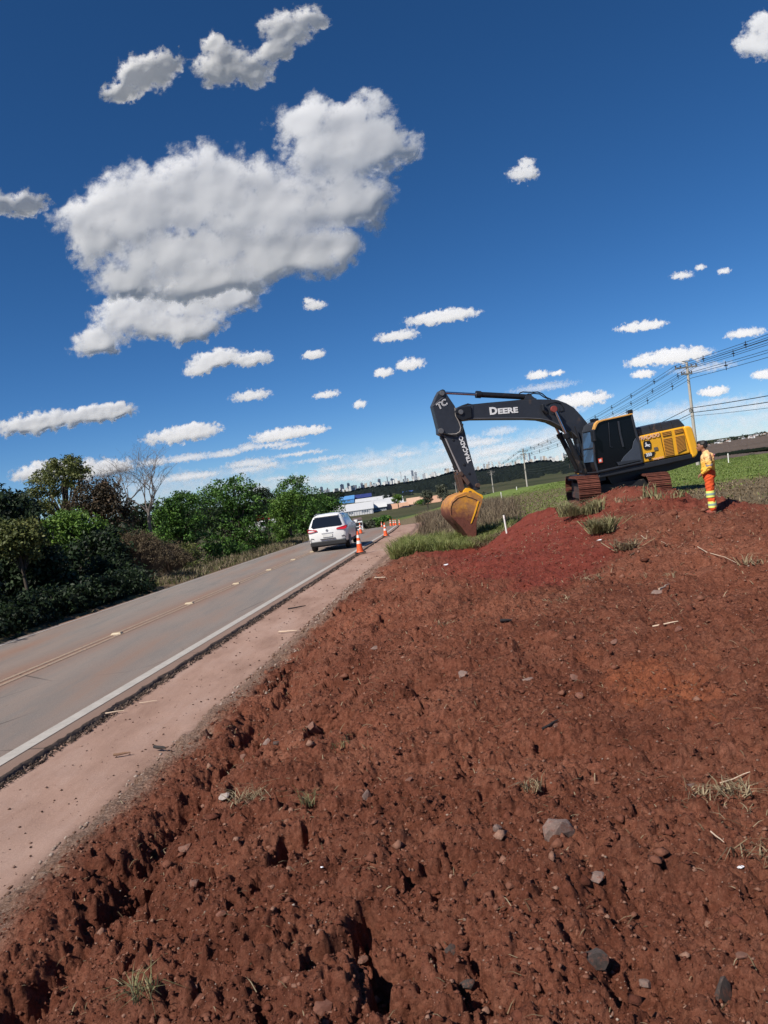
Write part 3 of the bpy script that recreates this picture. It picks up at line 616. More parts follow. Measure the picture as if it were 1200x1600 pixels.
for i in range(150):
    x = rnd.uniform(496, 888); y = np.interp(x, hx, hy); w = rnd.uniform(1.5, 4.5); hh = rnd.choice([2, 2.5, 3, 3.5, 4, 6])
    tower(x, y - hh - 2.2, y, w, rnd.choice([0, 1, 1, 1, 4, 2]), 'low pale city block on the skyline, ' + ('left of the lattice mast' if x < 620 else 'between lattice mast and excavator stick' if x < 700 else 'between stick and middle pole' if x < 816 else 'under the boom, right of the middle pole'), 'low city blocks on the skyline', False, CITY - 300 + rnd.uniform(0, 500))
# lattice mast on the skyline
def lattice(px, top, base, w, label, Y):
    a = P(px, top, Y); b0 = P(px, base + 2, Y); s = Y / 1200.; H = a.z - b0.z; W = w * s / 2; mb = MB(); r = .10 * s
    for sx in (-1, 1):
        for sy in (-1, 1): mb.tube([(sx * W, sy * W, 0), (sx * W * .3, sy * W * .3, H)], r, 4)
    n = 7
    for i in range(n):
        z0, z1 = H * i / n, H * (i + 1) / n; w0, w1 = W * (1 - .7 * i / n), W * (1 - .7 * (i + 1) / n)
        mb.tube([(-w0, -w0, z0), (w1, -w1, z1)], r * .7, 3); mb.tube([(w0, -w0, z0), (-w1, -w1, z1)], r * .7, 3); mb.tube([(-w1, -w1, z1), (w1, -w1, z1)], r * .7, 3)
    t = thing('lattice_mast', label, 'mast', (a.x, Y, b0.z)); mb.build('lattice', paint('galvanised_far', (.30, .32, .34), .6), t)
    mb = MB(); [mb.box(-W * .9, W * .9, -W * .2, W * .2, H * f, H * f + .25 * s) for f in (.8, .9, 1.0)]; mb.build('platform', tw_mats[2], t)
lattice(625.5, 737, 752, 2.6, 'slim lattice mast on the skyline left of the dark twin towers', 5800.)

# hill town at the right
wm = [paint('house_white', (.78, .77, .74), .8), paint('house_cream', (.60, .52, .42), .8), paint('house_grey', (.38, .38, .38), .8)]; rm = [paint('roof_pale_sheet', (.72, .74, .76), .5), paint('roof_clay', (.34, .16, .10), .8), paint('roof_fibre', (.25, .25, .26), .8)]
def house(px, py, w, h, mi, ri, label, group, Y, name='house', cat='house'):
    a = P(px, py, Y); s = Y / 1200.; W, Hh = w * s / 2, h * s
    if name == 'house': Zc = P(px, np.interp(px, [q[0] for q in TH], [q[1] for q in TH]), 1900).z; a.z = -13.5 + (Zc + 13.5) * (1 - (1900 - Y) / 1450) ** .75 + Hh * .8
    t = thing(name, label, cat, (a.x, Y, a.z - Hh * .6), rnd.uniform(-.4, .4), group); dp = W * rnd.uniform(.5, .9)
    MB().box(-W, W, -dp, dp, -Hh * .4, Hh * .6).build('wall', wm[mi], t)
    MB().prism([(-dp * 1.15, Hh * .6), (dp * 1.15, Hh * .6), (0, Hh * .98)], -W * 1.04, W * 1.04, lambda a, l, b: (l, a, b)).build('roof', rm[ri], t)
for i in range(110):
    x = rnd.uniform(1076, 1215); yy = np.interp(x, [1060, 1090, 1140, 1200, 1260], [703, 695.5, 688.5, 680, 671]) + rnd.uniform(-2.6, 3.2)
    house(x, yy, rnd.uniform(2.2, 5), rnd.uniform(1.3, 2.2), rnd.choice([0, 0, 0, 1, 2]), rnd.choice([0, 0, 1, 2]), ('small house of the hill town, ' + ('left of the long white shed' if x < 1124 else 'between the two long white buildings' if x < 1170 else 'near the right edge by the white hall')), 'houses of the hill town', 1895 - 520 * rnd.random() ** 2)
house(1129, 687.5, 12, 2.6, 0, 0, 'long white shed on the crest of the hill town', None, 1860, 'industrial_shed', 'shed'); house(1178, 681.5, 14, 3.4, 0, 0, 'large white hall at the top of the hill town near the right edge', None, 1860, 'industrial_shed', 'shed')
house(1110, 692, 8, 1.6, 0, 0, 'low white shed left on the hill town slope', None, 1860, 'industrial_shed', 'shed')
house(1192, 703, 9, 1.0, 0, 0, 'low white barn behind the green crest at the right edge', None, 500, 'barn', 'barn')
house(1087, 707, 6.0, 6.0, 1, 2, 'small cream farm building behind the nearest pole and the counterweight', None, 330, 'farm_building', 'building')

# sheds in the valley
def shed(name, x0, x1, yb, yt, Y, wall, roof, label, arch=False, ribs=0, depth=30, rz=0, slope=.12):
    a = P(x0, yb, Y); b1 = P(x1, yb - (x1 - x0) * .137, Y); s = Y / 1200.; W = (b1.x - a.x); H = (yb - yt) * s
    t = thing(name, label, 'warehouse', (a.x, Y, a.z), rz); MB().box(0, W, 0, depth, -2, H).build('wall', wall, t)
    if arch: pr = [(depth * .5 - depth * .53 * math.cos(k * math.pi / 12), H + depth * .13 * math.sin(k * math.pi / 12)) for k in range(13)]
    else: pr = [(-.4, H), (depth + .4, H), (depth + .4, H + .3), (depth / 2, H + depth * slope), (-.4, H + .3)]
    MB().prism(pr, -.5, W + .5, lambda a_, l, b_: (l, a_, b_)).build('roof', roof, t, 40 if arch else 0)
    if ribs:
        me = MB().box(-.12, .12, -.2, .02, 0, H).mesh('wall_rib')
        for i in range(ribs): o = link('wall_rib', me, wall, t); o.location = (W * (i + .5) / ribs, 0, 0)
    n = max(2, int(W / 9)); me = MB().box(-1.6, 1.6, -.12, .02, 0, 1.0).mesh('window')
    for i in range(n): o = link('window', me, M_BAND, t); o.location = (W * (i + .5) / n, 0, H * .68)
    me2 = MB().box(-2, 2, -.15, .02, -.5, H * .52).mesh('gate'); o = link('gate', me2, tw_mats[0], t); o.location = (W * .22, 0, 0)
    return t
WS = paint('white_sheet_metal', (.60, .60, .61), .5, .05); GS = paint('grey_sheet_metal', (.42, .44, .47), .5, .06); BS = paint('light_blue_sheet', (.10, .30, .62), .5); DB = paint('dark_blue_sheet', (.020, .035, .17), .5); TC = paint('terracotta_render', (.55, .32, .21), .85)
shed('warehouse', 484, 536, 818, 808, 430, WS, WS, 'left white warehouse, mostly hidden behind the white car and trees', ribs=8)
shed('warehouse', 536, 584, 813, 801, 400, WS, WS, 'long bright white ribbed warehouse directly behind the oncoming truck', ribs=12)
shed('warehouse', 584.5, 605, 806, 794, 420, GS, WS, 'grey-walled warehouse with curved white roof joined to the long white one', True, 6)
shed('warehouse', 604, 631, 796, 788, 470, GS, WS, 'paler grey warehouse farther right with low white roof', False, 6)
shed('warehouse', 520, 554, 791.5, 784, 760, BS, BS, 'light blue factory hall at the foot of the dark ridge', ribs=8)
shed('warehouse', 554, 581, 787, 779.5, 780, DB, DB, 'dark blue factory hall right beside the light blue one', ribs=6)
shed('warehouse', 556, 598, 789, 786.5, 740, DB, WS, 'low pale-roofed annex running along the dark blue hall')
shed('warehouse', 631, 657, 777.5, 773, 900, DB, paint('blue_roof', (.04, .08, .24), .5), 'small blue hall standing alone left of the bucket', ribs=4)
shed('warehouse', 605, 640, 806, 800, 420, TC, TC, 'terracotta walled low building right of the grey warehouses')
shed('warehouse', 640, 668, 798, 789, 440, TC, paint('clay_roof', (.62, .40, .28), .8), 'terracotta building with several bays behind the tall weeds')
shed('warehouse', 668, 694, 794, 787, 430, paint('pale_terracotta', (.66, .46, .34), .85), TC, 'pale terracotta block beside the excavator bucket', ribs=4)
# upright silo lying at the end of the grey hall
a = P(632, 794, 455); t = thing('storage_tank', 'rounded white storage tank at the right end of the grey warehouses', 'tank', (a.x, 455, a.z)); MB().lathe([(3, 0), (3, 2.2), (2.6, 3.1), (1.5, 3.7), (.2, 3.9)], 20).build('tank_shell', WS, t, 40); MB().lathe([(3.12, 2.1), (3.12, 2.3)], 20).build('rim', GS, t)
for i, (x, yb, hpx) in enumerate([(600.5, 787, 13), (608.4, 786, 12), (591, 788, 9)]):
    a = P(x, yb, 640); s = 640 / 1200.; t = thing('yard_light_mast', ['tall mast standing right of the blue halls', 'second mast, right of the tall one by the blue halls', 'short mast in front of the dark blue annex'][i], 'mast', (a.x, 640, a.z - 1))
    MB().tube([(0, 0, 0), (0, 0, hpx * s + 1)], [.22, .14], 6).build('pole', tw_mats[0], t); MB().box(-.9, .9, -.2, .2, hpx * s + .9, hpx * s + 1.2).build('lamp_bar', tw_mats[0], t)
# ------------------------------------------------------------------ plants
def mat_leaf(name, stops, trans=.14, rough=.6):
    m, nt, b = nodes(name); v = attr(nt, 'tone').outputs['Fac']
    c = ramp(nt, v, stops); nt.links.new(c, b.inputs['Base Color']); b.inputs['Roughness'].default_value = rough; b.inputs['Specular IOR Level'].default_value = .3
    t = N(nt, 'ShaderNodeBsdfTranslucent'); nt.links.new(c, t.inputs[0]); x = N(nt, 'ShaderNodeMixShader'); x.inputs[0].default_value = trans
    nt.links.new(b.outputs[0], x.inputs[1]); nt.links.new(t.outputs[0], x.inputs[2]); nt.links.new(x.outputs[0], nt.nodes['Material Output'].inputs[0]); return m
L_GREEN = mat_leaf('leaves_mid_green', [(0, (.012, .030, .008)), (.45, (.050, .120, .022)), (.8, (.105, .215, .034)), (1, (.17, .29, .052))])
L_BRIGHT = mat_leaf('leaves_fresh_green', [(0, (.035, .075, .012)), (.5, (.085, .17, .024)), (1, (.17, .26, .045))])
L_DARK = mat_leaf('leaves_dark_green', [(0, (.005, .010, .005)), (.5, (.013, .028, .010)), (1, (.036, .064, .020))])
L_OLIVE = mat_leaf('leaves_olive', [(0, (.036, .052, .014)), (.5, (.10, .12, .032)), (1, (.19, .19, .060))])
L_RUST = mat_leaf('leaves_rusty', [(0, (.024, .020, .014)), (.5, (.060, .046, .026)), (1, (.12, .075, .045))])
L_DRY = mat_leaf('leaves_dry_brush', [(0, (.060, .040, .026)), (.5, (.135, .10, .060)), (1, (.24, .185, .11))])
BARK = paint('bark', (.075, .058, .045), .9, .3, scale=6, bmp=.02); BARKG = paint('pale_bark', (.17, .145, .13), .9, .25, scale=6)
def leaf_cloud(blobs, n_clump, per, csz, lsz, seed, inner=.25, sun_bias=.3):
    """leaf-sized faces in clumps through the volume of several lobes; returns vertices, faces, tone"""
    g = np.random.default_rng(seed); C = []; T = []
    vol = np.array([b[3] * b[4] * b[5] for b in blobs]) ** .67; share = vol / vol.sum()
    for b, s_ in zip(blobs, share):
        n = max(4, int(n_clump * s_)); u = g.normal(size=(n, 3)); u /= np.linalg.norm(u, axis=1, keepdims=True)
        r = np.where(g.random(n) < inner, g.random(n) ** .5 * .75, .78 + .26 * g.random(n)); C.append(np.array(b[:3]) + u * r[:, None] * np.array(b[3:6])); T.append(g.random(n))
    C = np.concatenate(C); T = np.concatenate(T); n = len(C)
    cs = csz * (.6 + .8 * g.random(n)); off = g.normal(size=(n, per, 3)); off /= np.maximum(1e-6, np.linalg.norm(off, axis=2, keepdims=True)); off *= g.random((n, per, 1)) ** .45
    off *= np.array([1, 1, .72]); pc = (C[:, None] + off * cs[:, None, None]).reshape(-1, 3); m = len(pc)
    nm = off.reshape(-1, 3) * .8 + g.normal(size=(m, 3)) * .55 + np.array([0, 0, .35]); nm /= np.linalg.norm(nm, axis=1, keepdims=True)
    a = np.cross(nm, g.normal(size=(m, 3))); a /= np.linalg.norm(a, axis=1, keepdims=True); b_ = np.cross(nm, a); L = (lsz * (.6 + .8 * g.random(m)))[:, None]
    V = np.stack([pc - a * L, pc + b_ * L * .5 + nm * L * .12, pc + a * L * 1.0, pc - b_ * L * .5 + nm * L * .12], 1).reshape(-1, 3)
    F = np.arange(4 * m).reshape(-1, 4); tone = np.clip(.25 + .5 * np.repeat(T, per) + .25 * g.normal(size=m) * .7, 0, 1)
    return V, F, np.repeat(tone, 4)
def limb(mb, p0, d, r, length, depth, rg, tips, bend=.35, nseg=4, split=3):
    pts = [p0]; p = Vector(p0); dd = Vector(d).normalized()
    for i in range(nseg):
        dd = (dd + Vector((rg.gauss(0, bend * .3), rg.gauss(0, bend * .3), rg.gauss(0, bend * .2)))).normalized(); p = p + dd * length / nseg; pts.append(p.copy())
    mb.tube(pts, [r * (1 - .55 * i / nseg) for i in range(nseg + 1)], 6 if r > .03 else 4, False)
    if depth == 0: tips.append(p.copy()); return
    for k in range(split):
        q = pts[-1] if k < 2 else pts[-2]; ang = rg.uniform(0, 6.28); nd = (dd + Vector((math.cos(ang), math.sin(ang), rg.uniform(-.1, .5))) * rg.uniform(.5, .9)).normalized()
        limb(mb, q, nd, r * .52, length * rg.uniform(.6, .82), depth - 1, rg, tips, bend, nseg, split)
def tree(name, label, cat, lobes, Y, mat, n_clump=220, per=34, csz=.34, lsz=.07, seed=1, group=None, trunk_r=.16, bark=None, base_px=None, depth_k=.8, inner=.25):
    """lobes: (px, py, rx_px, ry_px, dy) crown lobes seen at distance Y + dy"""
    bark = bark or BARK; rg = random.Random(seed); B = []
    for (px, py, rx, ry, dy) in lobes:
        c = P(px, py, Y + dy); s = (Y + dy) / 1200.; B.append([c.x, c.y, c.z, rx * s, max(rx, ry) * s * depth_k, ry * s])
    B = np.array(B); cx = (B[:, 0] * B[:, 3]).sum() / B[:, 3].sum(); cy = (B[:, 1] * B[:, 3]).sum() / B[:, 3].sum()
    if base_px is not None: cx = P(base_px, 800, Y).x
    z0 = float(land(np.array([cx]), np.array([cy]))[0]) - .1
    t = thing(name, label, cat, (cx, cy, z0), 0, group); B[:, 0] -= cx; B[:, 1] -= cy; B[:, 2] -= z0
    mb = MB(); top = B[:, 2].max(); low = max(.5, (B[:, 2] - B[:, 5]).min() + .4)
    mb.tube([(0, 0, -.2), (.03, 0, low * .5), (rg.uniform(-.1, .1), 0, low), (0, 0, top * .62)], [trunk_r * 1.25, trunk_r, trunk_r * .85, trunk_r * .45], 9)
    mb.build('trunk', bark, t, 60); mb = MB()
    for b in B:
        for k in range(3):
            e = Vector(b[:3]) + Vector((rg.uniform(-.6, .6) * b[3], rg.uniform(-.6, .6) * b[4], rg.uniform(-.2, .7) * b[5])); s0 = Vector((0, 0, min(top * .6, low + rg.uniform(0, .3) * (top - low)))); mid = (s0 + e) / 2 + Vector((rg.uniform(-.2, .2), rg.uniform(-.2, .2), .15))
            mb.tube([s0, mid, e], [trunk_r * .45, trunk_r * .28, .012], 5, False)
    mb.build('limbs', bark, t, 60)
    V, F, T = leaf_cloud(B, n_clump, per, csz, lsz, seed, inner); link('crown', np_mesh('crown', V, F, dict(tone=T)), mat, t)
    return t
GT = 'trees along the far side of the road'
tree('spreading_tree', 'tall spreading olive-green tree with open crown, highest on the left', 'tree', [(100, 738, 34, 22, 0), (75, 755, 34, 22, 1), (122, 745, 20, 22, 0), (60, 778, 24, 18, 1), (98, 725, 26, 14, .5), (80, 790, 22, 12, 0)], 37, L_OLIVE, 260, 34, .30, .062, 11, GT, .15, base_px=96, inner=.1)
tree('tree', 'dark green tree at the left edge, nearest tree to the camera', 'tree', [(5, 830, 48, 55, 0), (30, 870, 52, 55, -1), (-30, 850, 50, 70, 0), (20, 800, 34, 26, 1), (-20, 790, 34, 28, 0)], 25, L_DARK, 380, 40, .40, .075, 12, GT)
tree('tree', 'yellow-green leafy tree at the far left below the spreading one', 'tree', [(28, 835, 30, 24, 0), (10, 850, 24, 20, -.5), (52, 850, 20, 20, 0)], 23.2, L_OLIVE, 150, 36, .26, .055, 13, GT, .05)
tree('tree', 'low mid-green tree between the spreading tree and the rusty tree', 'tree', [(110, 830, 42, 30, 0), (75, 840, 34, 30, 0), (140, 850, 36, 36, 0), (100, 815, 26, 14, 0)], 31, L_BRIGHT, 300, 36, .34, .065, 14, GT)
tree('tree', 'rust-tinged dark tree right of the spreading tree', 'tree', [(150, 775, 36, 26, 0), (168, 795, 34, 28, 0), (135, 795, 34, 22, 0), (185, 815, 28, 28, 0), (152, 765, 18, 12, 0)], 36, L_RUST, 300, 36, .32, .062, 15, GT)
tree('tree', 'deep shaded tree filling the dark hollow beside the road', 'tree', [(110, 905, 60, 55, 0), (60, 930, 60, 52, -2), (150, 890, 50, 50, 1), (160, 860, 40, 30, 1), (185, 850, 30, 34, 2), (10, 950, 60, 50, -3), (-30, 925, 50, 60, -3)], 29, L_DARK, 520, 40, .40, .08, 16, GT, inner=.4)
tree('tree', 'green bushy tree just right of the bare tree', 'tree', [(285, 805, 38, 34, 0), (262, 820, 28, 30, 0), (300, 845, 34, 36, 0), (290, 780, 18, 14, 0), (262, 795, 20, 18, 0)], 42, L_GREEN, 340, 38, .36, .07, 17, GT)
tree('tree', 'round full green tree, brightest top in the middle of the row', 'tree', [(350, 778, 44, 30, 0), (385, 790, 34, 34, 0), (330, 800, 34, 30, 0), (365, 830, 46, 34, 0), (362, 760, 30, 16, 0), (395, 820, 26, 36, 0), (375, 855, 36, 26, 0)], 50, L_GREEN, 460, 38, .40, .08, 18, GT)
tree('tree', 'dark green tree in the gap behind the white vehicle', 'tree', [(415, 785, 22, 20, 0), (405, 770, 14, 10, 0)], 62, L_DARK, 120, 30, .36, .08, 19, GT)
tree('tree', 'light green young tree in front of the last tall dark tree', 'tree', [(447, 790, 24, 22, 0), (440, 812, 22, 26, 0), (455, 775, 16, 8, 0)], 60, L_BRIGHT, 190, 34, .38, .085, 20, GT)
tree('tree', 'last tall rounded green tree of the row, left of the white car', 'tree', [(455, 768, 28, 22, 0), (478, 785, 30, 28, 0), (478, 820, 34, 38, 0), (450, 830, 24, 24, 0), (462, 752, 16, 10, 0), (490, 840, 24, 22, 1)], 68, L_GREEN, 380, 38, .44, .09, 21, GT)
tree('tree', 'mid-green sloping tree behind the roof of the white car', 'tree', [(512, 797, 24, 20, 0), (500, 815, 26, 30, 0), (528, 815, 16, 16, 0), (500, 785, 16, 10, 0)], 84, L_GREEN, 260, 34, .5, .11, 22, GT)
tree('tree', 'dark tree line peeking over the sloping tree behind the car', 'tree', [(507, 778, 18, 7, 0), (525, 775, 14, 6, 6), (492, 783, 14, 9, 0)], 130, L_DARK, 110, 30, .7, .15, 23, GT)
tree('tree', 'background foliage behind the bare tree', 'tree', [(200, 806, 30, 24, 0), (243, 804, 24, 20, 0), (322, 812, 26, 26, 0), (225, 818, 40, 26, 0), (245, 840, 34, 30, 0), (205, 840, 34, 26, 0), (235, 868, 46, 26, 0)], 45, L_DARK, 380, 34, .38, .075, 24, GT)
tree('tree', 'dark undergrowth tree left edge top, behind the nearest tree', 'tree', [(0, 790, 40, 20, 0), (30, 795, 30, 16, 0)], 34, L_DARK, 160, 34, .36, .07, 25, GT)
for i, (x, y, h) in enumerate([(-14.2, 9, 6.5), (-13.4, 14.5, 6), (-13.2, 19, 5.5), (-14.0, 3, 7)]):
    z0 = float(land(np.array([x]), np.array([y]))[0]); t = thing('tree', 'roadside tree left of the view, beyond the far lane, number hidden', 'tree', (x, y, z0), 0, GT); t['label'] = ['second nearest roadside tree outside the left edge of the view', 'third roadside tree outside the left edge of the view', 'farthest roadside tree outside the left edge of the view', 'nearest roadside tree outside the left edge of the view'][i]
    MB().tube([(0, 0, -.2), (0, 0, h * .7)], [.2, .1], 8).build('trunk', BARK, t, 60); V, F, T = leaf_cloud([(0, 0, h * .62, 2.3, 2.4, h * .36), (.8, 1.0, h * .4, 1.9, 1.9, h * .3), (-.5, -1, h * .45, 2, 2, h * .3)], 330, 34, .42, .09, 70 + i, .4); link('crown', np_mesh('crown', V, F, dict(tone=T)), L_DARK, t)
def bush(label, lobes, Y, mat, seed, n=110, per=34, csz=.22, lsz=.05, name='bush', group='bushes along the far verge'):
    B = []
    for (px, py, rx, ry) in lobes:
        c = P(px, py, Y); s = Y / 1200.; B.append([c.x, c.y, c.z, rx * s, rx * s * .9, ry * s])
    B = np.array(B); cx, cy = B[:, 0].mean(), B[:, 1].mean(); z0 = float(land(np.array([cx]), np.array([cy]))[0]) - .05
    t = thing(name, label, 'bush', (cx, cy, z0), 0, group); B[:, 0] -= cx; B[:, 1] -= cy; B[:, 2] -= z0; rg = random.Random(seed); mb = MB()
    for b in B:
        for k in range(9): mb.tube([(rg.uniform(-.15, .15), rg.uniform(-.15, .15), 0), (b[0] * .5, b[1] * .5, b[2] * .6), (b[0] + rg.uniform(-.8, .8) * b[3], b[1] + rg.uniform(-.8, .8) * b[4], b[2] + rg.uniform(-.3, .8) * b[5])], [.02, .014, .004], 4, False)
    mb.build('stems', BARK, t); V, F, T = leaf_cloud(B, n, per, csz, lsz, seed, .35); link('foliage', np_mesh('foliage', V, F, dict(tone=T)), mat, t); return t
bush('low dark green bush at the verge under the round green tree', [(352, 862, 26, 18), (372, 866, 18, 14), (335, 870, 16, 12)], 43, L_GREEN, 31)
bush('olive bush beside the dry brush clump', [(285, 872, 30, 22), (308, 884, 24, 18), (268, 885, 22, 18)], 37, L_OLIVE, 32, 150)
bush('straggly olive bush in front of the parked white vehicle', [(395, 845, 16, 20), (408, 852, 14, 16)], 54, L_OLIVE, 33, 110)
bush('small bright green bush right of the parked white vehicle', [(440, 838, 14, 12), (450, 842, 10, 10)], 60, L_BRIGHT, 34, 80)
bush('pale grey-green bush at the foot of the light green tree', [(418, 850, 12, 12)], 56, L_OLIVE, 35, 60)
bush('bright green bush above the dry brush clump', [(225, 838, 22, 10), (205, 848, 20, 12), (180, 850, 18, 14)], 34, L_BRIGHT, 36, 110)
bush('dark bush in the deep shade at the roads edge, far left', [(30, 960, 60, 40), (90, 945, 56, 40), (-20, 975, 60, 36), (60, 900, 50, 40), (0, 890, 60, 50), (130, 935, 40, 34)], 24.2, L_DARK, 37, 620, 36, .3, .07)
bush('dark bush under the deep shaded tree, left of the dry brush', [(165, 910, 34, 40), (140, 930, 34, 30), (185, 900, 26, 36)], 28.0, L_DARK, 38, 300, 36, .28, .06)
bush('brown withered bush right of the dry brush clump', [(262, 862, 24, 20), (300, 865, 20, 16)], 39, L_DRY, 39, 110, 26, .26, .045)
for i in range(5):
    Yb = 18.5 + 1.9 * i; B = []
    for k in range(4): yy = Yb + .5 * k; B.append([float(x_line(yy)) - 6.85 - .25 * (k % 2), yy, 0, .62, .6, .55])
    B = np.array(B); cx, cy = B[:, 0].mean(), B[:, 1].mean(); z0 = float(land(np.array([cx]), np.array([cy]))[0]) - .05; t = thing('bush', ['lowest dark bush at the left frame edge beside the far white line', 'second dark roadside bush from the left edge', 'third dark roadside bush from the left edge', 'fourth dark roadside bush from the left edge', 'fifth dark roadside bush, last before the dry brush'][i], 'bush', (cx, cy, z0), 0, 'bushes along the far verge')
    B[:, 0] -= cx; B[:, 1] -= cy; B[:, 2] = .42; mb = MB()
    for b in B: mb.tube([(b[0] * .8, b[1] * .8, 0), (b[0], b[1], .7)], .02, 4, False)
    mb.build('stems', BARK, t); V, F, T = leaf_cloud(B, 110, 34, .24, .06, 300 + i, .35); link('foliage', np_mesh('foliage', V, F, dict(tone=T)), L_DARK, t)
# bare tree
def bare_tree(label, px, pyb, Y, h, seed, spread=.6):
    b = P(px, pyb, Y); rg = random.Random(seed); t = thing('bare_tree', label, 'tree', (b.x, b.y, b.z), 0); mb = MB(); mb.tube([(0, 0, -2.5), (0, 0, 0), (.05, 0, h * .15)], [.10, .085, .07], 8); mb.build('trunk', BARKG, t, 60)
    mb = MB(); tips = []
    for k in range(5):
        a = k * 1.256 + rg.uniform(-.4, .4); limb(mb, Vector((.05, 0, h * .13)), (math.cos(a) * spread, math.sin(a) * spread, 1.0), .052, h * .40, 4, rg, tips, .55, 3, 3)
    mb.build('branches', BARKG, t); mb = MB()
    for p in tips[::3]:
        for q in range(2): mb.tube([p, p + Vector((rg.uniform(-.2, .2), rg.uniform(-.2, .2), rg.uniform(-.05, .22)))], .0035, 3, False)
    mb.build('twigs', BARKG, t)
bare_tree('leafless pale grey tree standing up against the sky among green trees', 233, 815, 40, 3.3, 51)
bare_tree('smaller leafless tree with reddish twigs left of the bigger bare one', 190, 808, 42, 2.6, 52, .45)
# dry brush clump: hundreds of fine upright stems
def brush(label, px, pyb, Y, w, h, n, seed, mat, tipmat, name='dry_shrub'):
    b = P(px, pyb, Y); z0 = float(land(np.array([b.x]), np.array([b.y]))[0]); rg = random.Random(seed); t = thing(name, label, 'shrub', (b.x, b.y, z0)); mb = MB(); B = []
    for k in range(n):
        a = rg.uniform(0, 6.28); r = rg.random() ** .6; e = Vector((math.cos(a) * w * r, math.sin(a) * w * r * .8, h * (1.05 - .45 * r * r) * rg.uniform(.85, 1.05))); m_ = Vector((e.x * .35, e.y * .35, e.z * .55))
        mb.tube([(e.x * .1, e.y * .1, 0), m_, e], [.012, .008, .003], 3, False); B.append((e.x, e.y, e.z, .12, .12, .10))
    mb.build('stems', mat, t); V, F, T = leaf_cloud(B, n * 4, 9, .10, .022, seed, .5); link('seed_heads', np_mesh('seed_heads', V, F, dict(tone=T)), tipmat, t)
STEM = paint('dry_stem', (.16, .115, .085), .9, .3, scale=8)
brush('large dome of dry brown brush stems beside the far lane', 226, 930, 31.0, 1.35, 2.35, 800, 61, STEM, L_DRY)
brush('second smaller dry brush clump right of the large dome', 268, 906, 34.5, 1.1, 1.7, 380, 62, STEM, L_DRY)

# ---- blades: one object per stand of grass
def blades(name, XY, H, W, mat, seed, lean=.5, zoff=0, kind='stuff', label=None, cat=None, group=None, toneb=.5, zf=None, origin=None):
    g = np.random.default_rng(seed); n = len(XY); XY = np.asarray(XY, float); z = (zf or surf)(XY[:, 0], XY[:, 1]) + zoff; H = np.broadcast_to(H, n) * (.55 + .7 * g.random(n)); W = np.broadcast_to(W, n)
    th = g.random(n) * 6.283; ax = np.stack([np.cos(th), np.sin(th), 0 * th], 1); ln = g.normal(size=(n, 2)) * lean; l3 = np.concatenate([ln, np.zeros((n, 1))], 1)
    b = np.concatenate([XY, z[:, None]], 1); up = np.array([0, 0, 1.])
    p1 = b + (up * .55 + l3 * .22) * H[:, None]; p2 = b + (up * (.92 - .25 * np.clip(np.linalg.norm(ln, axis=1), 0, 1.5))[:, None] + l3 * .75) * H[:, None]; w = W[:, None] * .5
    V = np.stack([b - ax * w, b + ax * w, p1 + ax * w * .8, p1 - ax * w * .8, p2], 1).reshape(-1, 3); k = np.arange(n)[:, None] * 5
    F = np.concatenate([k + [0, 1, 2], k + [0, 2, 3], k + [3, 2, 4]], 0); T = np.repeat(np.clip(toneb + .25 * g.normal(size=n), 0, 1), 5)
    if origin is not None: V = V - np.array(origin)
    o = link(name, np_mesh(name, V, F, dict(tone=T)), mat)
    if origin is not None: o.location = origin
    return tag(o, label, cat, group, kind)
GRASS = mat_leaf('grass_green', [(0, (.06, .095, .018)), (.5, (.145, .19, .045)), (1, (.30, .31, .12))], .35)
GFIELD = mat_leaf('grass_field', [(0, (.070, .100, .018)), (.5, (.160, .215, .045)), (1, (.26, .30, .10))], .3)
STRAW = mat_leaf('straw', [(0, (.10, .068, .038)), (.5, (.23, .17, .10)), (1, (.42, .34, .22))], .2, .8)
WEED = mat_leaf('dry_weed', [(0, (.065, .045, .030)), (.5, (.175, .130, .088)), (1, (.32, .26, .17))], .2, .8)
g0 = np.random.default_rng(99)
def scatter(n, f, box):
    x = g0.uniform(box[0], box[1], n); y = g0.uniform(box[2], box[3], n); k = f(x, y); return np.stack([x, y], 1)[k]
def outdirt(x, y, m=.1): return sdist(x, y, DIRT) < -m
dl = lambda x, y: x - x_line(y)
# field
c = scatter(150000, lambda x, y: outdirt(x, y) & (dl(x, y) > 5) & (x < .62 * y) & (g0.random(len(x)) < np.clip(26 / y, 0, 1) ** 1.2), (3, 52, 17, 105))
dryk = np.clip(.95 * (1 - ss(c[:, 1] - .25 * c[:, 0], 22, 36)) + .5 * (1 - ss(dl(c[:, 0], c[:, 1]), 6, 20)) + .4 * fbm(c[:, 0] / 3, c[:, 1] / 3, 3, 8), 0, 1); isd = g0.random(len(c)) < dryk
blades('field_grass', c[~isd], .10, .03 + .0006 * c[~isd][:, 1], GFIELD, 1, .7)
blades('field_straw', c[isd], .09, .022 + .0005 * c[isd][:, 1], STRAW, 2, 1.3, toneb=.35)
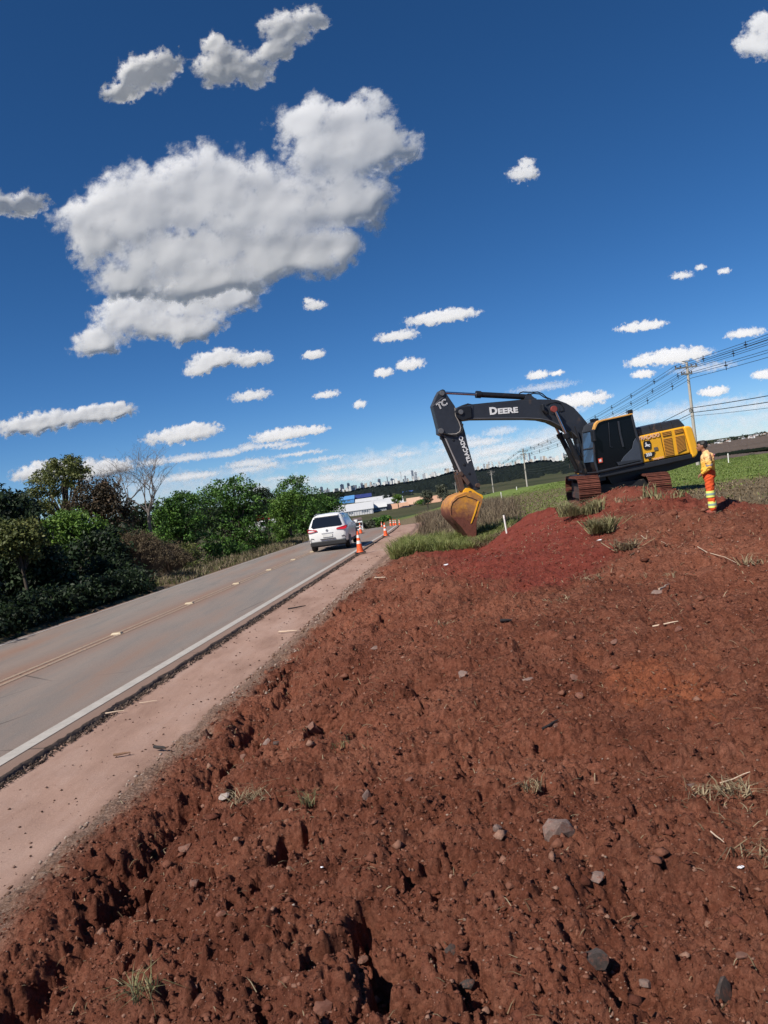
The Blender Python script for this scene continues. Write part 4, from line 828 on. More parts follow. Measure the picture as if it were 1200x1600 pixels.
# roadside stand between road and pit
c = scatter(34000, lambda x, y: outdirt(x, y, .02) & (dl(x, y) > 2.25 + .25 * vnoise(y * 2, y * 0, 4)) & (x < 4.3 + .2 * (y - 27)) & (y < 33 + vnoise(x, x * 0, 3)), (-1, 6, 26, 35))
def low_(q): return np.clip(ss(q[:, 0], 1.9, 2.7) * (1 - ss(q[:, 1], 30.2, 31)), 0, .45)
blades('tall_verge_grass', c[:17000], (.62 + .24 * ss(-c[:17000, 0], -1.4, -.2)) * (.8 + .5 * vnoise(c[:17000, 0] * 1.6, c[:17000, 1] * 1.6, 5)) * (1 - low_(c[:17000])), .020, GRASS, 3, 1.0, toneb=.80)
c2 = c[17000:]; c2 = c2[(c2[:, 0] > 1.9) | (g0.random(len(c2)) < .3)]; blades('dry_verge_grass', c2[:12000], .58 * (1 - low_(c2[:12000])), .016, STRAW, 4, .8)
c = scatter(60000, lambda x, y: outdirt(x, y, .02) & (dl(x, y) > 2.6) & (dl(x, y) < 7 + .06 * (y - 28) + 1.6 * vnoise(y * .4, x * 0, 6)) & (g0.random(len(x)) < 28 / y), (-1, 14, 32, 92))
blades('brown_weeds', c[:26000], .22 + .40 * ss(c[:26000, 1] + 1.5 * vnoise(c[:26000, 0], c[:26000, 1] * .7, 3), 31.5, 36) + .33 * ss(c[:26000, 1], 36, 42) + .3 * ss(c[:26000, 1], 50, 80), .014 + .0003 * c[:26000, 1], WEED, 5, .45)
k = c[26000:34000]; k = k[k[:, 1] > 36]; blades('weed_seed_heads', k, .22, .05, WEED, 6, .9, zoff=.62, toneb=.65); k = c[34000:46000]; blades('green_among_weeds', k, .62, .02 + .0004 * k[:, 1], GRASS, 16, .7, toneb=.45)
# stand between pit and field behind the stake
c = scatter(26000, lambda x, y: outdirt(x, y, .05) & (dl(x, y) > 6), (3.2, 9.5, 24, 36)); blades('dry_bank_grass', c[:9000], .16, .016, STRAW, 7, .9, toneb=.4)
c = scatter(9000, lambda x, y: outdirt(x, y, -.1) & (sdist(x, y, DIRT) < .2) , (3.0, 4.9, 24, 29)); blades('bank_edge_grass', c, .26, .02, STRAW, 8, .8, toneb=.45)
# far verge
c = scatter(90000, lambda x, y: (dl(x, y) < -6.05) & (dl(x, y) > -8.2 + .8 * vnoise(y * .5, y * 0, 4)) & (g0.random(len(x)) < np.clip(34 / y, 0, 1)), (-14, -4, 29, 90))
h = .20 + .3 * ss(-dl(c[:, 0], c[:, 1]), 6.2, 7.6); m_ = g0.random(len(c)) < .45
blades('far_verge_grass', c[m_], h[m_], .02 + .0003 * c[m_][:, 1], mat_leaf('verge_olive', [(0, (.03, .045, .012)), (.5, (.075, .085, .025)), (1, (.16, .16, .06))]), 9, .5); blades('far_verge_straw', c[~m_], h[~m_] * 1.1, .018 + .0003 * c[~m_][:, 1], WEED, 10, .6, toneb=.7)
# tufts that stand alone on the dirt
def tuft(px, py, n, h, spread, mat, label, seed, lean=.9, w=.008, name='grass_tuft', toneb=.6, group=None, cat='grass tuft'):
    c = dhit(px, py); g = np.random.default_rng(seed); r = g.random(n) ** .6 * spread; a = g.random(n) * 6.28; XY = np.stack([c.x + r * np.cos(a), c.y + r * np.sin(a)], 1)
    return blades(name, XY, h, w, mat, seed, lean, kind=None, label=label, cat=cat, group=group, toneb=toneb, zf=lambda x, y: 0 * x + c.z - .01, origin=tuple(c))
STG = mat_leaf('straw_green', [(0, (.09, .095, .035)), (.5, (.20, .19, .09)), (1, (.40, .36, .20))], .25, .8)
tuft(225, 1556, 55, .10, .045, STG, 'pale green-yellow grass tuft in the black hollow at the bottom left', 101, 1.1, .0045)
tuft(480, 1256, 40, .12, .04, STG, 'small pale grass sprig in the middle of the roadside dirt', 102, .8, .005)
tuft(392, 1250, 90, .10, .10, STRAW, 'flattened straw tuft beside a dark hollow near the shoulder', 103, 1.8, .006)
tuft(830, 1232, 40, .08, .05, STRAW, 'dry curled grass root above the big flat stone', 104, 1.2, .006)
tuft(940, 832, 380, .40, .24, STG, 'big pale grass sod lying on the fresh red slope', 105, 1.2, .020)
tuft(978, 858, 110, .22, .17, STRAW, 'trailing straw sod right of the big pale one', 106, 1.8, .018)
tuft(908, 803, 620, .46, .62, STG, 'broad pale green grass clump in front of the left track', 107, .6, .024)
tuft(1016, 776, 26, .42, .20, STG, 'tall thin weed standing before the right track', 108, .35, .03)
tuft(990, 782, 80, .18, .5, STRAW, 'dry weeds along the top of the dirt mound', 109, .7, .022)
tuft(1045, 778, 70, .25, .4, STG, 'low weeds at the foot of the right track', 110, .8, .022)
tuft(1148, 1236, 70, .075, .07, STRAW, 'clump of dug-up roots and straw at the right side', 111, 1.9, .007)
tuft(1184, 1332, 34, .07, .10, STRAW, 'loose pale straw at the right edge', 112, 2.0, .006)
tuft(1150, 1262, 30, .05, .16, STRAW, 'scattered straw below the dug-up roots', 113, 2.2, .005)
tuft(1185, 880, 40, .14, .2, STRAW, 'withered stalks on the mound at the right edge', 114, 1.6, .014)
tuft(700, 975, 30, .08, .14, STRAW, 'small dry tuft on the flat of the pit floor', 115, 1.2, .010)
tuft(920, 905, 40, .09, .2, STRAW, 'pale torn roots along the edge of the red slope', 116, 2.0, .010)
tuft(1035, 900, 30, .08, .2, STRAW, 'thin dry stalks lying on the upper mound', 117, 2.2, .010)
tuft(1085, 1240, 30, .06, .05, STRAW, 'little frayed root beside the roots clump', 118, 1.6, .006)
tuft(870, 938, 20, .08, .15, STRAW, 'lone torn root on the lower red slope', 119, 2.0, .010)
tuft(530, 1165, 40, .08, .08, STG, 'short weed sprouts between clods left of centre', 120, 1.0, .005)
# far trees by the sheds
def far_tree(px, py, rx, ry, Y, mat, label, seed, yb):
    b = P(px, yb, Y); c = P(px, py, Y); s = Y / 1200.; t = thing('tree', label, 'tree', (b.x, Y, b.z), 0, 'trees in the valley'); H = c.z - b.z
    MB().tube([(0, 0, -2), (0, 0, H)], [.3, .12], 6).build('trunk', BARK, t); B = [(0, 0, H, rx * s, rx * s, ry * s), (rx * s * .3, 0, H + ry * s * .3, rx * s * .6, rx * s * .6, ry * s * .6)]
    V, F, T = leaf_cloud(B, 90, 22, .9, .32, seed, .3); link('crown', np_mesh('crown', V, F, dict(tone=T)), mat, t)
FT = mat_leaf('gum_leaves', [(0, (.035, .045, .030)), (.5, (.075, .085, .055)), (1, (.14, .145, .10))])
far_tree(692, 768, 9, 13, 330, FT, 'tall rounded grey-green gum tree left of the bucket', 201, 786); far_tree(668, 776, 10, 10, 340, FT, 'shorter grey-green tree left of the tall gum tree', 202, 788)
far_tree(702, 778, 9, 8, 320, FT, 'low grey-green tree squeezed against the bucket', 203, 788); far_tree(622, 779, 8, 6, 420, L_BRIGHT, 'small bright green tree above the white warehouse roof', 204, 787)
far_tree(762, 777, 6, 5, 200, FT, 'small grey tree right of the bucket behind the crest', 205, 786); far_tree(602, 812, 9, 5, 260, L_GREEN, 'dark green shrub in front of the grey warehouse', 206, 818)
far_tree(590, 816, 8, 5, 230, L_GREEN, 'green shrub beyond the road behind the oncoming truck', 207, 822); far_tree(578, 820, 7, 4, 215, FT, 'pale scrubby tree beside the oncoming truck', 208, 826)
B = []
for i in range(46):
    px = rnd.uniform(1070, 1214); Yt = 1890 - 420 * rnd.random() ** 1.6; Zc = P(px, np.interp(px, [q[0] for q in TH], [q[1] for q in TH]), 1900).z; r_ = rnd.uniform(2.5, 5.5); B.append([P(px, 700, Yt).x, Yt, -13.5 + (Zc + 13.5) * (1 - (1900 - Yt) / 1450) ** .75 + r_ * .4, r_ * rnd.uniform(1, 2), r_, r_])
V, F, T = leaf_cloud(np.array(B), 900, 10, 1.8, .9, 555, .4); tag(link('town_trees', np_mesh('town_trees', V, F, dict(tone=T)), L_DARK), kind='stuff')
far_tree(890, 714, 7, 8, 700, L_DARK, 'dark round tree on the ridge beside the excavator', 209, 728)
far_tree(548, 796, 8, 3, 520, L_OLIVE, 'olive scrub between the blue halls and white warehouses', 210, 801); far_tree(575, 793, 8, 3, 520, L_OLIVE, 'second olive scrub below the dark blue hall', 211, 798)
far_tree(660, 784, 12, 3, 420, L_GREEN, 'flat green scrub behind the terracotta buildings', 212, 789)
# ------------------------------------------------------------------ the excavator
FX = Vector((-.981, -.193, 0)).normalized(); LX = Vector((-FX.y, FX.x, 0)); EO = Vector((9.65, 32.0, -.35))
def E(px, py, l=0.0):
    """metres (ahead, up) in the machine's own frame of a photo pixel that lies l metres left of its centreline"""
    r = rays(px, py); r = Vector(r); e = Vector((0, 0, EYE)); t = (l - (e - EO).dot(LX)) / r.dot(LX); p = e + r * t - EO
    return (p.dot(FX), p.z)
def EP(l, *pts): return [E(x, y, l) for x, y in pts]
MG = (.115, .060, .045)
DK = paint('charcoal_machine_paint', (.030, .034, .044), .42, .2, (.09, .06, .05), .05, scale=.9)
BK = paint('black_machine_paint', (.012, .013, .016), .45, .2, (.06, .04, .03), .12, scale=1.5)
YE = paint('machine_yellow', (.90, .45, .025), .38, .05); YP = paint('grille_amber', (.50, .235, .040), .6, .12)
CH = paint('chromed_rod', (.62, .62, .64), .18, .05, metal=1); HO = paint('rubber_hose', (.014, .014, .015), .55, .2); GL = paint('tinted_cab_glass', (.004, .005, .008), .12, .1, spec=.22)
WT = paint('white_decal', (.80, .80, .80), .5, .03); PKD = paint('faded_pink_decal', (.80, .50, .36), .5, .03); RD = paint('red_decal', (.62, .09, .05), .5, .1); OR = paint('orange_step_paint', (.82, .34, .03), .45, .06)
MUD = paint('caked_mud', (.135, .040, .025), .95, .35, scale=5, bmp=.03)
def mat_bucket():
    m, nt, b = nodes('muddy_bucket_paint'); co = objco(nt); s = N(nt, 'ShaderNodeSeparateXYZ'); nt.links.new(co, s.inputs[0])
    n = noise(nt, 2.2, 7, .7, co); zz = mth(nt, 'ADD', mth(nt, 'MULTIPLY', s.outputs[2], 1.0), mth(nt, 'MULTIPLY', s.outputs[0], -.42))
    k = smooth(nt, mth(nt, 'ADD', zz, mth(nt, 'MULTIPLY', mth(nt, 'SUBTRACT', n, .5), 1.5)), BZ + .25, BZ - .35)
    y = ramp(nt, noise(nt, 5, 5, .6, co), [(.35, (.48, .21, .045)), (.65, (.66, .29, .03))]); tan = ramp(nt, noise(nt, 9, 6, .7, co), [(.3, (.22, .10, .055)), (.7, (.40, .19, .08))])
    out = mixc(nt, mth(nt, 'MULTIPLY', smooth(nt, noise(nt, 1.4, 6, .7, co), .40, .58), .85), y, tan)
    out = mixc(nt, k, out, ramp(nt, noise(nt, 20, 5, .7, co), [(.3, (.10, .028, .018)), (.7, (.20, .06, .038))])); nt.links.new(out, b.inputs['Base Color']); b.inputs['Roughness'].default_value = .7; bump(nt, b, n, .03); return m
ex = thing('excavator', 'yellow and charcoal crawler excavator with its bucket lowered over the roadside weeds', 'excavator', EO, math.atan2(FX.y, FX.x))
W2 = 1.42
# --- undercarriage
AN = math.atan2(.948, .309); UR = Matrix.Rotation(AN, 4, 'Z')
zr_ = E(1052, 779, 1.9)[1]; zl_ = E(912, 789, 1.4)[1]; TL, TR_ = 3.3, .50
def track(side):
    zc = (zr_ if side > 0 else zl_) + .02
    M = UR @ Matrix.Translation((.05, side * 1.33, zc)) @ Matrix.Rotation(-.035, 4, 'X'); mb = MB()
    def bx(*a): mb.box(*a, M=M)
    bx(-TL / 2, TL / 2, -.20, .20, .30, .78); bx(-TL / 2 + .2, TL / 2 - .2, -.26, .26, .18, .42)
    for s_ in (-1, 1):
        c = [(s_ * TL / 2 + .40 * math.cos(k * math.pi / 9), .52 + .40 * math.sin(k * math.pi / 9)) for k in range(18)]; mb.prism(c, -.17, .17, lambda a, l, b: M @ Vector((a, l, b)))
    for k in range(8): 
        x = -TL / 2 + .25 + k * (TL - .5) / 7; c = [(x + .13 * math.cos(j * math.pi / 6), .16 + .13 * math.sin(j * math.pi / 6)) for j in range(12)]; mb.prism(c, -.2, .2, lambda a, l, b: M @ Vector((a, l, b)))
    t = mb.build('track', paint('track_frame_steel', (.035, .028, .025), .7, .3, (.10, .04, .03), .45, scale=2), ex)
    n = 48; per = 2 * TL + 2 * math.pi * TR_; 
    for i in range(n):
        s_ = per * i / n
        if s_ < TL: x, z, a = -TL / 2 + s_, TR_ + .52 , 0
        elif s_ < TL + math.pi * TR_: th = (s_ - TL) / TR_; x, z, a = TL / 2 + TR_ * math.sin(th), .52 + TR_ * math.cos(th), th
        elif s_ < 2 * TL + math.pi * TR_: x, z, a = TL / 2 - (s_ - TL - math.pi * TR_), .52 - TR_, math.pi
        else: th = (s_ - 2 * TL - math.pi * TR_) / TR_; x, z, a = -TL / 2 - TR_ * math.sin(th), .52 - TR_ * math.cos(th), math.pi + th
        o = link('track_shoe', SHOE, MUD, t); o.matrix_local = M @ Matrix.Translation((x, 0, z)) @ Matrix.Rotation(a, 4, 'Y') @ Matrix.Rotation(random.Random(i).uniform(-.02, .02), 4, 'X')
    return t
mb = MB(); mb.box(-.095, .095, -.42, .42, -.02, .03); mb.box(-.085, -.055, -.42, .42, .03, .075); mb.box(.0, .03, -.42, .42, .03, .06); mb.box(-.11, .11, -.16, .16, -.10, -.02); SHOE = mb.mesh('track_shoe')
track(1); track(-1)
zc_ = (zr_ + zl_) / 2; mb = MB(); mb.box(-1.0, 1.0, -1.2, 1.2, zc_ + .42, zc_ + .80, M=UR); mb.lathe([(.75, zc_ + .78), (.75, zc_ + 1.12)], 28)
mb.build('carbody', BK, ex, bevel=.03)
# --- upper structure
deckp = EP(W2, (938, 738.6), (1006, 724), (1081, 708.8), (1082, 716), (1010, 732), (935, 747.5)); mb = MB(); mb.prism(deckp, -W2, W2)
mb.build('deck_frame', paint('deck_charcoal', (.022, .024, .030), .5, .2), ex, bevel=.03)
sw = [(a, b - .02) for a, b in EP(0, (925, 738), (1075, 705), (1072, 722), (1010, 741), (938, 757))]; mb = MB(); mb.prism(sw, -1.0, 1.0); mb.build('swing_frame', BK, ex)
cover = EP(W2, (997, 682), (1067.5, 666.5), (1079.6, 707.6), (1006, 723.2)); mb = MB(); mb.prism(cover, W2 - .02, -W2); cv = mb.build('engine_cover', YE, ex, bevel=.05, seg=3)
cw = EP(W2, (1068.6, 666.3), (1078, 664.9), (1082.5, 668.6), (1090, 694), (1091.6, 708), (1087.5, 714.6), (1082, 715.2), (1080.3, 707.4)); 
mb = MB(); mb.prism([(a, b) for a, b in cw], W2, -W2); mb.build('counterweight', YE, ex, bevel=.09, seg=4)
hood = EP(1.15, (993, 669), (1061, 654), (1071.5, 665.5), (1066, 668), (998, 683)); mb = MB(); mb.prism(hood, -1.2, 1.15); hd = mb.build('hood', DK, ex, bevel=.06, seg=3)
for u in (.3, .55, .8):
    p0 = Vector((hood[0][0] * (1 - u) + hood[1][0] * u, 1.16, hood[0][1] * (1 - u) + hood[1][1] * u)); p1 = Vector((hood[4][0] * (1 - u) + hood[3][0] * u, 1.16, hood[4][1] * (1 - u) + hood[3][1] * u))
    MB().tube([p0, p1], .012, 4).build('panel_seam', BK, hd)
def quad_in(l, pts, th, name, mat, par, bev=.0): mb = MB(); mb.prism(EP(l, *pts), l - th, l); return mb.build(name, mat, par, bevel=bev)
def louvre(pts, nsl):
    g = quad_in(W2 + .006, pts, .012, 'grille', YP, ex); c = EP(W2 + .02, *pts); me = None
    for i in range(nsl):
        u = (i + .5) / nsl; a0 = (c[0][0] * (1 - u) + c[3][0] * u, c[0][1] * (1 - u) + c[3][1] * u); a1 = (c[1][0] * (1 - u) + c[2][0] * u, c[1][1] * (1 - u) + c[2][1] * u)
        MB().tube([(a0[0], W2 + .012, a0[1]), (a1[0], W2 + .012, a1[1])], .012, 4).build('louvre_slat', YP, g)
louvre([(1036.5, 686), (1049.5, 683.2), (1053.5, 711.2), (1040.5, 713.4)], 12); louvre([(1055.3, 682.2), (1068.5, 679.4), (1072.2, 701.8), (1059.3, 708.2)], 12)
louvre([(1034.5, 675.6), (1048, 672.7), (1049, 679.6), (1036, 682.3)], 3); louvre([(1053.5, 671.6), (1066.5, 668.9), (1067.5, 675.6), (1054.8, 678.2)], 3)
mb = MB(); c = EP(W2, (1030.5, 675.5), (1039.5, 716)); mb.tube([(c[0][0], W2 + .003, c[0][1]), (c[1][0], W2 + .003, c[1][1])], .010, 4); c = EP(W2, (1074.3, 666), (1084.5, 705)); mb.build('door_seam', BK, ex)
# writing and marks
def text(s, px, py, l, size, mat, ang, par=None, name='lettering', bold=.0, ext=.004, shear=0, sx=1, off=.012):
    cu = bpy.data.curves.new(name, 'FONT'); cu.body = s; cu.size = size; cu.extrude = ext; cu.offset = bold; cu.align_x = 'CENTER'; cu.align_y = 'CENTER'; cu.shear = shear; cu.resolution_u = 3
    tmp = bpy.data.objects.new('tmp', cu); col.objects.link(tmp); dg = bpy.context.evaluated_depsgraph_get(); me = bpy.data.meshes.new_from_object(tmp.evaluated_get(dg)); bpy.data.objects.remove(tmp)
    me.name = name; me.materials.clear(); s_, z_ = E(px, py, l); o = link(name, me, mat, par or ex)
    B = Matrix(((-1, 0, 0), (0, 0, 1), (0, 1, 0))).to_4x4()          # text x -> backwards, y -> up, z -> left
    o.matrix_local = Matrix.Translation((s_, l + off, z_)) @ B @ Matrix.Rotation(ang, 4, 'Z') @ Matrix.Diagonal((sx, 1, 1, 1)); return o
def ang_px(x0, y0, x1, y1, l):
    a, b = E(x0, y0, l), E(x1, y1, l); return math.atan2(b[1] - a[1], -(b[0] - a[0]))
av = ang_px(1006, 723, 1079, 707.6, W2)
text('TRAÇADO', 1013.5, 682.6, W2, .20, PKD, av, cv, bold=.006)
lg = text('350', 1013.5, 710.6, W2, .17, WT, av, cv, bold=.008, off=.022)
quad_in(W2 + .012, [(1006.3, 709.3), (1023.8, 705.2), (1021.3, 712.8), (1007.3, 716)], .008, 'model_plate', BK, cv); quad_in(W2 + .012, [(1013, 716.8), (1019, 715.4), (1017, 718.6), (1014, 719)], .008, 'small_decal', BK, cv)
quad_in(W2 + .012, [(1021.5, 699.4), (1027.6, 698), (1028.4, 702.6), (1022.4, 704)], .008, 'small_decal', paint('grey_decal', (.16, .13, .10), .6), cv)
text('TRAÇADO', 1028.5, 716.2, W2, .10, PKD, av, cv, bold=.002)
c0 = E(1011.2, 695.3, W2 + .01); mb = MB(); rp = []
for k in range(24):
    a = 2 * math.pi * k / 24; q = (abs(math.cos(a)) ** 5 + abs(math.sin(a)) ** 5) ** (-.2); rp.append((c0[0] + .165 * q * math.cos(a + av), c0[1] + .165 * q * math.sin(a + av)))
mb.prism(rp, W2, W2 + .015); em = mb.build('emblem', BK, cv)
deer = [(-.115, -.02), (-.10, -.06), (-.03, -.045), (.03, -.06), (.085, -.095), (.12, -.085), (.07, -.045), (.10, -.02), (.13, -.045), (.135, -.025), (.105, .015), (.05, .012), (.005, .03), (-.02, .06), (-.015, .10), (-.045, .125), (-.04, .09), (-.065, .115), (-.058, .075), (-.095, .055), (-.06, .04), (-.055, .0), (-.09, -.02)]
mb = MB(); mb.prism([(c0[0] - (x * math.cos(av) - z * math.sin(av)), c0[1] + x * math.sin(av) + z * math.cos(av)) for x, z in deer], W2 + .013, W2 + .02); mb.build('leaping_deer', WT, em)
# --- cab
CL = 1.45; CR_ = .47
cabp = EP(CL, (934.6, 738), (930, 722), (928.4, 700), (928, 686), (927.8, 672), (931, 662.5), (940, 657.6), (987, 647.6), (993, 672), (999, 695), (1003.5, 722.5))
ins = [(a * 1.0, b) for a, b in cabp]; mb = MB(); mb.prism(ins, CR_ + .03, CL - .035); cab = mb.build('cab', GL, ex)
mb = MB()
for l in (CL - .02, CR_ + .02): mb.tube([(a, l, b) for a, b in cabp[:6]], .045, 6); mb.tube([(a, l, b) for a, b in cabp[7:]], .055, 6)
mb.tube([(a, CL - .02, b) for a, b in EP(CL, (934.6, 738), (1003.5, 722.5))], .06, 6); mb.tube([(a, CL - .01, b) for a, b in EP(CL, (966.3, 658), (969, 677), (974, 698))], .045, 6); mb.tube([(a, CL - .02, b) for a, b in EP(CL, (951.3, 660), (953.5, 698), (957, 699))], .018, 5)
for i in (0, 2, 4): mb.tube([(cabp[i][0], CR_, cabp[i][1]), (cabp[i][0], CL, cabp[i][1])], .04, 6)
mb.build('cab_frame', DK, cab, 60)
mb = MB(); top = EP(CL, (926.8, 671), (929.6, 661.5), (934, 657.3), (941, 655.6), (988, 645.6), (988.4, 647.8), (942, 658), (936, 660.3), (933, 663.5), (929.4, 672))
mb.prism(top, CL - .12, CL + .03); mb.build('cab_roof_trim', paint('cab_roof_orange', (.78, .40, .10), .4, .06), cab, bevel=.015); mb = MB(); mb.prism([(a, b - .02) for a, b in top], CR_ - .02, CL - .125); mb.build('cab_roof', DK, cab, bevel=.02)
quad_in(CL + .012, [(966.5, 727.3), (975, 713.5), (988, 700.5), (990, 690), (993.4, 684.5), (998.5, 694), (1002.5, 719.5)], .03, 'side_panel', paint('slate_panel', (.055, .066, .088), .45, .1), cab, .01)
quad_in(CL + .02, [(963.5, 722), (966.5, 727.3), (1000, 719.5), (1000, 717.5)], .02, 'door_sill', DK, cab)
quad_in(CL + .008, [(934.5, 716.8), (941, 715.2), (942, 722.2), (935.6, 723.6)], .01, 'warning_label', RD, cab); quad_in(CL + .014, [(936, 718.3), (939.3, 717.4), (940, 721), (936.8, 721.8)], .01, 'label_print', WT, cab)
s_ = cabp[2][0]; mb = MB(); a, b = E(909.5, 680, CR_), E(912, 720, CR_)
mb.add([(cabp[4][0] + .03, CR_ + .06, cabp[4][1] - .05), (cabp[4][0] + .03, CL - .07, cabp[4][1] - .05), (cabp[1][0] + .03, CL - .07, cabp[1][1] + .02), (cabp[1][0] + .03, CR_ + .06, cabp[1][1] + .02)], [(0, 1, 2, 3)])
wsd = mb.build('windshield', paint('windshield_glass', (.05, .085, .14), .04, .2, spec=1.0), cab)
mb = MB(); mb.box(-.05, .05, -.16, .12, -.22, .22); o = mb.build('mirror', BK, cab, bevel=.03); e_ = E(929, 681, CL + .12); o.location = (e_[0] + .05, CL + .12, e_[1])
mb = MB(); mb.box(-.08, .08, -.09, .09, 0, .16); o = mb.build('beacon', BK, cab, bevel=.02); e_ = E(984.8, 645.8, CL - .3); o.location = (e_[0], CL - .3, e_[1] - .02)
mb = MB(); e_ = E(934, 654, 1.0); mb.box(-.12, .05, -.4, .25, -.05, .06); mb.box(-.1, .02, -.3, -.16, .06, .18); mb.box(-.1, .02, .05, .2, .06, .16); o = mb.build('roof_lamps', BK, cab); o.location = (e_[0] + .1, .85, e_[1] - .15)
mb = MB(); p = [(a, CL + .08, b) for a, b in EP(CL + .08, (927.5, 684), (928.3, 705), (931, 722))]; mb.tube(p, .016, 5); mb.build('grab_rail', BK, cab)
# interior seat seen faintly through the door is left dark; door step and lamps below
quad_in(W2 - .1, [(936, 745), (946, 743), (947, 750), (938, 752)], .4, 'step', BK, ex)
# right front platform
pf = EP(-.95, (905, 744.8), (903, 735), (906, 731), (911, 735), (915.5, 744)); mb = MB(); mb.prism(pf, -1.35, -.75); mb.build('front_step_box', OR, ex, bevel=.03)
mb = MB(); p = [(a, -1.3, b) for a, b in EP(-1.3, (902, 746), (899.5, 728), (898.8, 712), (901, 706))]; mb.tube(p, .022, 5); p = [(a, -.8, b) for a, b in EP(-.8, (905, 742), (902.5, 720), (901.5, 709))]; mb.tube(p, .02, 5); mb.build('platform_rail', paint('rail_grey', (.30, .27, .25), .5), ex)
pf = EP(-1.0, (902, 745), (918, 743), (930, 748), (925, 751), (904, 750)); mb = MB(); mb.prism(pf, -1.4, .4); mb.build('front_frame', BK, ex)
# --- boom
bl = .26
boomp = EP(bl, (711.5, 641), (713.5, 636.8), (721, 634.4), (737, 633.2), (775, 629.2), (808, 625.8), (837, 623.8), (863, 624), (872, 625), (884, 629.5), (896, 636.5), (907, 648), (918.5, 662), (924, 676), (926, 700), (922, 716),
     (913, 720), (906, 712), (905.5, 693), (903, 684), (896, 677), (883, 670), (867, 661.7), (860, 658.3), (845, 655), (824, 654), (780, 654.2), (740, 654.6), (728, 656.2), (719, 655), (713.6, 650))
mb = MB(); mb.prism(boomp, -bl, bl); boom = mb.build('boom', DK, ex, bevel=.02)
low = EP(bl + .012, (719, 655.2), (728, 656.4), (740, 654.8), (780, 654.4), (824, 654.2), (845, 655.2), (860, 658.5), (867, 661.9), (883, 670.2), (896, 677.2), (903, 684.2))
mb = MB(); mb.tube([(a, bl + .01, b + .02) for a, b in low], .022, 4); mb.tube([(a, -bl - .01, b + .02) for a, b in low], .022, 4); mb.build('bottom_flange', paint('worn_grey_edge', (.10, .10, .115), .5, .2), boom)
quad_in(bl + .02, [(737.5, 633.8), (739.5, 633.5), (739.8, 654), (737.8, 654.2)], .02, 'weld_plate', DK, boom)
text('DEERE', 787.8, 641.4, bl, .285, WT, ang_px(766, 646.5, 810, 643.2, bl), boom, bold=.016, sx=1.08)
cu = text('D', 770.6, 642.6, bl, .39, WT, ang_px(766, 646.5, 810, 643.2, bl), boom, bold=.018)
bpy.data.objects.remove([o for o in boom.children if o.name.startswith('lettering') and o is not cu][0]); cu.scale = (1.12, 1, 1); text('EERE', 793.3, 642.0, bl, .30, WT, ang_px(766, 646.5, 810, 643.2, bl), boom, bold=.012, sx=1.36)
def disc(px, py, l, r, th, name, mat, par, n=18):
    s_, z_ = E(px, py, l); mb = MB(); mb.prism([(s_ + r * math.cos(2 * math.pi * k / n), z_ + r * math.sin(2 * math.pi * k / n)) for k in range(n)], l - th, l); return mb.build(name, mat, par, bevel=.01)
disc(866.3, 639, bl + .50, .13, .12, 'cylinder_pin', paint('red_grease_cap', (.25, .05, .04), .5), boom); disc(866.3, 639, bl + .02, .24, .02, 'boss', DK, boom)
mb = MB(); p = EP(bl + .09, (848, 632), (849, 641), (854.5, 646)); mb.tube([(a, bl + .09, b) for a, b in p], .075, 8); mb.build('work_lamp', BK, boom, bevel=.01)
def cyl(name, a, b, l, r, rod, frac, par, collar=True):
    """a hydraulic cylinder from pixel a (barrel end) to pixel b (rod eye)"""
    A, B = E(*a, l), E(*b, l); A = Vector((A[0], l, A[1])); B = Vector((B[0], l, B[1])); M_ = A.lerp(B, frac); d = (B - A).normalized()
    mb = MB(); mb.tube([A, M_], r, 14); 
    if collar: mb.tube([M_ - d * .10, M_ + d * .10], r * 1.28, 14)
    mb.tube([A + Vector((0, -r, 0)) - d * 0, A + Vector((0, r, 0))], r * 1.2, 10)
    t = mb.build(name, BK, par, 50); mb = MB(); mb.tube([M_, B], rod, 12); mb.build('piston_rod', CH, t, 60); mb = MB(); mb.tube([B + Vector((0, -.09, 0)), B + Vector((0, .09, 0))], r * 1.05, 12); mb.build('rod_eye', BK, t, 50); return t
for l in (.46, -.46): cyl('boom_cylinder', (911.5, 737) if l > 0 else (903, 735), (866.3, 639.5) if l > 0 else (855, 641), l, .105, .055, .58, ex)
cyl('arm_cylinder', (825, 620.4), (690.8, 613.6), 0, .115, .055, .585, ex)
mb = MB(); b_ = EP(.14, (818, 626), (822, 617.5), (828, 616.8), (838, 624)); mb.prism(b_, -.18, -.13); mb.prism(b_, .13, .18); mb.build('cylinder_bracket', DK, boom)
# --- arm
al = .21
armp = EP(al, (684.8, 669), (676.0, 634.0), (683, 617.5), (687, 610.2), (691, 608.8), (695.2, 611.5), (702, 621.5), (710.5, 634), (716, 647), (722, 659.5), (727, 676), (731, 694.5), (740, 727), (750.5, 764.5), (741, 766.5), (733.5, 760), (727.5, 744), (722, 738.5), (707, 707), (697, 684), (691.5, 681), (685.5, 678))
mb = MB(); mb.prism(armp, -al, al); arm = mb.build('arm', DK, ex, bevel=.018)
mb = MB(); p = EP(al + .03, (711, 637), (712, 650), (717, 659), (720, 668), (718.5, 674.5), (712.5, 678), (703, 678.5), (694, 678)); mb.tube([(a, al + .03, b) for a, b in p], .020, 6); mb.build('hose', paint('pale_hose', (.32, .29, .27), .5), arm)
for q in [(689.5, 673.2, .11), (691, 614.3, .10)]: disc(q[0], q[1], al + .06, q[2], .1, 'pin', paint('pin_steel', (.22, .21, .20), .4, metal=.6), arm)
for q in [(708.6, 687.6, .05), (725.8, 726, .06), (733.5, 740, .05)]: disc(q[0], q[1], al + .02, q[2], .03, 'grease_point', BK, arm)
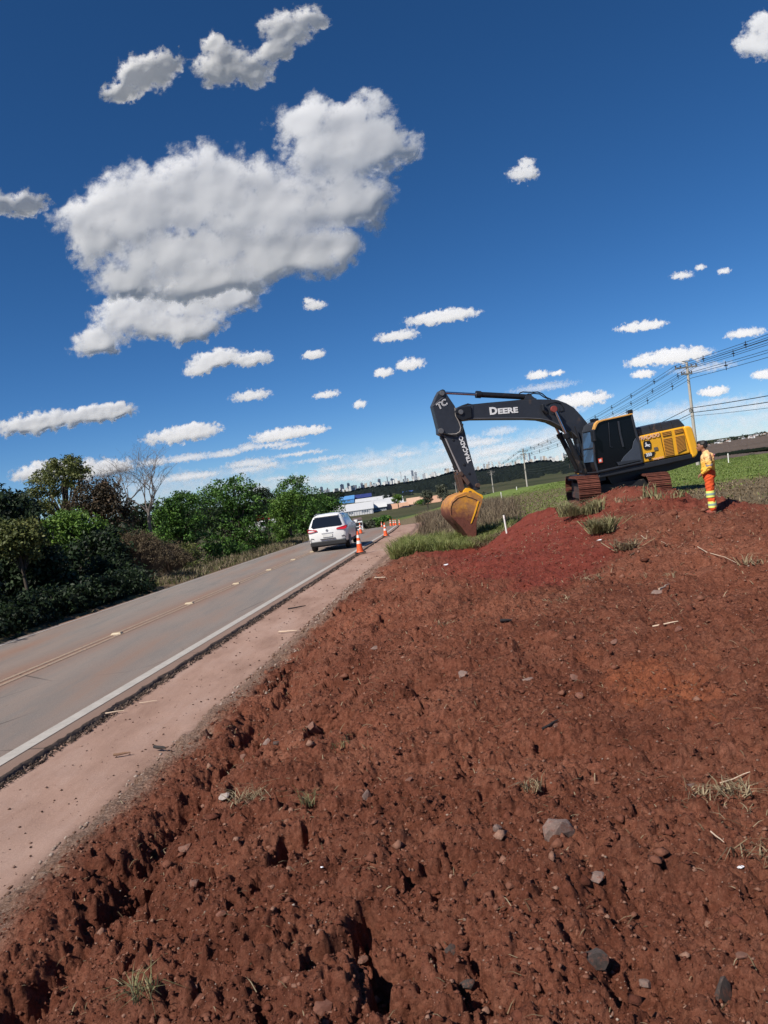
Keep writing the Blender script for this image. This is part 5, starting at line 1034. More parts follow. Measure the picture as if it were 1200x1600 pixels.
aa = ang_px(731, 714, 721, 686, al); text('TRAÇADO', 726.6, 702.0, al, .235, WT, aa, arm, bold=.007, sx=.98)
text('TC', 690.3, 632.3, al, .34, WT, ang_px(684, 636, 697, 628, al), arm, bold=.012, shear=.1); text('TC', 690.3, 632.3, al, .34, DK, ang_px(684, 636, 697, 628, al), arm, bold=-.010, shear=.1, off=.018)
quad_in(al + .012, [(676.4, 633.5), (690, 621.5), (693.5, 620.4), (693.8, 621.6), (690.6, 622.8), (677, 634.8)], .012, 'wear_strip', paint('worn_grey_edge', (.10, .10, .115), .5, .2), arm)
# boom nose fork and hoses
p = EP(.34, (712, 646), (715.5, 637), (736, 634.5), (737, 652), (722, 657), (714, 652))
for l in (.27, -.34): mb = MB(); mb.prism(p, l, l + .07); mb.build('nose_fork', BK, boom, bevel=.01)
disc(720.4, 643.6, .40, .10, .06, 'arm_pin', paint('pin_steel', (.22, .21, .20), .4, metal=.6), boom); disc(714.3, 643, .38, .08, .06, 'arm_pin', BK, boom)
def hose(pts, l, r=.022, par=boom, name='hose', mat=HO): mb = MB(); mb.tube([(a, l, b) for a, b in EP(l, *pts)], r, 6); return mb.build(name, mat, par, 60)
hose([(711, 643), (714, 637.5), (722, 634), (731, 631), (738, 632.5), (760, 630.2), (790, 627.6), (820, 624.6), (838, 623)], .12); hose([(712, 641), (718, 636), (730, 632.8), (745, 632), (790, 628.8), (830, 624)], .2)
hose([(810, 617), (813, 613.6), (817, 612.4), (830, 613), (840, 612.4), (847, 615), (854, 621), (861, 623.8)], .06, .025); hose([(826, 616.5), (834, 614.6), (843, 615.6), (850, 620.5), (857, 623.4)], -.1, .025)
hose([(853, 633), (858, 630.5), (868, 628.5), (876, 630), (880, 636), (881, 641), (875, 643)], .28, .014, mat=HO); hose([(861, 624.4), (884, 630.4), (896, 637.4), (908, 650.4), (919, 664)], .24, .02)
hose([(693, 677), (700, 679), (712, 681), (722, 675), (723, 662)], .27, .03, arm); hose([(893, 672), (897, 692), (905, 707), (913, 716)], .5, .02, ex); hose([(898, 666), (905, 690), (913, 700)], .42, .025, ex)
# --- bucket cylinder and linkage
bc = cyl('bucket_cylinder', (692.0, 683.5), (717.5, 741.5), 0.0, .095, .055, .80, ex); mb = MB(); p = EP(.17, (694.5, 684), (697.5, 686), (722.5, 739.5), (719.5, 740)); mb.prism(p, .14, .165); mb.build('guide_rod', paint('bright_steel', (.55, .50, .47), .35, metal=.5), bc)
RU = paint('rusty_link_steel', (.085, .050, .038), .7, .35, MG, .35, scale=4, bmp=.01); LK = thing('linkage', None, None); LK.parent = ex; del LK
lk = [o for o in ex.children if o.name.startswith('linkage')][0]; bpy.data.objects.remove(lk)
mb = MB()
for l in (.27, -.31): mb.prism(EP(.25, (714.5, 738), (720, 736), (734, 754), (730, 758.5)), l, l + .05); mb.prism(EP(.25, (714, 742), (720.5, 741.5), (727, 764), (721, 768.5)), l * .6, l * .6 + .06)
mb.build('linkage', RU, ex, bevel=.01)
mb = MB(); s_, z_ = E(717.5, 741.5, 0); mb.tube([(s_, -.35, z_), (s_, .35, z_)], .07, 10); s_, z_ = E(743, 758.5, 0); mb.tube([(s_, -.36, z_), (s_, .36, z_)], .085, 12); s_, z_ = E(731, 770, 0); mb.tube([(s_, -.34, z_), (s_, .34, z_)], .07, 12); mb.build('link_pins', RU, ex, 50)
# --- bucket
BL = .64; path = EP(BL, (752.0, 776.5), (741, 769.5), (728, 769), (714, 774.5), (705.5, 783.5), (702.3, 794), (704.0, 805), (711, 814), (721, 824), (732, 838.5), (741.5, 848.8))
BZ = E(722, 806, BL)[1] - E(722, 806, BL)[0] * .42 + .25; MBK = mat_bucket()
mb = MB(); n = len(path); cx_ = sum(p[0] for p in path) / n; cz_ = sum(p[1] for p in path) / n; vs = []; fs = []
inner = [(a + (cx_ - a) * .05, b + (cz_ - b) * .05) for a, b in path]
for l in (-BL, BL):
    for a, b in path: vs.append((a, l, b))
    for a, b in inner: vs.append((a, l, b))
for i in range(n - 1):
    fs += [(i, i + 1, 2 * n + i + 1, 2 * n + i), (n + i, 3 * n + i, 3 * n + i + 1, n + i + 1), (i, n + i, n + i + 1, i + 1), (2 * n + i, 2 * n + i + 1, 3 * n + i + 1, 3 * n + i)]
mb.add(vs, fs); bk = mb.build('bucket', MBK, ex, 50)
side = path + EP(BL, (744.0, 841), (744.3, 816), (748, 800), (753.6, 783))
for l0, l1 in ((BL, BL + .035), (-BL - .035, -BL)): mb = MB(); mb.prism(side, l0, l1); mb.build('side_plate', MBK, bk, bevel=.008)
mb = MB(); rim = EP(BL + .04, (711.5, 813.5), (704.5, 805), (703.6, 794), (706.5, 785), (715, 777.5), (728, 773.5)); mb.tube([(a, BL + .04, b) for a, b in rim], .022, 5); mb.build('rim_bead', MBK, bk)
p = EP(BL + .045, (748.5, 783), (743.0, 801), (737.0, 817), (735.4, 818), (741.4, 800), (746.5, 783)); mb = MB(); mb.prism(p, BL + .03, BL + .06); mb.build('side_cutter', YE, bk)
p = EP(BL + .05, (729, 775.5), (736, 777.2), (745.5, 781.2), (745.5, 782), (736, 778.2), (729, 776.4)); mb = MB(); mb.prism(p, BL + .03, BL + .05); mb.build('weld_line', BK, bk)
p = EP(.25, (722, 771), (724.5, 765.5), (728, 762.6), (733, 762.6), (739.5, 765.5), (746, 770), (753.5, 773.5), (755, 778), (752, 781), (738, 775), (726, 773)); mb = MB()
for l in (.22, -.28): mb.prism(p, l, l + .06)
mb.build('bucket_ear', YE, bk, bevel=.01)
tm = MB(); tm.add([(0, -.05, .06), (0, .05, .06), (0, .05, -.06), (0, -.05, -.06), (.26, -.03, .01), (.26, .03, .01), (.26, .03, -.015), (.26, -.03, -.015)], [(0, 1, 2, 3), (4, 7, 6, 5), (0, 4, 5, 1), (1, 5, 6, 2), (2, 6, 7, 3), (3, 7, 4, 0)]); tme = tm.mesh('bucket_tooth')
a, b = E(741, 848, BL), E(735, 845, BL); td = math.atan2(-(b[1] - a[1]), -(b[0] - a[0])) 
for k in range(5):
    o = link('bucket_tooth', tme, MUD, bk); o.location = (a[0], -BL + .1 + k * (2 * BL - .2) / 4, a[1] + .03); o.rotation_euler = (0, math.radians(75), 0)
mb = MB(); mb.ball((cx_ + .05, .1, cz_ - .15), (.35, .5, .42), 12, 8); mb.build('soil_load', MUD, bk, 60)

# ------------------------------------------------------------------ the man
def blob_mesh(name, shapes, vox, seed=0, wrinkle=0):
    """one continuous skin grown over limbs: capsules (p, q, r0, r1) and balls (c, (rx, ry, rz))"""
    mb = MB()
    for s in shapes:
        if len(s) == 4:
            p, q, r0, r1 = Vector(s[0]), Vector(s[1]), s[2], s[3]; mb.tube([p, p.lerp(q, .33), p.lerp(q, .67), q], [r0, r0 + (r1 - r0) * .33, r0 + (r1 - r0) * .67, r1], 14); mb.ball(p, r0, 14, 9); mb.ball(q, r1, 14, 9)
        else: mb.ball(s[0], s[1], 18, 12)
    o = link(name, mb.mesh(name), None); m = o.modifiers.new('r', 'REMESH'); m.mode = 'VOXEL'; m.voxel_size = vox; m.use_smooth_shade = True
    m2 = o.modifiers.new('s', 'SMOOTH'); m2.factor = .5; m2.iterations = 3; dg = bpy.context.evaluated_depsgraph_get(); me = bpy.data.meshes.new_from_object(o.evaluated_get(dg)); bpy.data.objects.remove(o)
    co = np.zeros(len(me.vertices) * 3, np.float32); me.vertices.foreach_get('co', co); co = co.reshape(-1, 3); nn = np.zeros(len(me.vertices) * 3, np.float32); me.vertices.foreach_get('normal', nn); nn = nn.reshape(-1, 3)
    if wrinkle: co = co + nn * (wrinkle * (fbm(co[:, 0] * 7 + co[:, 1] * 5, co[:, 2] * 16 + co[:, 0] * 6, 3, seed)))[:, None]; me.vertices.foreach_set('co', co.ravel().astype(np.float32))
    me.name = name; me.update(); return me
mp_ = P(1115, 803, 18.2); mz = float(dz(np.array([mp_.x]), np.array([18.2]))[0]) - .01; print('man z', mz, 'wanted', 1.65 - 18.2 * .0975)
man = thing('person', 'worker in orange-yellow shirt and orange trousers with reflective bands, watching the excavator', 'person', (mp_.x, 18.2, mz), math.atan2(.42, -.91))
SK = paint('skin_tan', (.30, .145, .085), .6, .08); HR = paint('black_hair', (.010, .009, .009), .6, .3)
hd_ = (.085, 0, 1.625)
S = [((.0, 0, .93), (0, 0, 1.12), .135, .125), ((0, 0, 1.12), (-.01, 0, 1.33), .13, .135), ((-.01, .15, 1.38), (-.01, -.15, 1.38), .07, .07), ((-.005, 0, 1.40), (.055, 0, 1.54), .062, .056),
     (hd_, (.098, .076, .112)), ((.125, 0, 1.575), (.062, .052, .062)), ((.178, 0, 1.612), (.198, 0, 1.592), .012, .016), ((.168, 0, 1.562), (.026, .030, .014)), ((.165, 0, 1.652), (.020, .052, .012)),
     ((.065, .078, 1.615), (.022, .012, .030)), ((.065, -.078, 1.615), (.022, .012, .030)), ((.150, 0, 1.528), (.030, .026, .020))]
for s_ in (1, -1):
    S += [((-.01, s_ * .19, 1.375), (-.035, s_ * .245, 1.12), .058, .045), ((-.035, s_ * .245, 1.12), (.135, s_ * .175, .975), .042, .028), ((.135, s_ * .175, .975), (.185, s_ * .145, .940), .030, .033), ((.160, s_ * .15, .955), (.205, s_ * .13, .925), .032, .026)]
    for k, (dy, L) in enumerate([(-.026, .068), (-.009, .078), (.009, .073), (.025, .058)]):
        b0 = Vector((.205, s_ * (.13 + dy), .925 - .004 * k)); k1 = b0 + Vector((.028, -s_ * .012, -.024)) * (L / .07); k2 = k1 + Vector((-.004, -s_ * .016, -.028)) * (L / .07); S += [(b0, k1, .0095, .009), (k1, k2, .009, .0075)]
    S += [((.175, s_ * .118, .955), (.215, s_ * .092, .948), .012, .0095), ((.215, s_ * .092, .948), (.238, s_ * .082, .930), .0095, .008)]
    S += [((.0, s_ * .095, .92), (.012, s_ * .10, .50), .085, .056), ((.012, s_ * .10, .50), (-.01, s_ * .105, .09), .055, .038), ((-.01, s_ * .105, .06), (.14, s_ * .125, .035), .038, .032)]
body = link('body', blob_mesh('body', S, .009), SK, man)
def eye(s_): mb = MB(); mb.ball((.170, s_ * .033, 1.636), (.010, .014, .009), 10, 6); return mb.build('eye', paint('eye_dark', (.02, .015, .012), .2), man, 60)
eye(1); eye(-1)
mb = MB(); mb.box(.180, .192, -.024, .024, 1.5655, 1.5715); mb.build('mouth', paint('lips', (.16, .06, .045), .6), man, bevel=.003)
hs = [((.052, 0, 1.672), (.104, .086, .088)), ((.015, 0, 1.63), (.070, .080, .085)), ((.105, 0, 1.715), (.070, .068, .034)), ((.150, .0, 1.706), (.032, .055, .018))]
link('hair', blob_mesh('hair', hs, .010, 3, .010), HR, man)
def mat_shirt():
    m, nt, b = nodes('orange_shirt_lit_shoulders'); co = objco(nt); s = N(nt, 'ShaderNodeSeparateXYZ'); nt.links.new(co, s.inputs[0])
    k = smooth(nt, mth(nt, 'ADD', s.outputs[2], mth(nt, 'MULTIPLY', noise(nt, 4, 3, .5, co), .15)), 1.22, 1.45)  # shoulders painted paler peach, as where sunlight catches the cloth
    yl = ramp(nt, noise(nt, 9, 4, .6, co), [(.35, (.86, .46, .055)), (.7, (.92, .56, .08))]); pc = ramp(nt, noise(nt, 9, 4, .6, co), [(.35, (.90, .50, .20)), (.7, (.95, .60, .30))])
    nt.links.new(mixc(nt, k, yl, pc), b.inputs['Base Color']); b.inputs['Roughness'].default_value = .85; bump(nt, b, noise(nt, 6, 4, .6, co, 1.2), .06); return m
ts = [((0, 0, .93), (0, 0, 1.12), .158, .152), ((-.005, 0, 1.12), (-.015, 0, 1.32), .152, .158), ((.03, 0, 1.05), (.138, .15, .12)), ((-.012, .165, 1.375), (-.012, -.165, 1.375), .088, .088), ((-.01, 0, 1.40), (.02, 0, 1.475), .085, .070)]
for s_ in (1, -1): ts += [((-.012, s_ * .19, 1.37), (-.04, s_ * .252, 1.12), .082, .068), ((-.04, s_ * .252, 1.12), (.115, s_ * .182, .990), .066, .048)]
shirt = link('shirt', blob_mesh('shirt', ts, .012, 5, .012), mat_shirt(), man)
for s_ in (1, -1):
    M = Matrix.Translation((-.037, s_ * .245, 1.165)) @ Matrix.Rotation(-s_ * .25, 4, 'X'); mb = MB(); mb.lathe([(.0755, -.02), (.0755, .02)], 18); o = mb.build('sleeve_band', paint('reflective_grey', (.34, .33, .36), .4), man, 50); o.matrix_local = M
text_o = None
cu = bpy.data.curves.new('lettering', 'FONT'); cu.body = 'TRAÇADO'; cu.size = .065; cu.extrude = .012; cu.align_x = 'CENTER'; tmp = bpy.data.objects.new('tmp', cu); col.objects.link(tmp)
me = bpy.data.meshes.new_from_object(tmp.evaluated_get(bpy.context.evaluated_depsgraph_get())); bpy.data.objects.remove(tmp); o = link('back_print', me, paint('pink_print', (.80, .36, .42), .7), man)
o.matrix_local = Matrix.Translation((-.168, 0, 1.35)) @ Matrix(((0, 0, -1), (-1, 0, 0), (0, 1, 0))).to_4x4()
TO = paint('orange_trousers', (.80, .105, .022), .85, .08, scale=8, bmp=.02)
ps = [((0, .03, .99), (0, -.03, .99), .148, .148), ((0, .05, .90), (0, -.05, .90), .140, .140)]
for s_ in (1, -1): ps += [((.0, s_ * .085, .90), (.012, s_ * .10, .50), .118, .090), ((.012, s_ * .10, .50), (-.005, s_ * .105, .13), .090, .080)]
tr_ = link('trousers', blob_mesh('trousers', ps, .013, 9, .012), TO, man)
LM = paint('lime_band', (.78, .86, .20), .6, .06); SV = paint('reflective_silver', (.30, .40, .36), .35, .1)
for s_ in (1, -1):
    for zb, r in ((.475, .098), (.225, .092)):
        x_ = .012 if zb > .4 else .0; mb = MB(); mb.lathe([(r, -.075), (r + .003, 0), (r, .075)], 20, (x_, s_ * .102, zb)); b1 = mb.build('lime_band', LM, man, 60); mb = MB(); mb.lathe([(r + .006, -.024), (r + .006, .024)], 20, (x_, s_ * .102, zb)); mb.build('silver_stripe', SV, b1, 60)
    bs = [((-.02, s_ * .105, .10), (-.01, s_ * .105, .06), .055, .052), ((-.03, s_ * .105, .04), (.16, s_ * .13, .035), .045, .042)]; link('boot', blob_mesh('boot', bs, .012), paint('dusty_boots', (.24, .06, .04), .9, .3, scale=8), man)
# ------------------------------------------------------------------ vehicles
def on_road(d, Y): return (float(x_line(Y)) + d, Y, float(z_road(Y)) + float(crown(d)))
def road_dir(Y): return math.atan2(float(x_line(Y + .5) - x_line(Y - .5)), 1.0)      # angle right of +Y
def build_car(label, d, Y, sc_=1.06):
    x, y, z = on_road(d, Y); t = thing('car', label, 'car', (x, y, z)); t.rotation_euler = (0, 0, math.pi / 2 - road_dir(Y)); t.scale = (sc_,) * 3
    WP = paint('white_car_paint', (.80, .80, .80), .22, .02); PB = paint('black_plastic', (.020, .020, .022), .6, .15); TG = paint('car_glass', (.010, .012, .015), .05, .1, spec=.8); TL_ = paint('tail_light_red', (.50, .012, .025), .15, .1); TY = paint('tyre', (.018, .018, .018), .85, .2)
    # rings from the rear (x=0) forward: (x, half width low, half width belt, z low, z belt, half width top, z top)
    rings = [(.00, .70, .72, .52, .88, .60, 1.02), (.05, .80, .82, .36, .95, .66, 1.12), (.14, .85, .865, .32, 1.00, .64, 1.34), (.30, .87, .88, .30, 1.02, .61, 1.56), (.70, .88, .885, .30, 1.02, .60, 1.615), (1.5, .88, .885, .28, 1.01, .60, 1.62),
             (2.2, .88, .885, .28, .99, .59, 1.56), (2.75, .88, .88, .28, .97, .62, 1.30), (3.05, .875, .87, .28, .96, .70, 1.04), (3.7, .86, .84, .28, .86, .62, .95), (4.0, .80, .78, .32, .74, .55, .84), (4.15, .70, .68, .40, .62, .45, .68)]
    vs = []; K = 16
    for (x_, a, b, z0, z1, c, z2) in rings:
        half = [(0, z0), (a * .8, z0), (a, z0 + .10), (b + .005, (z0 + z1) / 2 + .05), (b, z1), ((b + c) / 2 + .03, z1 + (z2 - z1) * .45), (c, z2 - .05 * (z2 - z1)), (c * .80, z2 + .012), (0, z2 + .03)]
        vs += [(x_, p, q) for p, q in half] + [(x_, -p, q) for p, q in half[-2:0:-1]]
    n = len(half) * 2 - 2; fs = [(i * n + k, i * n + (k + 1) % n, (i + 1) * n + (k + 1) % n, (i + 1) * n + k) for i in range(len(rings) - 1) for k in range(n)] + [tuple(range(n)), tuple((len(rings) - 1) * n + k for k in range(n))][0:2]
    mb = MB(); mb.add(vs, fs); bo = mb.build('body', WP, t, 50); 
    def panel(name, pts, mat, par=t, th=.02):
        mb = MB(); pts = [Vector(p) for p in pts]; nrm = (pts[1] - pts[0]).cross(pts[2] - pts[0]).normalized(); k = len(pts); mb.add([p + nrm * th for p in pts] + [p - nrm * th for p in pts], [tuple(range(k)), tuple(range(2 * k - 1, k - 1, -1))] + [(i, (i + 1) % k, (i + 1) % k + k, i + k) for i in range(k)]); return mb.build(name, mat, par)
    rwl = [(.075, .62, 1.06), (.085, -.62, 1.06), (.115, -.70, 1.12), (.235, -.585, 1.46), (.245, -.5, 1.49), (.245, .5, 1.49), (.235, .585, 1.46), (.115, .70, 1.12)]
    rw = panel('rear_window', [(p[0] * .95 - .045, p[1] * 1.0, p[2]) for p in rwl], TG, t, .03); MB().tube([(.09, -.25, 1.10), (.10, .15, 1.22)], .012, 5).build('wiper', PB, rw)
    MB().box(.16, .42, -.56, .56, 1.535, 1.575).build('roof_spoiler', WP, t, bevel=.015)
    for s in (1, -1):
        tlp = [(.035, s * .86, .93), (.01, s * .74, .90), (.012, s * .42, .94), (.02, s * .46, 1.0), (.045, s * .80, 1.055), (.10, s * .875, 1.06), (.34, s * .895, 1.05), (.22, s * .895, .93)]
        mb = MB(); mb.add([Vector(p) + Vector((-.055 if p[0] < .2 else 0, s * .02, 0)) for p in tlp] + [Vector(p) + Vector((.10, -s * .06, 0)) for p in tlp], [tuple(range(8)), tuple(range(15, 7, -1))] + [(i, (i + 1) % 8, (i + 1) % 8 + 8, i + 8) for i in range(8)]); mb.build('tail_light', TL_, t)
        panel('side_window', [(.46, s * .80, 1.06), (1.02, s * .805, 1.06), (1.02, s * .66, 1.50), (.60, s * .66, 1.50)], TG); panel('side_window', [(1.08, s * .805, 1.05), (1.86, s * .805, 1.04), (1.86, s * .66, 1.51), (1.08, s * .66, 1.51)], TG)
        panel('side_window', [(1.92, s * .805, 1.04), (2.78, s * .80, 1.02), (2.35, s * .70, 1.42), (2.2, s * .665, 1.49), (1.92, s * .66, 1.51)], TG)
        MB().tube([(.5, s * .56, 1.63), (1.2, s * .57, 1.67), (2.1, s * .56, 1.61)], .018, 6).build('roof_rail', paint('rail_alloy', (.30, .30, .31), .4), t)
        MB().box(.35, 3.6, s * .865 - .02, s * .865 + .02, .27, .40).build('sill_cladding', PB, t, bevel=.01); o = MB().box(-.09, .09, -.10, .10, -.07, .08).build('door_mirror', WP, t, bevel=.03); o.location = (2.55, s * .99, 1.05)
        for xw in (.74, 3.30):
            mb = MB(); prof = [(.20, -.10), (.31, -.105), (.335, -.07), (.335, .07), (.31, .105), (.20, .10)]; mb.lathe(prof, 24); w = mb.build('wheel', TY, t, 40); w.location = (xw, s * .775, .335); w.rotation_euler = (math.pi / 2, 0, 0)
            mb = MB(); mb.lathe([(.05, .0), (.20, .0), (.205, .02)], 20); r_ = mb.build('rim', paint('alloy_rim', (.45, .45, .46), .35, metal=.6), w, 40); r_.location = (0, 0, -s * .085 - (.0 if s > 0 else 0)); mb = MB()
            for k in range(5): a = k * 1.2566; mb.tube([(0, 0, 0), (.19 * math.cos(a), .19 * math.sin(a), 0)], .022, 4)
            q = mb.build('spoke', paint('alloy_rim', (.45, .45, .46), .35, metal=.6), w); q.location = (0, 0, -s * .10)
            mb = MB(); mb.prism([(xw + .41 * math.cos(k * math.pi / 12), .335 + .41 * math.sin(k * math.pi / 12)) for k in range(13)], s * .80, s * .886); mb.build('wheel_arch', PB, t)
    MB().box(-.03, .20, -.80, .80, .27, .47).build('lower_bumper', PB, t, bevel=.03); MB().box(-.045, .02, -.34, .34, .545, .575).build('bumper_crease', PB, t)
    for s in (1, -1): MB().tube([(-.02, s * .62, .60), (-.01, s * .74, .64), (.0, s * .82, .52)], .014, 4).build('bumper_crease', PB, t)
    MB().box(-.035, -.01, -.22, .22, .64, .76).build('number_plate', paint('plate_pale', (.68, .68, .66), .5), t); MB().box(-.022, .02, -.26, .26, .80, .835).build('plate_garnish', paint('garnish_grey', (.50, .50, .52), .4), t)
    mb = MB(); mb.lathe([(.055, 0), (.055, .012)], 16); o = mb.build('round_badge', paint('badge_grey', (.35, .36, .38), .3, metal=.5), t); o.location = (-.004, 0, .93); o.rotation_euler = (0, -math.pi / 2, 0)
    MB().box(.1, 3.9, -.7, .7, .22, .34).build('underbody', PB, t); return t
build_car('white hatchback driving away in the near lane', -1.52, 36.2)
def build_truck():
    a = P(561.5, 831.5, 212); t = thing('truck', 'white truck coming up the road towards the cones, seen from its front', 'truck', (a.x, 212, a.z)); t.rotation_euler = (0, 0, -math.pi / 2 - road_dir(212) * 0 + .06)
    WP = paint('truck_white', (.74, .74, .74), .35, .04); PB = paint('truck_black', (.02, .02, .022), .5, .2); gl = paint('truck_glass', (.02, .025, .03), .08)
    mb = MB(); mb.box(-2.2, 0, -1.25, 1.25, .7, 3.0); mb.build('cab', WP, t, bevel=.12); MB().box(-.05, .05, -1.08, 1.08, 1.75, 2.65).build('windshield', gl, t, bevel=.03); MB().box(-.04, .06, -.8, .8, .95, 1.5).build('radiator_grille', PB, t)
    MB().box(-.2, .12, -1.25, 1.25, .38, .82).build('front_bumper', WP, t, bevel=.04); MB().box(-8.5, -2.4, -1.28, 1.28, 1.1, 3.7).build('cargo_box', paint('cargo_brown', (.16, .11, .10), .8, .3), t)
    for s in (1, -1):
        MB().box(.02, .14, s * .95 - .2, s * .95 + .2, .9, 1.15).build('headlight', paint('headlamp', (.7, .7, .68), .1), t); MB().box(-.3, -.1, s * 1.5 - .12, s * 1.5 + .12, 1.7, 2.5).build('mirror', PB, t, bevel=.03)
        for xw in (-1.0, -6.5): mb = MB(); mb.lathe([(.2, -.16), (.5, -.16), (.5, .16), (.2, .16)], 18); w = mb.build('wheel', paint('tyre', (.018, .018, .018), .85, .2), t); w.location = (xw, s * 1.05, .5); w.rotation_euler = (math.pi / 2, 0, 0)
    MB().box(-.9, -.2, -1.1, 1.1, 3.0, 3.35).build('sun_roof_deflector', PB, t, bevel=.1)
build_truck()
a = P(411, 829, 76); t = thing('parked_van', 'white parked vehicle with red top half hidden by the roadside bushes', 'van', (a.x, 76, a.z - .3), .3)
MB().box(-1.3, 1.3, -.9, .9, .3, 1.3).build('body', paint('van_white', (.8, .82, .8), .3), t, bevel=.08); MB().box(-.7, .75, -.8, .8, 1.3, 1.85).build('red_top', paint('van_red', (.42, .02, .03), .4), t, bevel=.1); MB().box(-.3, .8, -.94, -.88, .8, 1.2).build('window', paint('car_glass', (.010, .012, .015), .05, .1, spec=.8), t)
for s in (-.85, .85): mb = MB(); mb.lathe([(.1, -.1), (.32, -.1), (.32, .1), (.1, .1)], 16); w = mb.build('wheel', paint('tyre', (.018, .018, .018), .85, .2), t); w.location = (s, -.8, .32); w.rotation_euler = (math.pi / 2, 0, 0)

# ------------------------------------------------------------------ traffic cones
CO = paint('cone_orange', (.86, .115, .022), .5, .08, (.35, .15, .09), .12, scale=6); CW = paint('cone_white', (.82, .80, .76), .4, .05); CB = paint('cone_rubber_base', (.030, .024, .022), .8, .2)
def cone_r(z): return .145 - .115 * (z - .05) / .87
def make_cone(label, d, Y, group='traffic cones along the edge line', k=1.0, full=True, loc=None):
    t = thing('traffic_cone', label, 'traffic cone', loc or on_road(d, Y), .3 * d, group); t.scale = (k,) * 3
    mb = MB(); mb.box(-.23, .23, -.23, .23, 0, .05); mb.build('base', CB, t, bevel=.015)
    mb = MB(); mb.lathe([(.165, .048), (.145, .075)] + [(cone_r(z), z) for z in (.10, .3, .5, .7, .90)] + [(.026, .925), (.012, .93)], 24); c = mb.build('cone', CO, t, 40)
    for z0, z1 in ((.40, .53), (.65, .77)): mb = MB(); mb.lathe([(cone_r(z0) + .004, z0), (cone_r(z1) + .004, z1)], 24); mb.build('white_band', CW, t, 50)
    return t
make_cone('nearest orange and white traffic cone, standing on the white line beside the car', .42, 32.3)
make_cone('second traffic cone alone on the edge line, right of the oncoming truck', .40, 44.5, k=.86)
make_cone('traffic cone out on the carriageway just behind the nearest one', -2.0, 52.5, k=.8)
for i, (px, py, Y, lab) in enumerate([(610.8, 822.3, 84, 'leftmost cone of the distant row by the weeds'), (615.4, 821.6, 88, 'second cone from the left in the distant row'), (618.6, 821.2, 93, 'third cone from the left in the distant row'), (624.5, 820.2, 98, 'rightmost cone of the distant row, against the weeds'), (597, 825, 102, 'lone far cone left of the distant row')]):
    p = P(px, py, Y); make_cone(lab, 0, Y, 'distant row of traffic cones', .85, loc=(p.x, Y, float(z_road(Y)) + .02))

# ------------------------------------------------------------------ raised road studs
RF = paint('stud_cream', (.44, .34, .22), .5, .08); RR = paint('stud_lens', (.44, .36, .25), .4, .05)
ordn = ['nearest', 'second', 'third', 'fourth', 'fifth', 'sixth', 'seventh', 'eighth']
def stud(Y, label):
    t = thing('road_stud', label, 'road stud', on_road(-2.55, Y), -road_dir(Y), 'raised studs down the centre line')
    mb = MB(); mb.add([(-.12, -.08, 0), (.12, -.08, 0), (.12, .08, 0), (-.12, .08, 0), (-.09, -.04, .045), (.09, -.04, .045), (.09, .04, .045), (-.09, .04, .045)], [(0, 1, 5, 4), (1, 2, 6, 5), (2, 3, 7, 6), (3, 0, 4, 7), (4, 5, 6, 7)]); mb.build('stud_body', RF, t, bevel=.008)
    mb = MB(); mb.add([(-.075, -.072, .018), (.075, -.072, .018), (.068, -.054, .04), (-.068, -.054, .04)], [(0, 1, 2, 3)]); mb.build('reflector_lens', RR, t)
for i in range(8): stud(15.7 + 4.3 * i, ordn[i] + ' raised cream stud on the centre line, counted from the camera')
for i, Y in enumerate([12.0, 33.0]):
    pass
# ------------------------------------------------------------------ survey stakes
def stake(px, pyt, pyb, Y, label, r=.022):
    Y = hit(px[1], pyb).y; b = P(px[1], pyb, Y); tp = P(px[0], pyt, Y); t = thing('survey_stake', label, 'stake', (b.x, Y, b.z), 0, 'white survey stakes'); v = tp - b
    MB().tube([Vector((0, 0, 0)) - v.normalized() * .12, v * .82], r, 8).build('shaft', paint('stake_white', (.80, .79, .74), .7, .05), t, 50); MB().tube([v * .82, v], r * 1.12, 8).build('painted_tip', paint('stake_tip', (.86, .84, .78), .6, .03), t, 50)
stake((787.0, 791.5), 805, 831.5, 27.5, 'white stake at the rim of the red pit, nearest to the bucket', .03)
stake((782.6, 785.0), 769, 787.5, 43, 'white stake standing in the dry field right of the bucket', .035)
stake((1137.3, 1138.6), 708.5, 723.5, 60, 'white stake alone in the green field right of the worker', .05)
stake((807, 807.5), 760.5, 765, 78, 'short pale stake on the green crest by the middle pole', .06)
# small posts by the far verge
b = P(470.5, 853.5, 60); t = thing('marker_post', 'small grey roadside post left of the white car', 'post', (b.x, 60, b.z)); MB().tube([(0, 0, -.2), (0, 0, .45)], .05, 8).build('shaft', paint('post_grey', (.25, .24, .22), .8), t, 50)

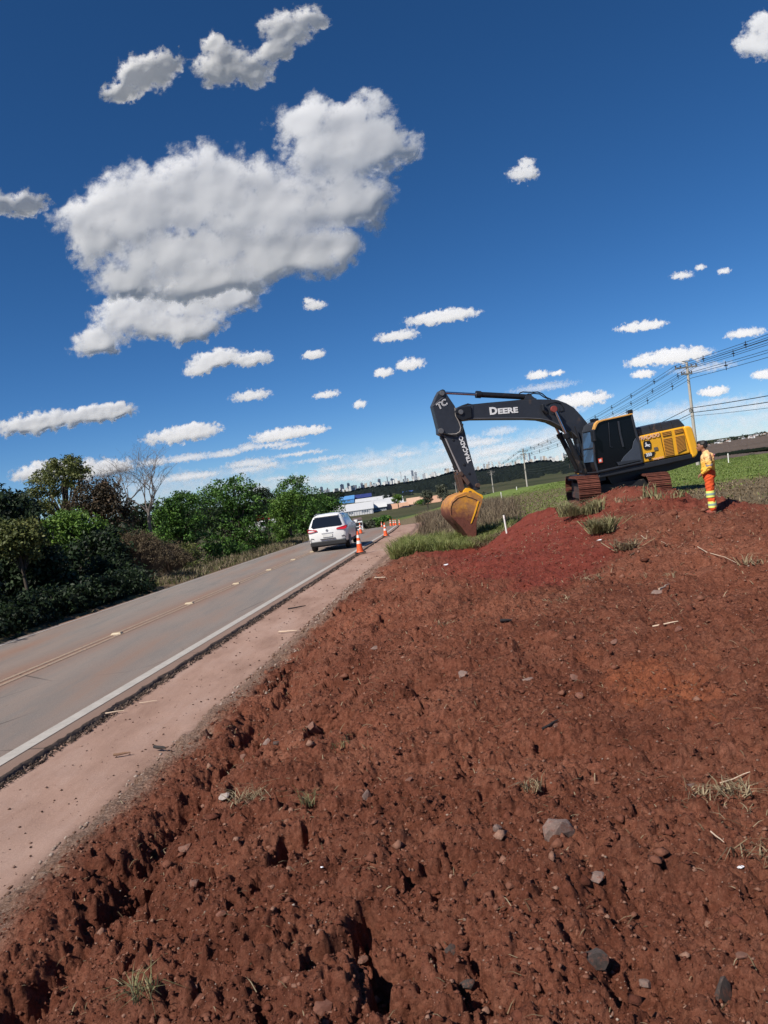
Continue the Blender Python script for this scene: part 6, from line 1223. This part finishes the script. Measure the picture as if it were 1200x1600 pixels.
# ------------------------------------------------------------------ power line
PX_ = 33.9; CONC = paint('pole_concrete', (.42, .38, .34), .85, .12, scale=2); ARM = paint('weathered_arm', (.20, .19, .18), .8); INS = paint('insulator_brown', (.12, .10, .10), .3)
poles = [(-18, 1.0), (82, 8.5), (179, 3.7), (234, -.3), (292, -2.4), (350, -3.6)]     # distance, head height against the eye
labs = ['concrete power pole behind the camera, outside the view', 'nearest concrete power pole behind the excavator counterweight', 'middle power pole standing on the green crest under the boom', 'farther power pole between the stick and the middle pole', 'faint far power pole left of the farther one', 'faintest power pole at the end of the line']
heads = []
for i, ((Y, dz_), lab) in enumerate(zip(poles, labs)):
    zt = EYE + (dz_ if i else 9.6); zb = float(land(np.array([PX_]), np.array([float(Y)]))[0]) - .3; lean = .12 if i == 1 else .05; t = thing('power_pole', lab, 'power pole', (PX_, Y, zb), 0, 'power poles across the field')
    H = zt - zb; MB().tube([(0, 0, -.5), (lean * .5, 0, H * .5), (lean, 0, H)], [.20, .165, .125], 12).build('pole', CONC, t, 50)
    for k, (zz, wid) in enumerate([(.55, 1.15), (1.25, .55)]):
        mb = MB(); mb.box(-wid, wid, -.16, -.06, H - zz - .06, H - zz + .06); mb.box(-wid, wid, .06, .16, H - zz - .06, H - zz + .06); a_ = mb.build('crossarm', ARM, t)
        for x in (-wid * .95, -wid * .5, wid * .5, wid * .95):
            MB().lathe([(.05, 0), (.09, .06), (.05, .1), (.09, .16), (.04, .24)], 8).build('insulator', INS, a_).location = (x, 0, H - zz + .06)
    mb = MB(); mb.tube([(lean, 0, H), (lean - .5, 0, H + .12), (lean + .4, 0, H + .12)], .035, 5); mb.build('top_bracket', ARM, t)
    mb = MB(); mb.lathe([(.22, H * .53), (.22, H * .56)], 10); mb.build('cable_collar', ARM, t)
    heads.append((Y, zb + H, H))
CBL = paint('black_cable', (.012, .012, .014), .5)
def run(name, label, dx, dzs, sag, r, spacers, dxs=None, cat='cable'):
    t = thing(name, label, cat, (PX_ + dx, 82, heads[1][1]), 0, 'cables strung along the poles'); O = Vector((PX_ + dx, 82, heads[1][1]))
    def at(u, seg, ddx, ddz):
        (y0, z0, _), (y1, z1, _) = heads[seg], heads[seg + 1]; L = abs(y1 - y0); return Vector((PX_ + dx + ddx, y0 + (y1 - y0) * u, z0 + (z1 - z0) * u + ddz - sag * (L / 97.) ** 2 * 4 * u * (1 - u))) - O
    for i, dz_ in enumerate(dzs):
        ddx = (dxs or [0] * 9)[i]; mb = MB()
        for seg in range(len(heads) - 1): mb.tube([at(k / 14., seg, ddx, dz_) for k in range(15)], r, 4, False)
        mb.build('wire', CBL, t)
    if spacers:
        z0, z1 = min(dzs) - .12, max(dzs) + .15
        me = MB().tube([(0, 0, z0), (0, 0, z1)], .035, 5).tube([(-.16, 0, (z0 + z1) / 2), (.16, 0, (z0 + z1) / 2)], .05, 5).mesh('spacer')
        for seg in range(3):
            L = abs(heads[seg + 1][0] - heads[seg][0]); n = int(L / 8.5)
            for k in range(1, n + 1): o = link('spacer', me, CBL, t); p = at((k - .3 - .1 * dx) / (n + .6), seg, 0, 0); o.location = p
run('cable_bundle', 'upper cable bundle with spacers on the left end of the crossarms', -1.05, [-.25, -.45, -.62], 1.0, .022, True, [-.1, .1, 0])
run('cable_bundle', 'upper cable bundle with spacers on the right end of the crossarms', 1.05, [-.28, -.46, -.66], 1.0, .022, True, [-.1, .1, 0])
run('cable_bundle', 'lower cable bundle with spacers close to the pole shafts', .45, [-1.15, -1.35, -1.75], 1.1, .022, True, [-.08, .08, 0])
run('telephone_cable', 'upper of the thick low cables well below the crossarms', -.15, [-4.9], 1.3, .035, False); run('telephone_cable', 'lower of the thick low cables well below the crossarms', .15, [-5.4], 1.35, .035, False); run('telephone_cable', 'thin lowest cable of the line', -.1, [-5.75], 1.6, .018, False)

# ------------------------------------------------------------------ stones and litter on the dirt
def rock_mesh(name, seed, sub=2, rough=.35, flat=.6, chip=3):
    bm = bmesh.new(); bmesh.ops.create_icosphere(bm, subdivisions=sub, radius=1); g = random.Random(seed)
    pl = [(Vector((g.gauss(0, 1), g.gauss(0, 1), g.gauss(0, 1))).normalized(), g.uniform(.42, .82)) for _ in range(chip + 8)]
    for v in bm.verts:
        for n_, d_ in pl:
            e = v.co.dot(n_) - d_
            if e > 0: v.co -= n_ * e
        v.co *= 1 + rough * .12 * g.uniform(-1, 1); v.co.z *= flat
    me = bpy.data.meshes.new(name); bm.to_mesh(me); bm.free(); return me
def mat_stone(name, a, b_, dirt=.4):
    m, nt, b = nodes(name); co = objco(nt); out = ramp(nt, noise(nt, 4, 7, .75, co), [(.3, a), (.7, b_)]); geo = N(nt, 'ShaderNodeNewGeometry')
    out = mixc(nt, mth(nt, 'MULTIPLY', smooth(nt, noise(nt, 2.2, 6, .7, co), .56 - dirt * .2, .66), .85), out, (.20, .075, .048)); nt.links.new(out, b.inputs['Base Color']); b.inputs['Roughness'].default_value = .9; bump(nt, b, noise(nt, 14, 6, .8, co), .004); return m
ST1 = mat_stone('grey_basalt', (.13, .085, .070), (.30, .21, .18), .35); ST2 = mat_stone('brown_stone', (.12, .055, .040), (.25, .135, .10), .5); ST3 = mat_stone('dark_basalt', (.030, .024, .022), (.11, .080, .070), .35); ST4 = mat_stone('dusty_red_stone', (.15, .055, .035), (.26, .12, .085), .6)
def stone(px, py, wpx, hpx, mat, label, seed, flat=.6, rz=0, name='stone', sub=2):
    c = dhit(px, py + hpx * .35); dist = math.hypot(c.x, c.y); s = math.hypot(dist, EYE - c.z) / 1200. * .5
    me = rock_mesh(name, seed, sub, .3, flat); o = link(name, me, mat); o.location = c + Vector((0, 0, hpx * s * .08)); o.scale = (wpx * s, wpx * s * .8, max(wpx * .55, hpx * 1.15) * s); o.rotation_euler = (.15, -.1, rz); tag(o, label, 'stone', 'stones lying in the turned soil'); return o
for a in [(875, 1282, 52, 50, ST1, 'largest pale grey stone with one dark broken face, right of centre', 1, .75), (931, 1364, 34, 22, ST1, 'flat pale stone below the largest one', 2, .5), (933, 1487, 44, 38, ST3, 'dark rough clinker-like stone near the bottom', 3, .8),
          (1128, 1540, 30, 56, ST3, 'tall dark stone with a pale left side at the bottom right', 4, 1.0), (725, 1048, 26, 15, ST1, 'pale pinkish flat stone in the middle of the dirt', 5, .6), (487, 1130, 34, 28, ST2, 'brown angular stone near the shoulder, left of centre', 6, .8),
          (418, 1155, 20, 14, ST1, 'small pale stone left of the brown angular one', 7, .7), (432, 1158, 13, 11, ST3, 'small dark stone touching the small pale one', 8, .8), (572, 1236, 22, 24, ST1, 'pale split stone with a clod on top, left of centre', 9, .8), (292, 1318, 28, 18, ST2, 'tilted flat slab beside the black furrow', 10, .5),
          (302, 1376, 26, 22, ST2, 'angular brown stone below the tilted slab', 11, .8), (898, 1054, 22, 18, ST2, 'brown stone in the middle right, above its twin', 12, .7), (905, 1084, 20, 14, ST4, 'red brown stone just below the middle right one', 13, .8), (502, 1568, 38, 28, ST4, 'reddish rounded stone near the bottom edge', 14, .8),
          (778, 1290, 16, 16, ST1, 'small pink grey stone left of the largest one', 15, .8), (824, 1060, 22, 8, ST1, 'thin pale stone sliver right of the pinkish flat one', 16, .5), (1028, 922, 24, 10, ST1, 'grey flat slab high on the mound', 17, .4), (1080, 1225, 14, 12, ST1, 'small pale stone left of the dug-up roots', 18, .8),
          (865, 1130, 20, 12, ST2, 'brown flake standing on edge in the middle right', 19, .7), (1010, 1530, 20, 20, ST1, 'small pale round stone at the lower right', 20, .8), (620, 1440, 16, 12, ST4, 'small red stone at the lower middle', 21, .8), (730, 1530, 22, 18, ST3, 'dark lump beside the tall crack, bottom middle', 22, .8),
          (705, 1478, 26, 26, ST3, 'dark porous lump at the lower middle', 23, .8), (380, 1180, 14, 10, ST2, 'little brown stone beside the roadside hollow', 24, .8), (345, 1425, 18, 14, ST4, 'red clod stone at the lower left', 25, .8), (640, 1215, 14, 12, ST2, 'little brown stone at the centre of the dirt', 26, .8),
          (960, 1000, 14, 9, ST2, 'small brown stone above the orange patch', 27, .8), (1060, 980, 16, 10, ST4, 'small red stone above right of the orange patch', 28, .8), (585, 1010, 16, 10, ST1, 'pale stone high in the left part of the dirt', 29, .8), (565, 1495, 20, 16, ST2, 'brown stone above the reddish rounded one', 30, .8),
          (1160, 1490, 18, 14, ST2, 'brown stone near the lower right edge', 31, .8), (350, 1240, 30, 12, paint('pale_sand_patch', (.36, .30, .27), .95, .2), 'pale broken gravel lump by the shoulder', 32, .4)]: stone(*a)
def litter(name, px, py, w, label, cat, mat, seed, flat=.5): 
    c = dhit(px, py); s = c.length / 1200.; me = rock_mesh(name, seed, 2, 1.6, flat, 6); o = link(name, me, mat); o.location = c + Vector((0, 0, w * s * .2)); o.scale = (w * s, w * s * .6, w * s * .6); tag(o, label, cat)
PLW = paint('crumpled_plastic', (.80, .80, .84), .35, .08); litter('plastic_wrapper', 1158, 1357, 7, 'crumpled white plastic wrapper near the right edge', 'litter', PLW, 41); litter('plastic_cup', 937, 845, 6, 'tiny white scrap at the foot of the big pale sod', 'litter', PLW, 42); litter('plastic_scrap', 503, 1357, 4, 'tiny pinkish white scrap in the lower left furrow', 'litter', PLW, 43); litter('paper_scrap', 697, 884, 6, 'small white scrap on the red slope above the pit', 'litter', PLW, 45)
# black flat piece and sticks
def stick(pa, pb, r, label, mat, name='stick', cat='stick', rd=False):
    a = dhit(*pa) if not rd else None
    if rd:
        q = []
        for p in (pa, pb):
            d = rays(*p); d = d / d[1]; ys = np.linspace(3, 40, 4000); k = int(np.argmax(EYE + d[2] * ys < z_road(ys) - .04)); q.append(Vector((d[0] * ys[k], ys[k], float(z_road(ys[k])) - .035)))
        a, b = q
    else: b = dhit(*pb)
    r = r if rd else r * .55
    up = Vector((0, 0, r * 1.2)); m_ = (a + b) / 2; t = (b - a); s_ = t.cross(Vector((0, 0, 1))).normalized() * t.length * .04; O = a.copy(); mb = MB(); mb.tube([up, (a.lerp(b, .35) - O) + up + s_, (a.lerp(b, .7) - O) + up - s_ * .5, (b - O) + up], [r, r * .95, r * .8, r * .5], 6); o = mb.build(name, mat, None, 60); o.location = O; tag(o, label, cat)
WD = paint('bleached_wood', (.52, .40, .30), .85, .2, scale=10); WD2 = paint('brown_twig', (.20, .115, .07), .9, .25, scale=10); DKW = paint('dark_bark_piece', (.020, .016, .016), .8, .2)
stick((146, 1120), (195, 1112.5), .011, 'long thin bleached stalk lying on the dusty shoulder', WD, rd=True); stick((178, 1183), (204, 1179), .013, 'short brown twig on the dusty shoulder below the bleached stalk', WD2, rd=True); stick((436, 989), (465, 987), .014, 'thin bleached stalk farther up the shoulder', WD, rd=True)
stick((218, 1100), (246, 1096), .006, 'fine pale straw crossing the shoulder', WD, rd=True); stick((242, 1171), (260, 1173), .018, 'dark bark crumb at the outer edge of the shoulder', DKW, rd=True); stick((450, 953), (478, 948), .016, 'dark twig on the far part of the shoulder', DKW, rd=True)
stick((782, 973), (800, 973), .03, 'flat black strip lying on the pit floor', DKW, 'rubber_strip', 'scrap'); stick((848, 1142), (872, 1128), .016, 'dark splinter in the middle right of the dirt', DKW); stick((1030, 922), (1046, 914), .018, 'pale short stick high on the mound', WD); stick((1020, 980), (1060, 972), .012, 'long pale stalk across the upper mound', WD)
stick((588, 902), (604, 905), .03, 'yellowish splinter at the tip of the dirt by the shoulder', WD); stick((985, 870), (1000, 850), .02, 'branching stick on the mound right of the sods', WD2); stick((1058, 808), (1076, 826), .03, 'thick broken branch on the mound behind the sods', WD2, 'branch', 'branch'); stick((1110, 1300), (1132, 1318), .006, 'single pale straw left of the loose straw', WD)
stick((1002, 838), (1040, 850), .012, 'thin pale root trailing on the mound', WD); stick((1090, 855), (1150, 880), .010, 'long thin stalk on the right shoulder of the mound', WD); stick((1125, 1225), (1180, 1205), .006, 'curved thin root rising above the roots clump', WD)

# pebbles, crumbs and straw scattered over the dirt (more than anyone could count)
def crumbs(name, n, rmin, rmax, box, mat, seed, cond, base=None, lift=.2, pw=2.5):
    g = np.random.default_rng(seed); r_ = np.exp(g.uniform(math.log(box[0]), math.log(box[1]), n)); th = np.radians(g.uniform(-38, 36, n)); x = r_ * np.sin(th); y = r_ * np.cos(th); k = cond(x, y); x, y, r_ = x[k], y[k], r_[k]; n = len(x)
    s = (rmin + (rmax - rmin) * g.random(n) ** pw) * (.55 + .09 * r_); z = dz(x, y) + s * lift
    iv = np.array([(1, 0, .2), (.3, .9, -.2), (-.9, .3, .1), (-.2, -1, -.1), (.1, .1, 1), (0, 0, -1.)]); fi = np.array([(0, 1, 4), (1, 2, 4), (2, 3, 4), (3, 0, 4), (1, 0, 5), (2, 1, 5), (3, 2, 5), (0, 3, 5)])
    V = iv[None] * (1 + .6 * (g.random((n, 6, 1)) - .5)) * (s[:, None, None] * np.stack([.7 + .7 * g.random(n), .7 + .7 * g.random(n), .45 + .5 * g.random(n)], -1)[:, None]); a = g.random(n) * 6.28; c_, s_ = np.cos(a)[:, None], np.sin(a)[:, None]
    V = np.stack([V[..., 0] * c_ - V[..., 1] * s_, V[..., 0] * s_ + V[..., 1] * c_, V[..., 2]], -1) + np.stack([x, y, z], -1)[:, None]; F = (np.arange(n)[:, None, None] * 6 + fi[None]).reshape(-1, 3)
    tag(link(name, np_mesh(name, V.reshape(-1, 3), F, dict(tone=np.repeat(g.random(n), 6), red=np.repeat(zone_red(x, y), 6))), mat), kind='stuff')
def mat_crumb(name, stops, redden=True):
    m, nt, b = nodes(name); v = attr(nt, 'tone').outputs['Fac']; c = ramp(nt, v, stops); c = mixc(nt, mth(nt, 'MULTIPLY', attr(nt, 'red').outputs['Fac'], .8), c, (.17, .035, .022)) if redden else c
    c = mixc(nt, .5, c, ramp(nt, noise(nt, 60, 4, .8, pos(nt)), [(.3, (.6, .58, .56)), (.7, (1.35, 1.4, 1.4))]), 'MULTIPLY'); nt.links.new(c, b.inputs['Base Color']); b.inputs['Roughness'].default_value = .98; b.inputs['Specular IOR Level'].default_value = .15; bump(nt, b, noise(nt, 90, 4, .8, pos(nt)), .01); return m
ind = lambda x, y: sdist(x, y, DIRT) > -.22 + .25 * (y > 24)
MC = mat_crumb('soil_crumbs', [(0, (.085, .028, .018)), (.5, (.165, .056, .035)), (.85, (.24, .105, .07)), (1, (.33, .19, .14))]); MP = mat_crumb('pale_pebbles', [(0, (.16, .085, .06)), (.5, (.26, .17, .13)), (1, (.44, .35, .30))], False)
crumbs('soil_crumbs', 56000, .0035, .016, (1.8, 26), MC, 11, ind, pw=3.5); crumbs('fine_crumbs', 42000, .0022, .007, (1.8, 7), MC, 19, ind, pw=2.5); crumbs('soil_clods', 3600, .010, .040, (1.8, 24), MC, 17, lambda x, y: ind(x, y) & (g0.random(len(x)) < .35 + .65 * (x + .1 * y < 1.5)), pw=4); crumbs('pebbles', 5000, .003, .009, (1.8, 22), MP, 13, ind, pw=4)
GV = lambda x, y: (dl(x, y) > 1.72) & (sdist(x, y, DIRT) < .12) & (y < 26) & (dl(x, y) < 3.2)
def crumbs_on(name, n, rmin, rmax, seed, mat, cond, zf, yr=(1.5, 24), dr=(1.7, 2.9)):
    g = np.random.default_rng(seed); y = np.exp(g.uniform(math.log(yr[0]), math.log(yr[1]), n)); x = x_line(y) + g.uniform(dr[0], dr[1], n); k = cond(x, y); x, y = x[k], y[k]; n = len(x); s = (rmin + (rmax - rmin) * g.random(n) ** 3) * (.7 + .06 * y); z = zf(x, y) + s * .2
    iv = np.array([(1, 0, 0), (0, 1, 0), (-1, 0, 0), (0, -1, 0), (0, 0, 1), (0, 0, -1.)]); fi = np.array([(0, 1, 4), (1, 2, 4), (2, 3, 4), (3, 0, 4), (1, 0, 5), (2, 1, 5), (3, 2, 5), (0, 3, 5)])
    V = iv[None] * (.7 + .6 * g.random((n, 6, 1))) * s[:, None, None] * np.array([1, 1, .7]); a = g.random(n) * 6.28; c_, s_ = np.cos(a)[:, None], np.sin(a)[:, None]; V = np.stack([V[..., 0] * c_ - V[..., 1] * s_, V[..., 0] * s_ + V[..., 1] * c_, V[..., 2]], -1) + np.stack([x, y, z], -1)[:, None]
    tag(link(name, np_mesh(name, V.reshape(-1, 3), (np.arange(n)[:, None, None] * 6 + fi[None]).reshape(-1, 3), dict(tone=np.repeat(g.random(n), 6), red=np.zeros(n * 6))), mat), kind='stuff')
crumbs_on('gravel', 16000, .004, .022, 21, MP, GV, lambda x, y: np.maximum(land(x, y) - .0, np.where(dl(x, y) < 2.05, z_road(y) - .06, -9)))
crumbs_on('shoulder_grit', 1200, .003, .014, 22, mat_crumb('shoulder_grit', [(0, (.05, .03, .024)), (.6, (.14, .08, .06)), (1, (.30, .2, .16))], False), lambda x, y: np.ones(len(x), bool), lambda x, y: z_road(y) - .055, (2, 30), (.35, 1.8))
crumbs_on('asphalt_crumbs', 5000, .006, .020, 23, mat_crumb('asphalt_crumbs', [(0, (.03, .022, .02)), (.7, (.09, .065, .055)), (1, (.22, .16, .13))], False), lambda x, y: np.ones(len(x), bool), lambda x, y: z_road(y) - .04, (3, 32), (.26, .42))
c = scatter(14000, lambda x, y: ind(x, y) & (np.abs(x) < .62 * y + .5) & (g0.random(len(x)) < np.clip(5 / y, .08, 1) + .25 * (x > .2 * y)), (-3, 13, 1.8, 25)); n_ = len(c); r_ = np.hypot(c[:, 0], c[:, 1])
g = np.random.default_rng(5); L = (.02 + .06 * g.random(n_)) * (.6 + .10 * r_); a = g.random(n_) * 6.28; d3 = np.stack([np.cos(a), np.sin(a), .25 * g.normal(size=n_)], 1) * L[:, None]; w3 = np.stack([-np.sin(a), np.cos(a), 0 * a], 1) * (.0009 * (1 + .35 * r_))[:, None]; z = dz(c[:, 0], c[:, 1]) + .006 + .001 * r_; p = np.stack([c[:, 0], c[:, 1], z], 1); md = d3 * .5 + np.array([0, 0, 1]) * (L * .12)[:, None]
V = np.stack([p - w3, p + w3, p + md + w3, p + md - w3, p + d3], 1).reshape(-1, 3); k = np.arange(n_)[:, None] * 5; tag(link('straw_litter', np_mesh('straw_litter', V, np.concatenate([k + [0, 1, 2], k + [0, 2, 3], k + [3, 2, 4]]), dict(tone=np.repeat(g.random(n_), 5))), STRAW), kind='stuff')
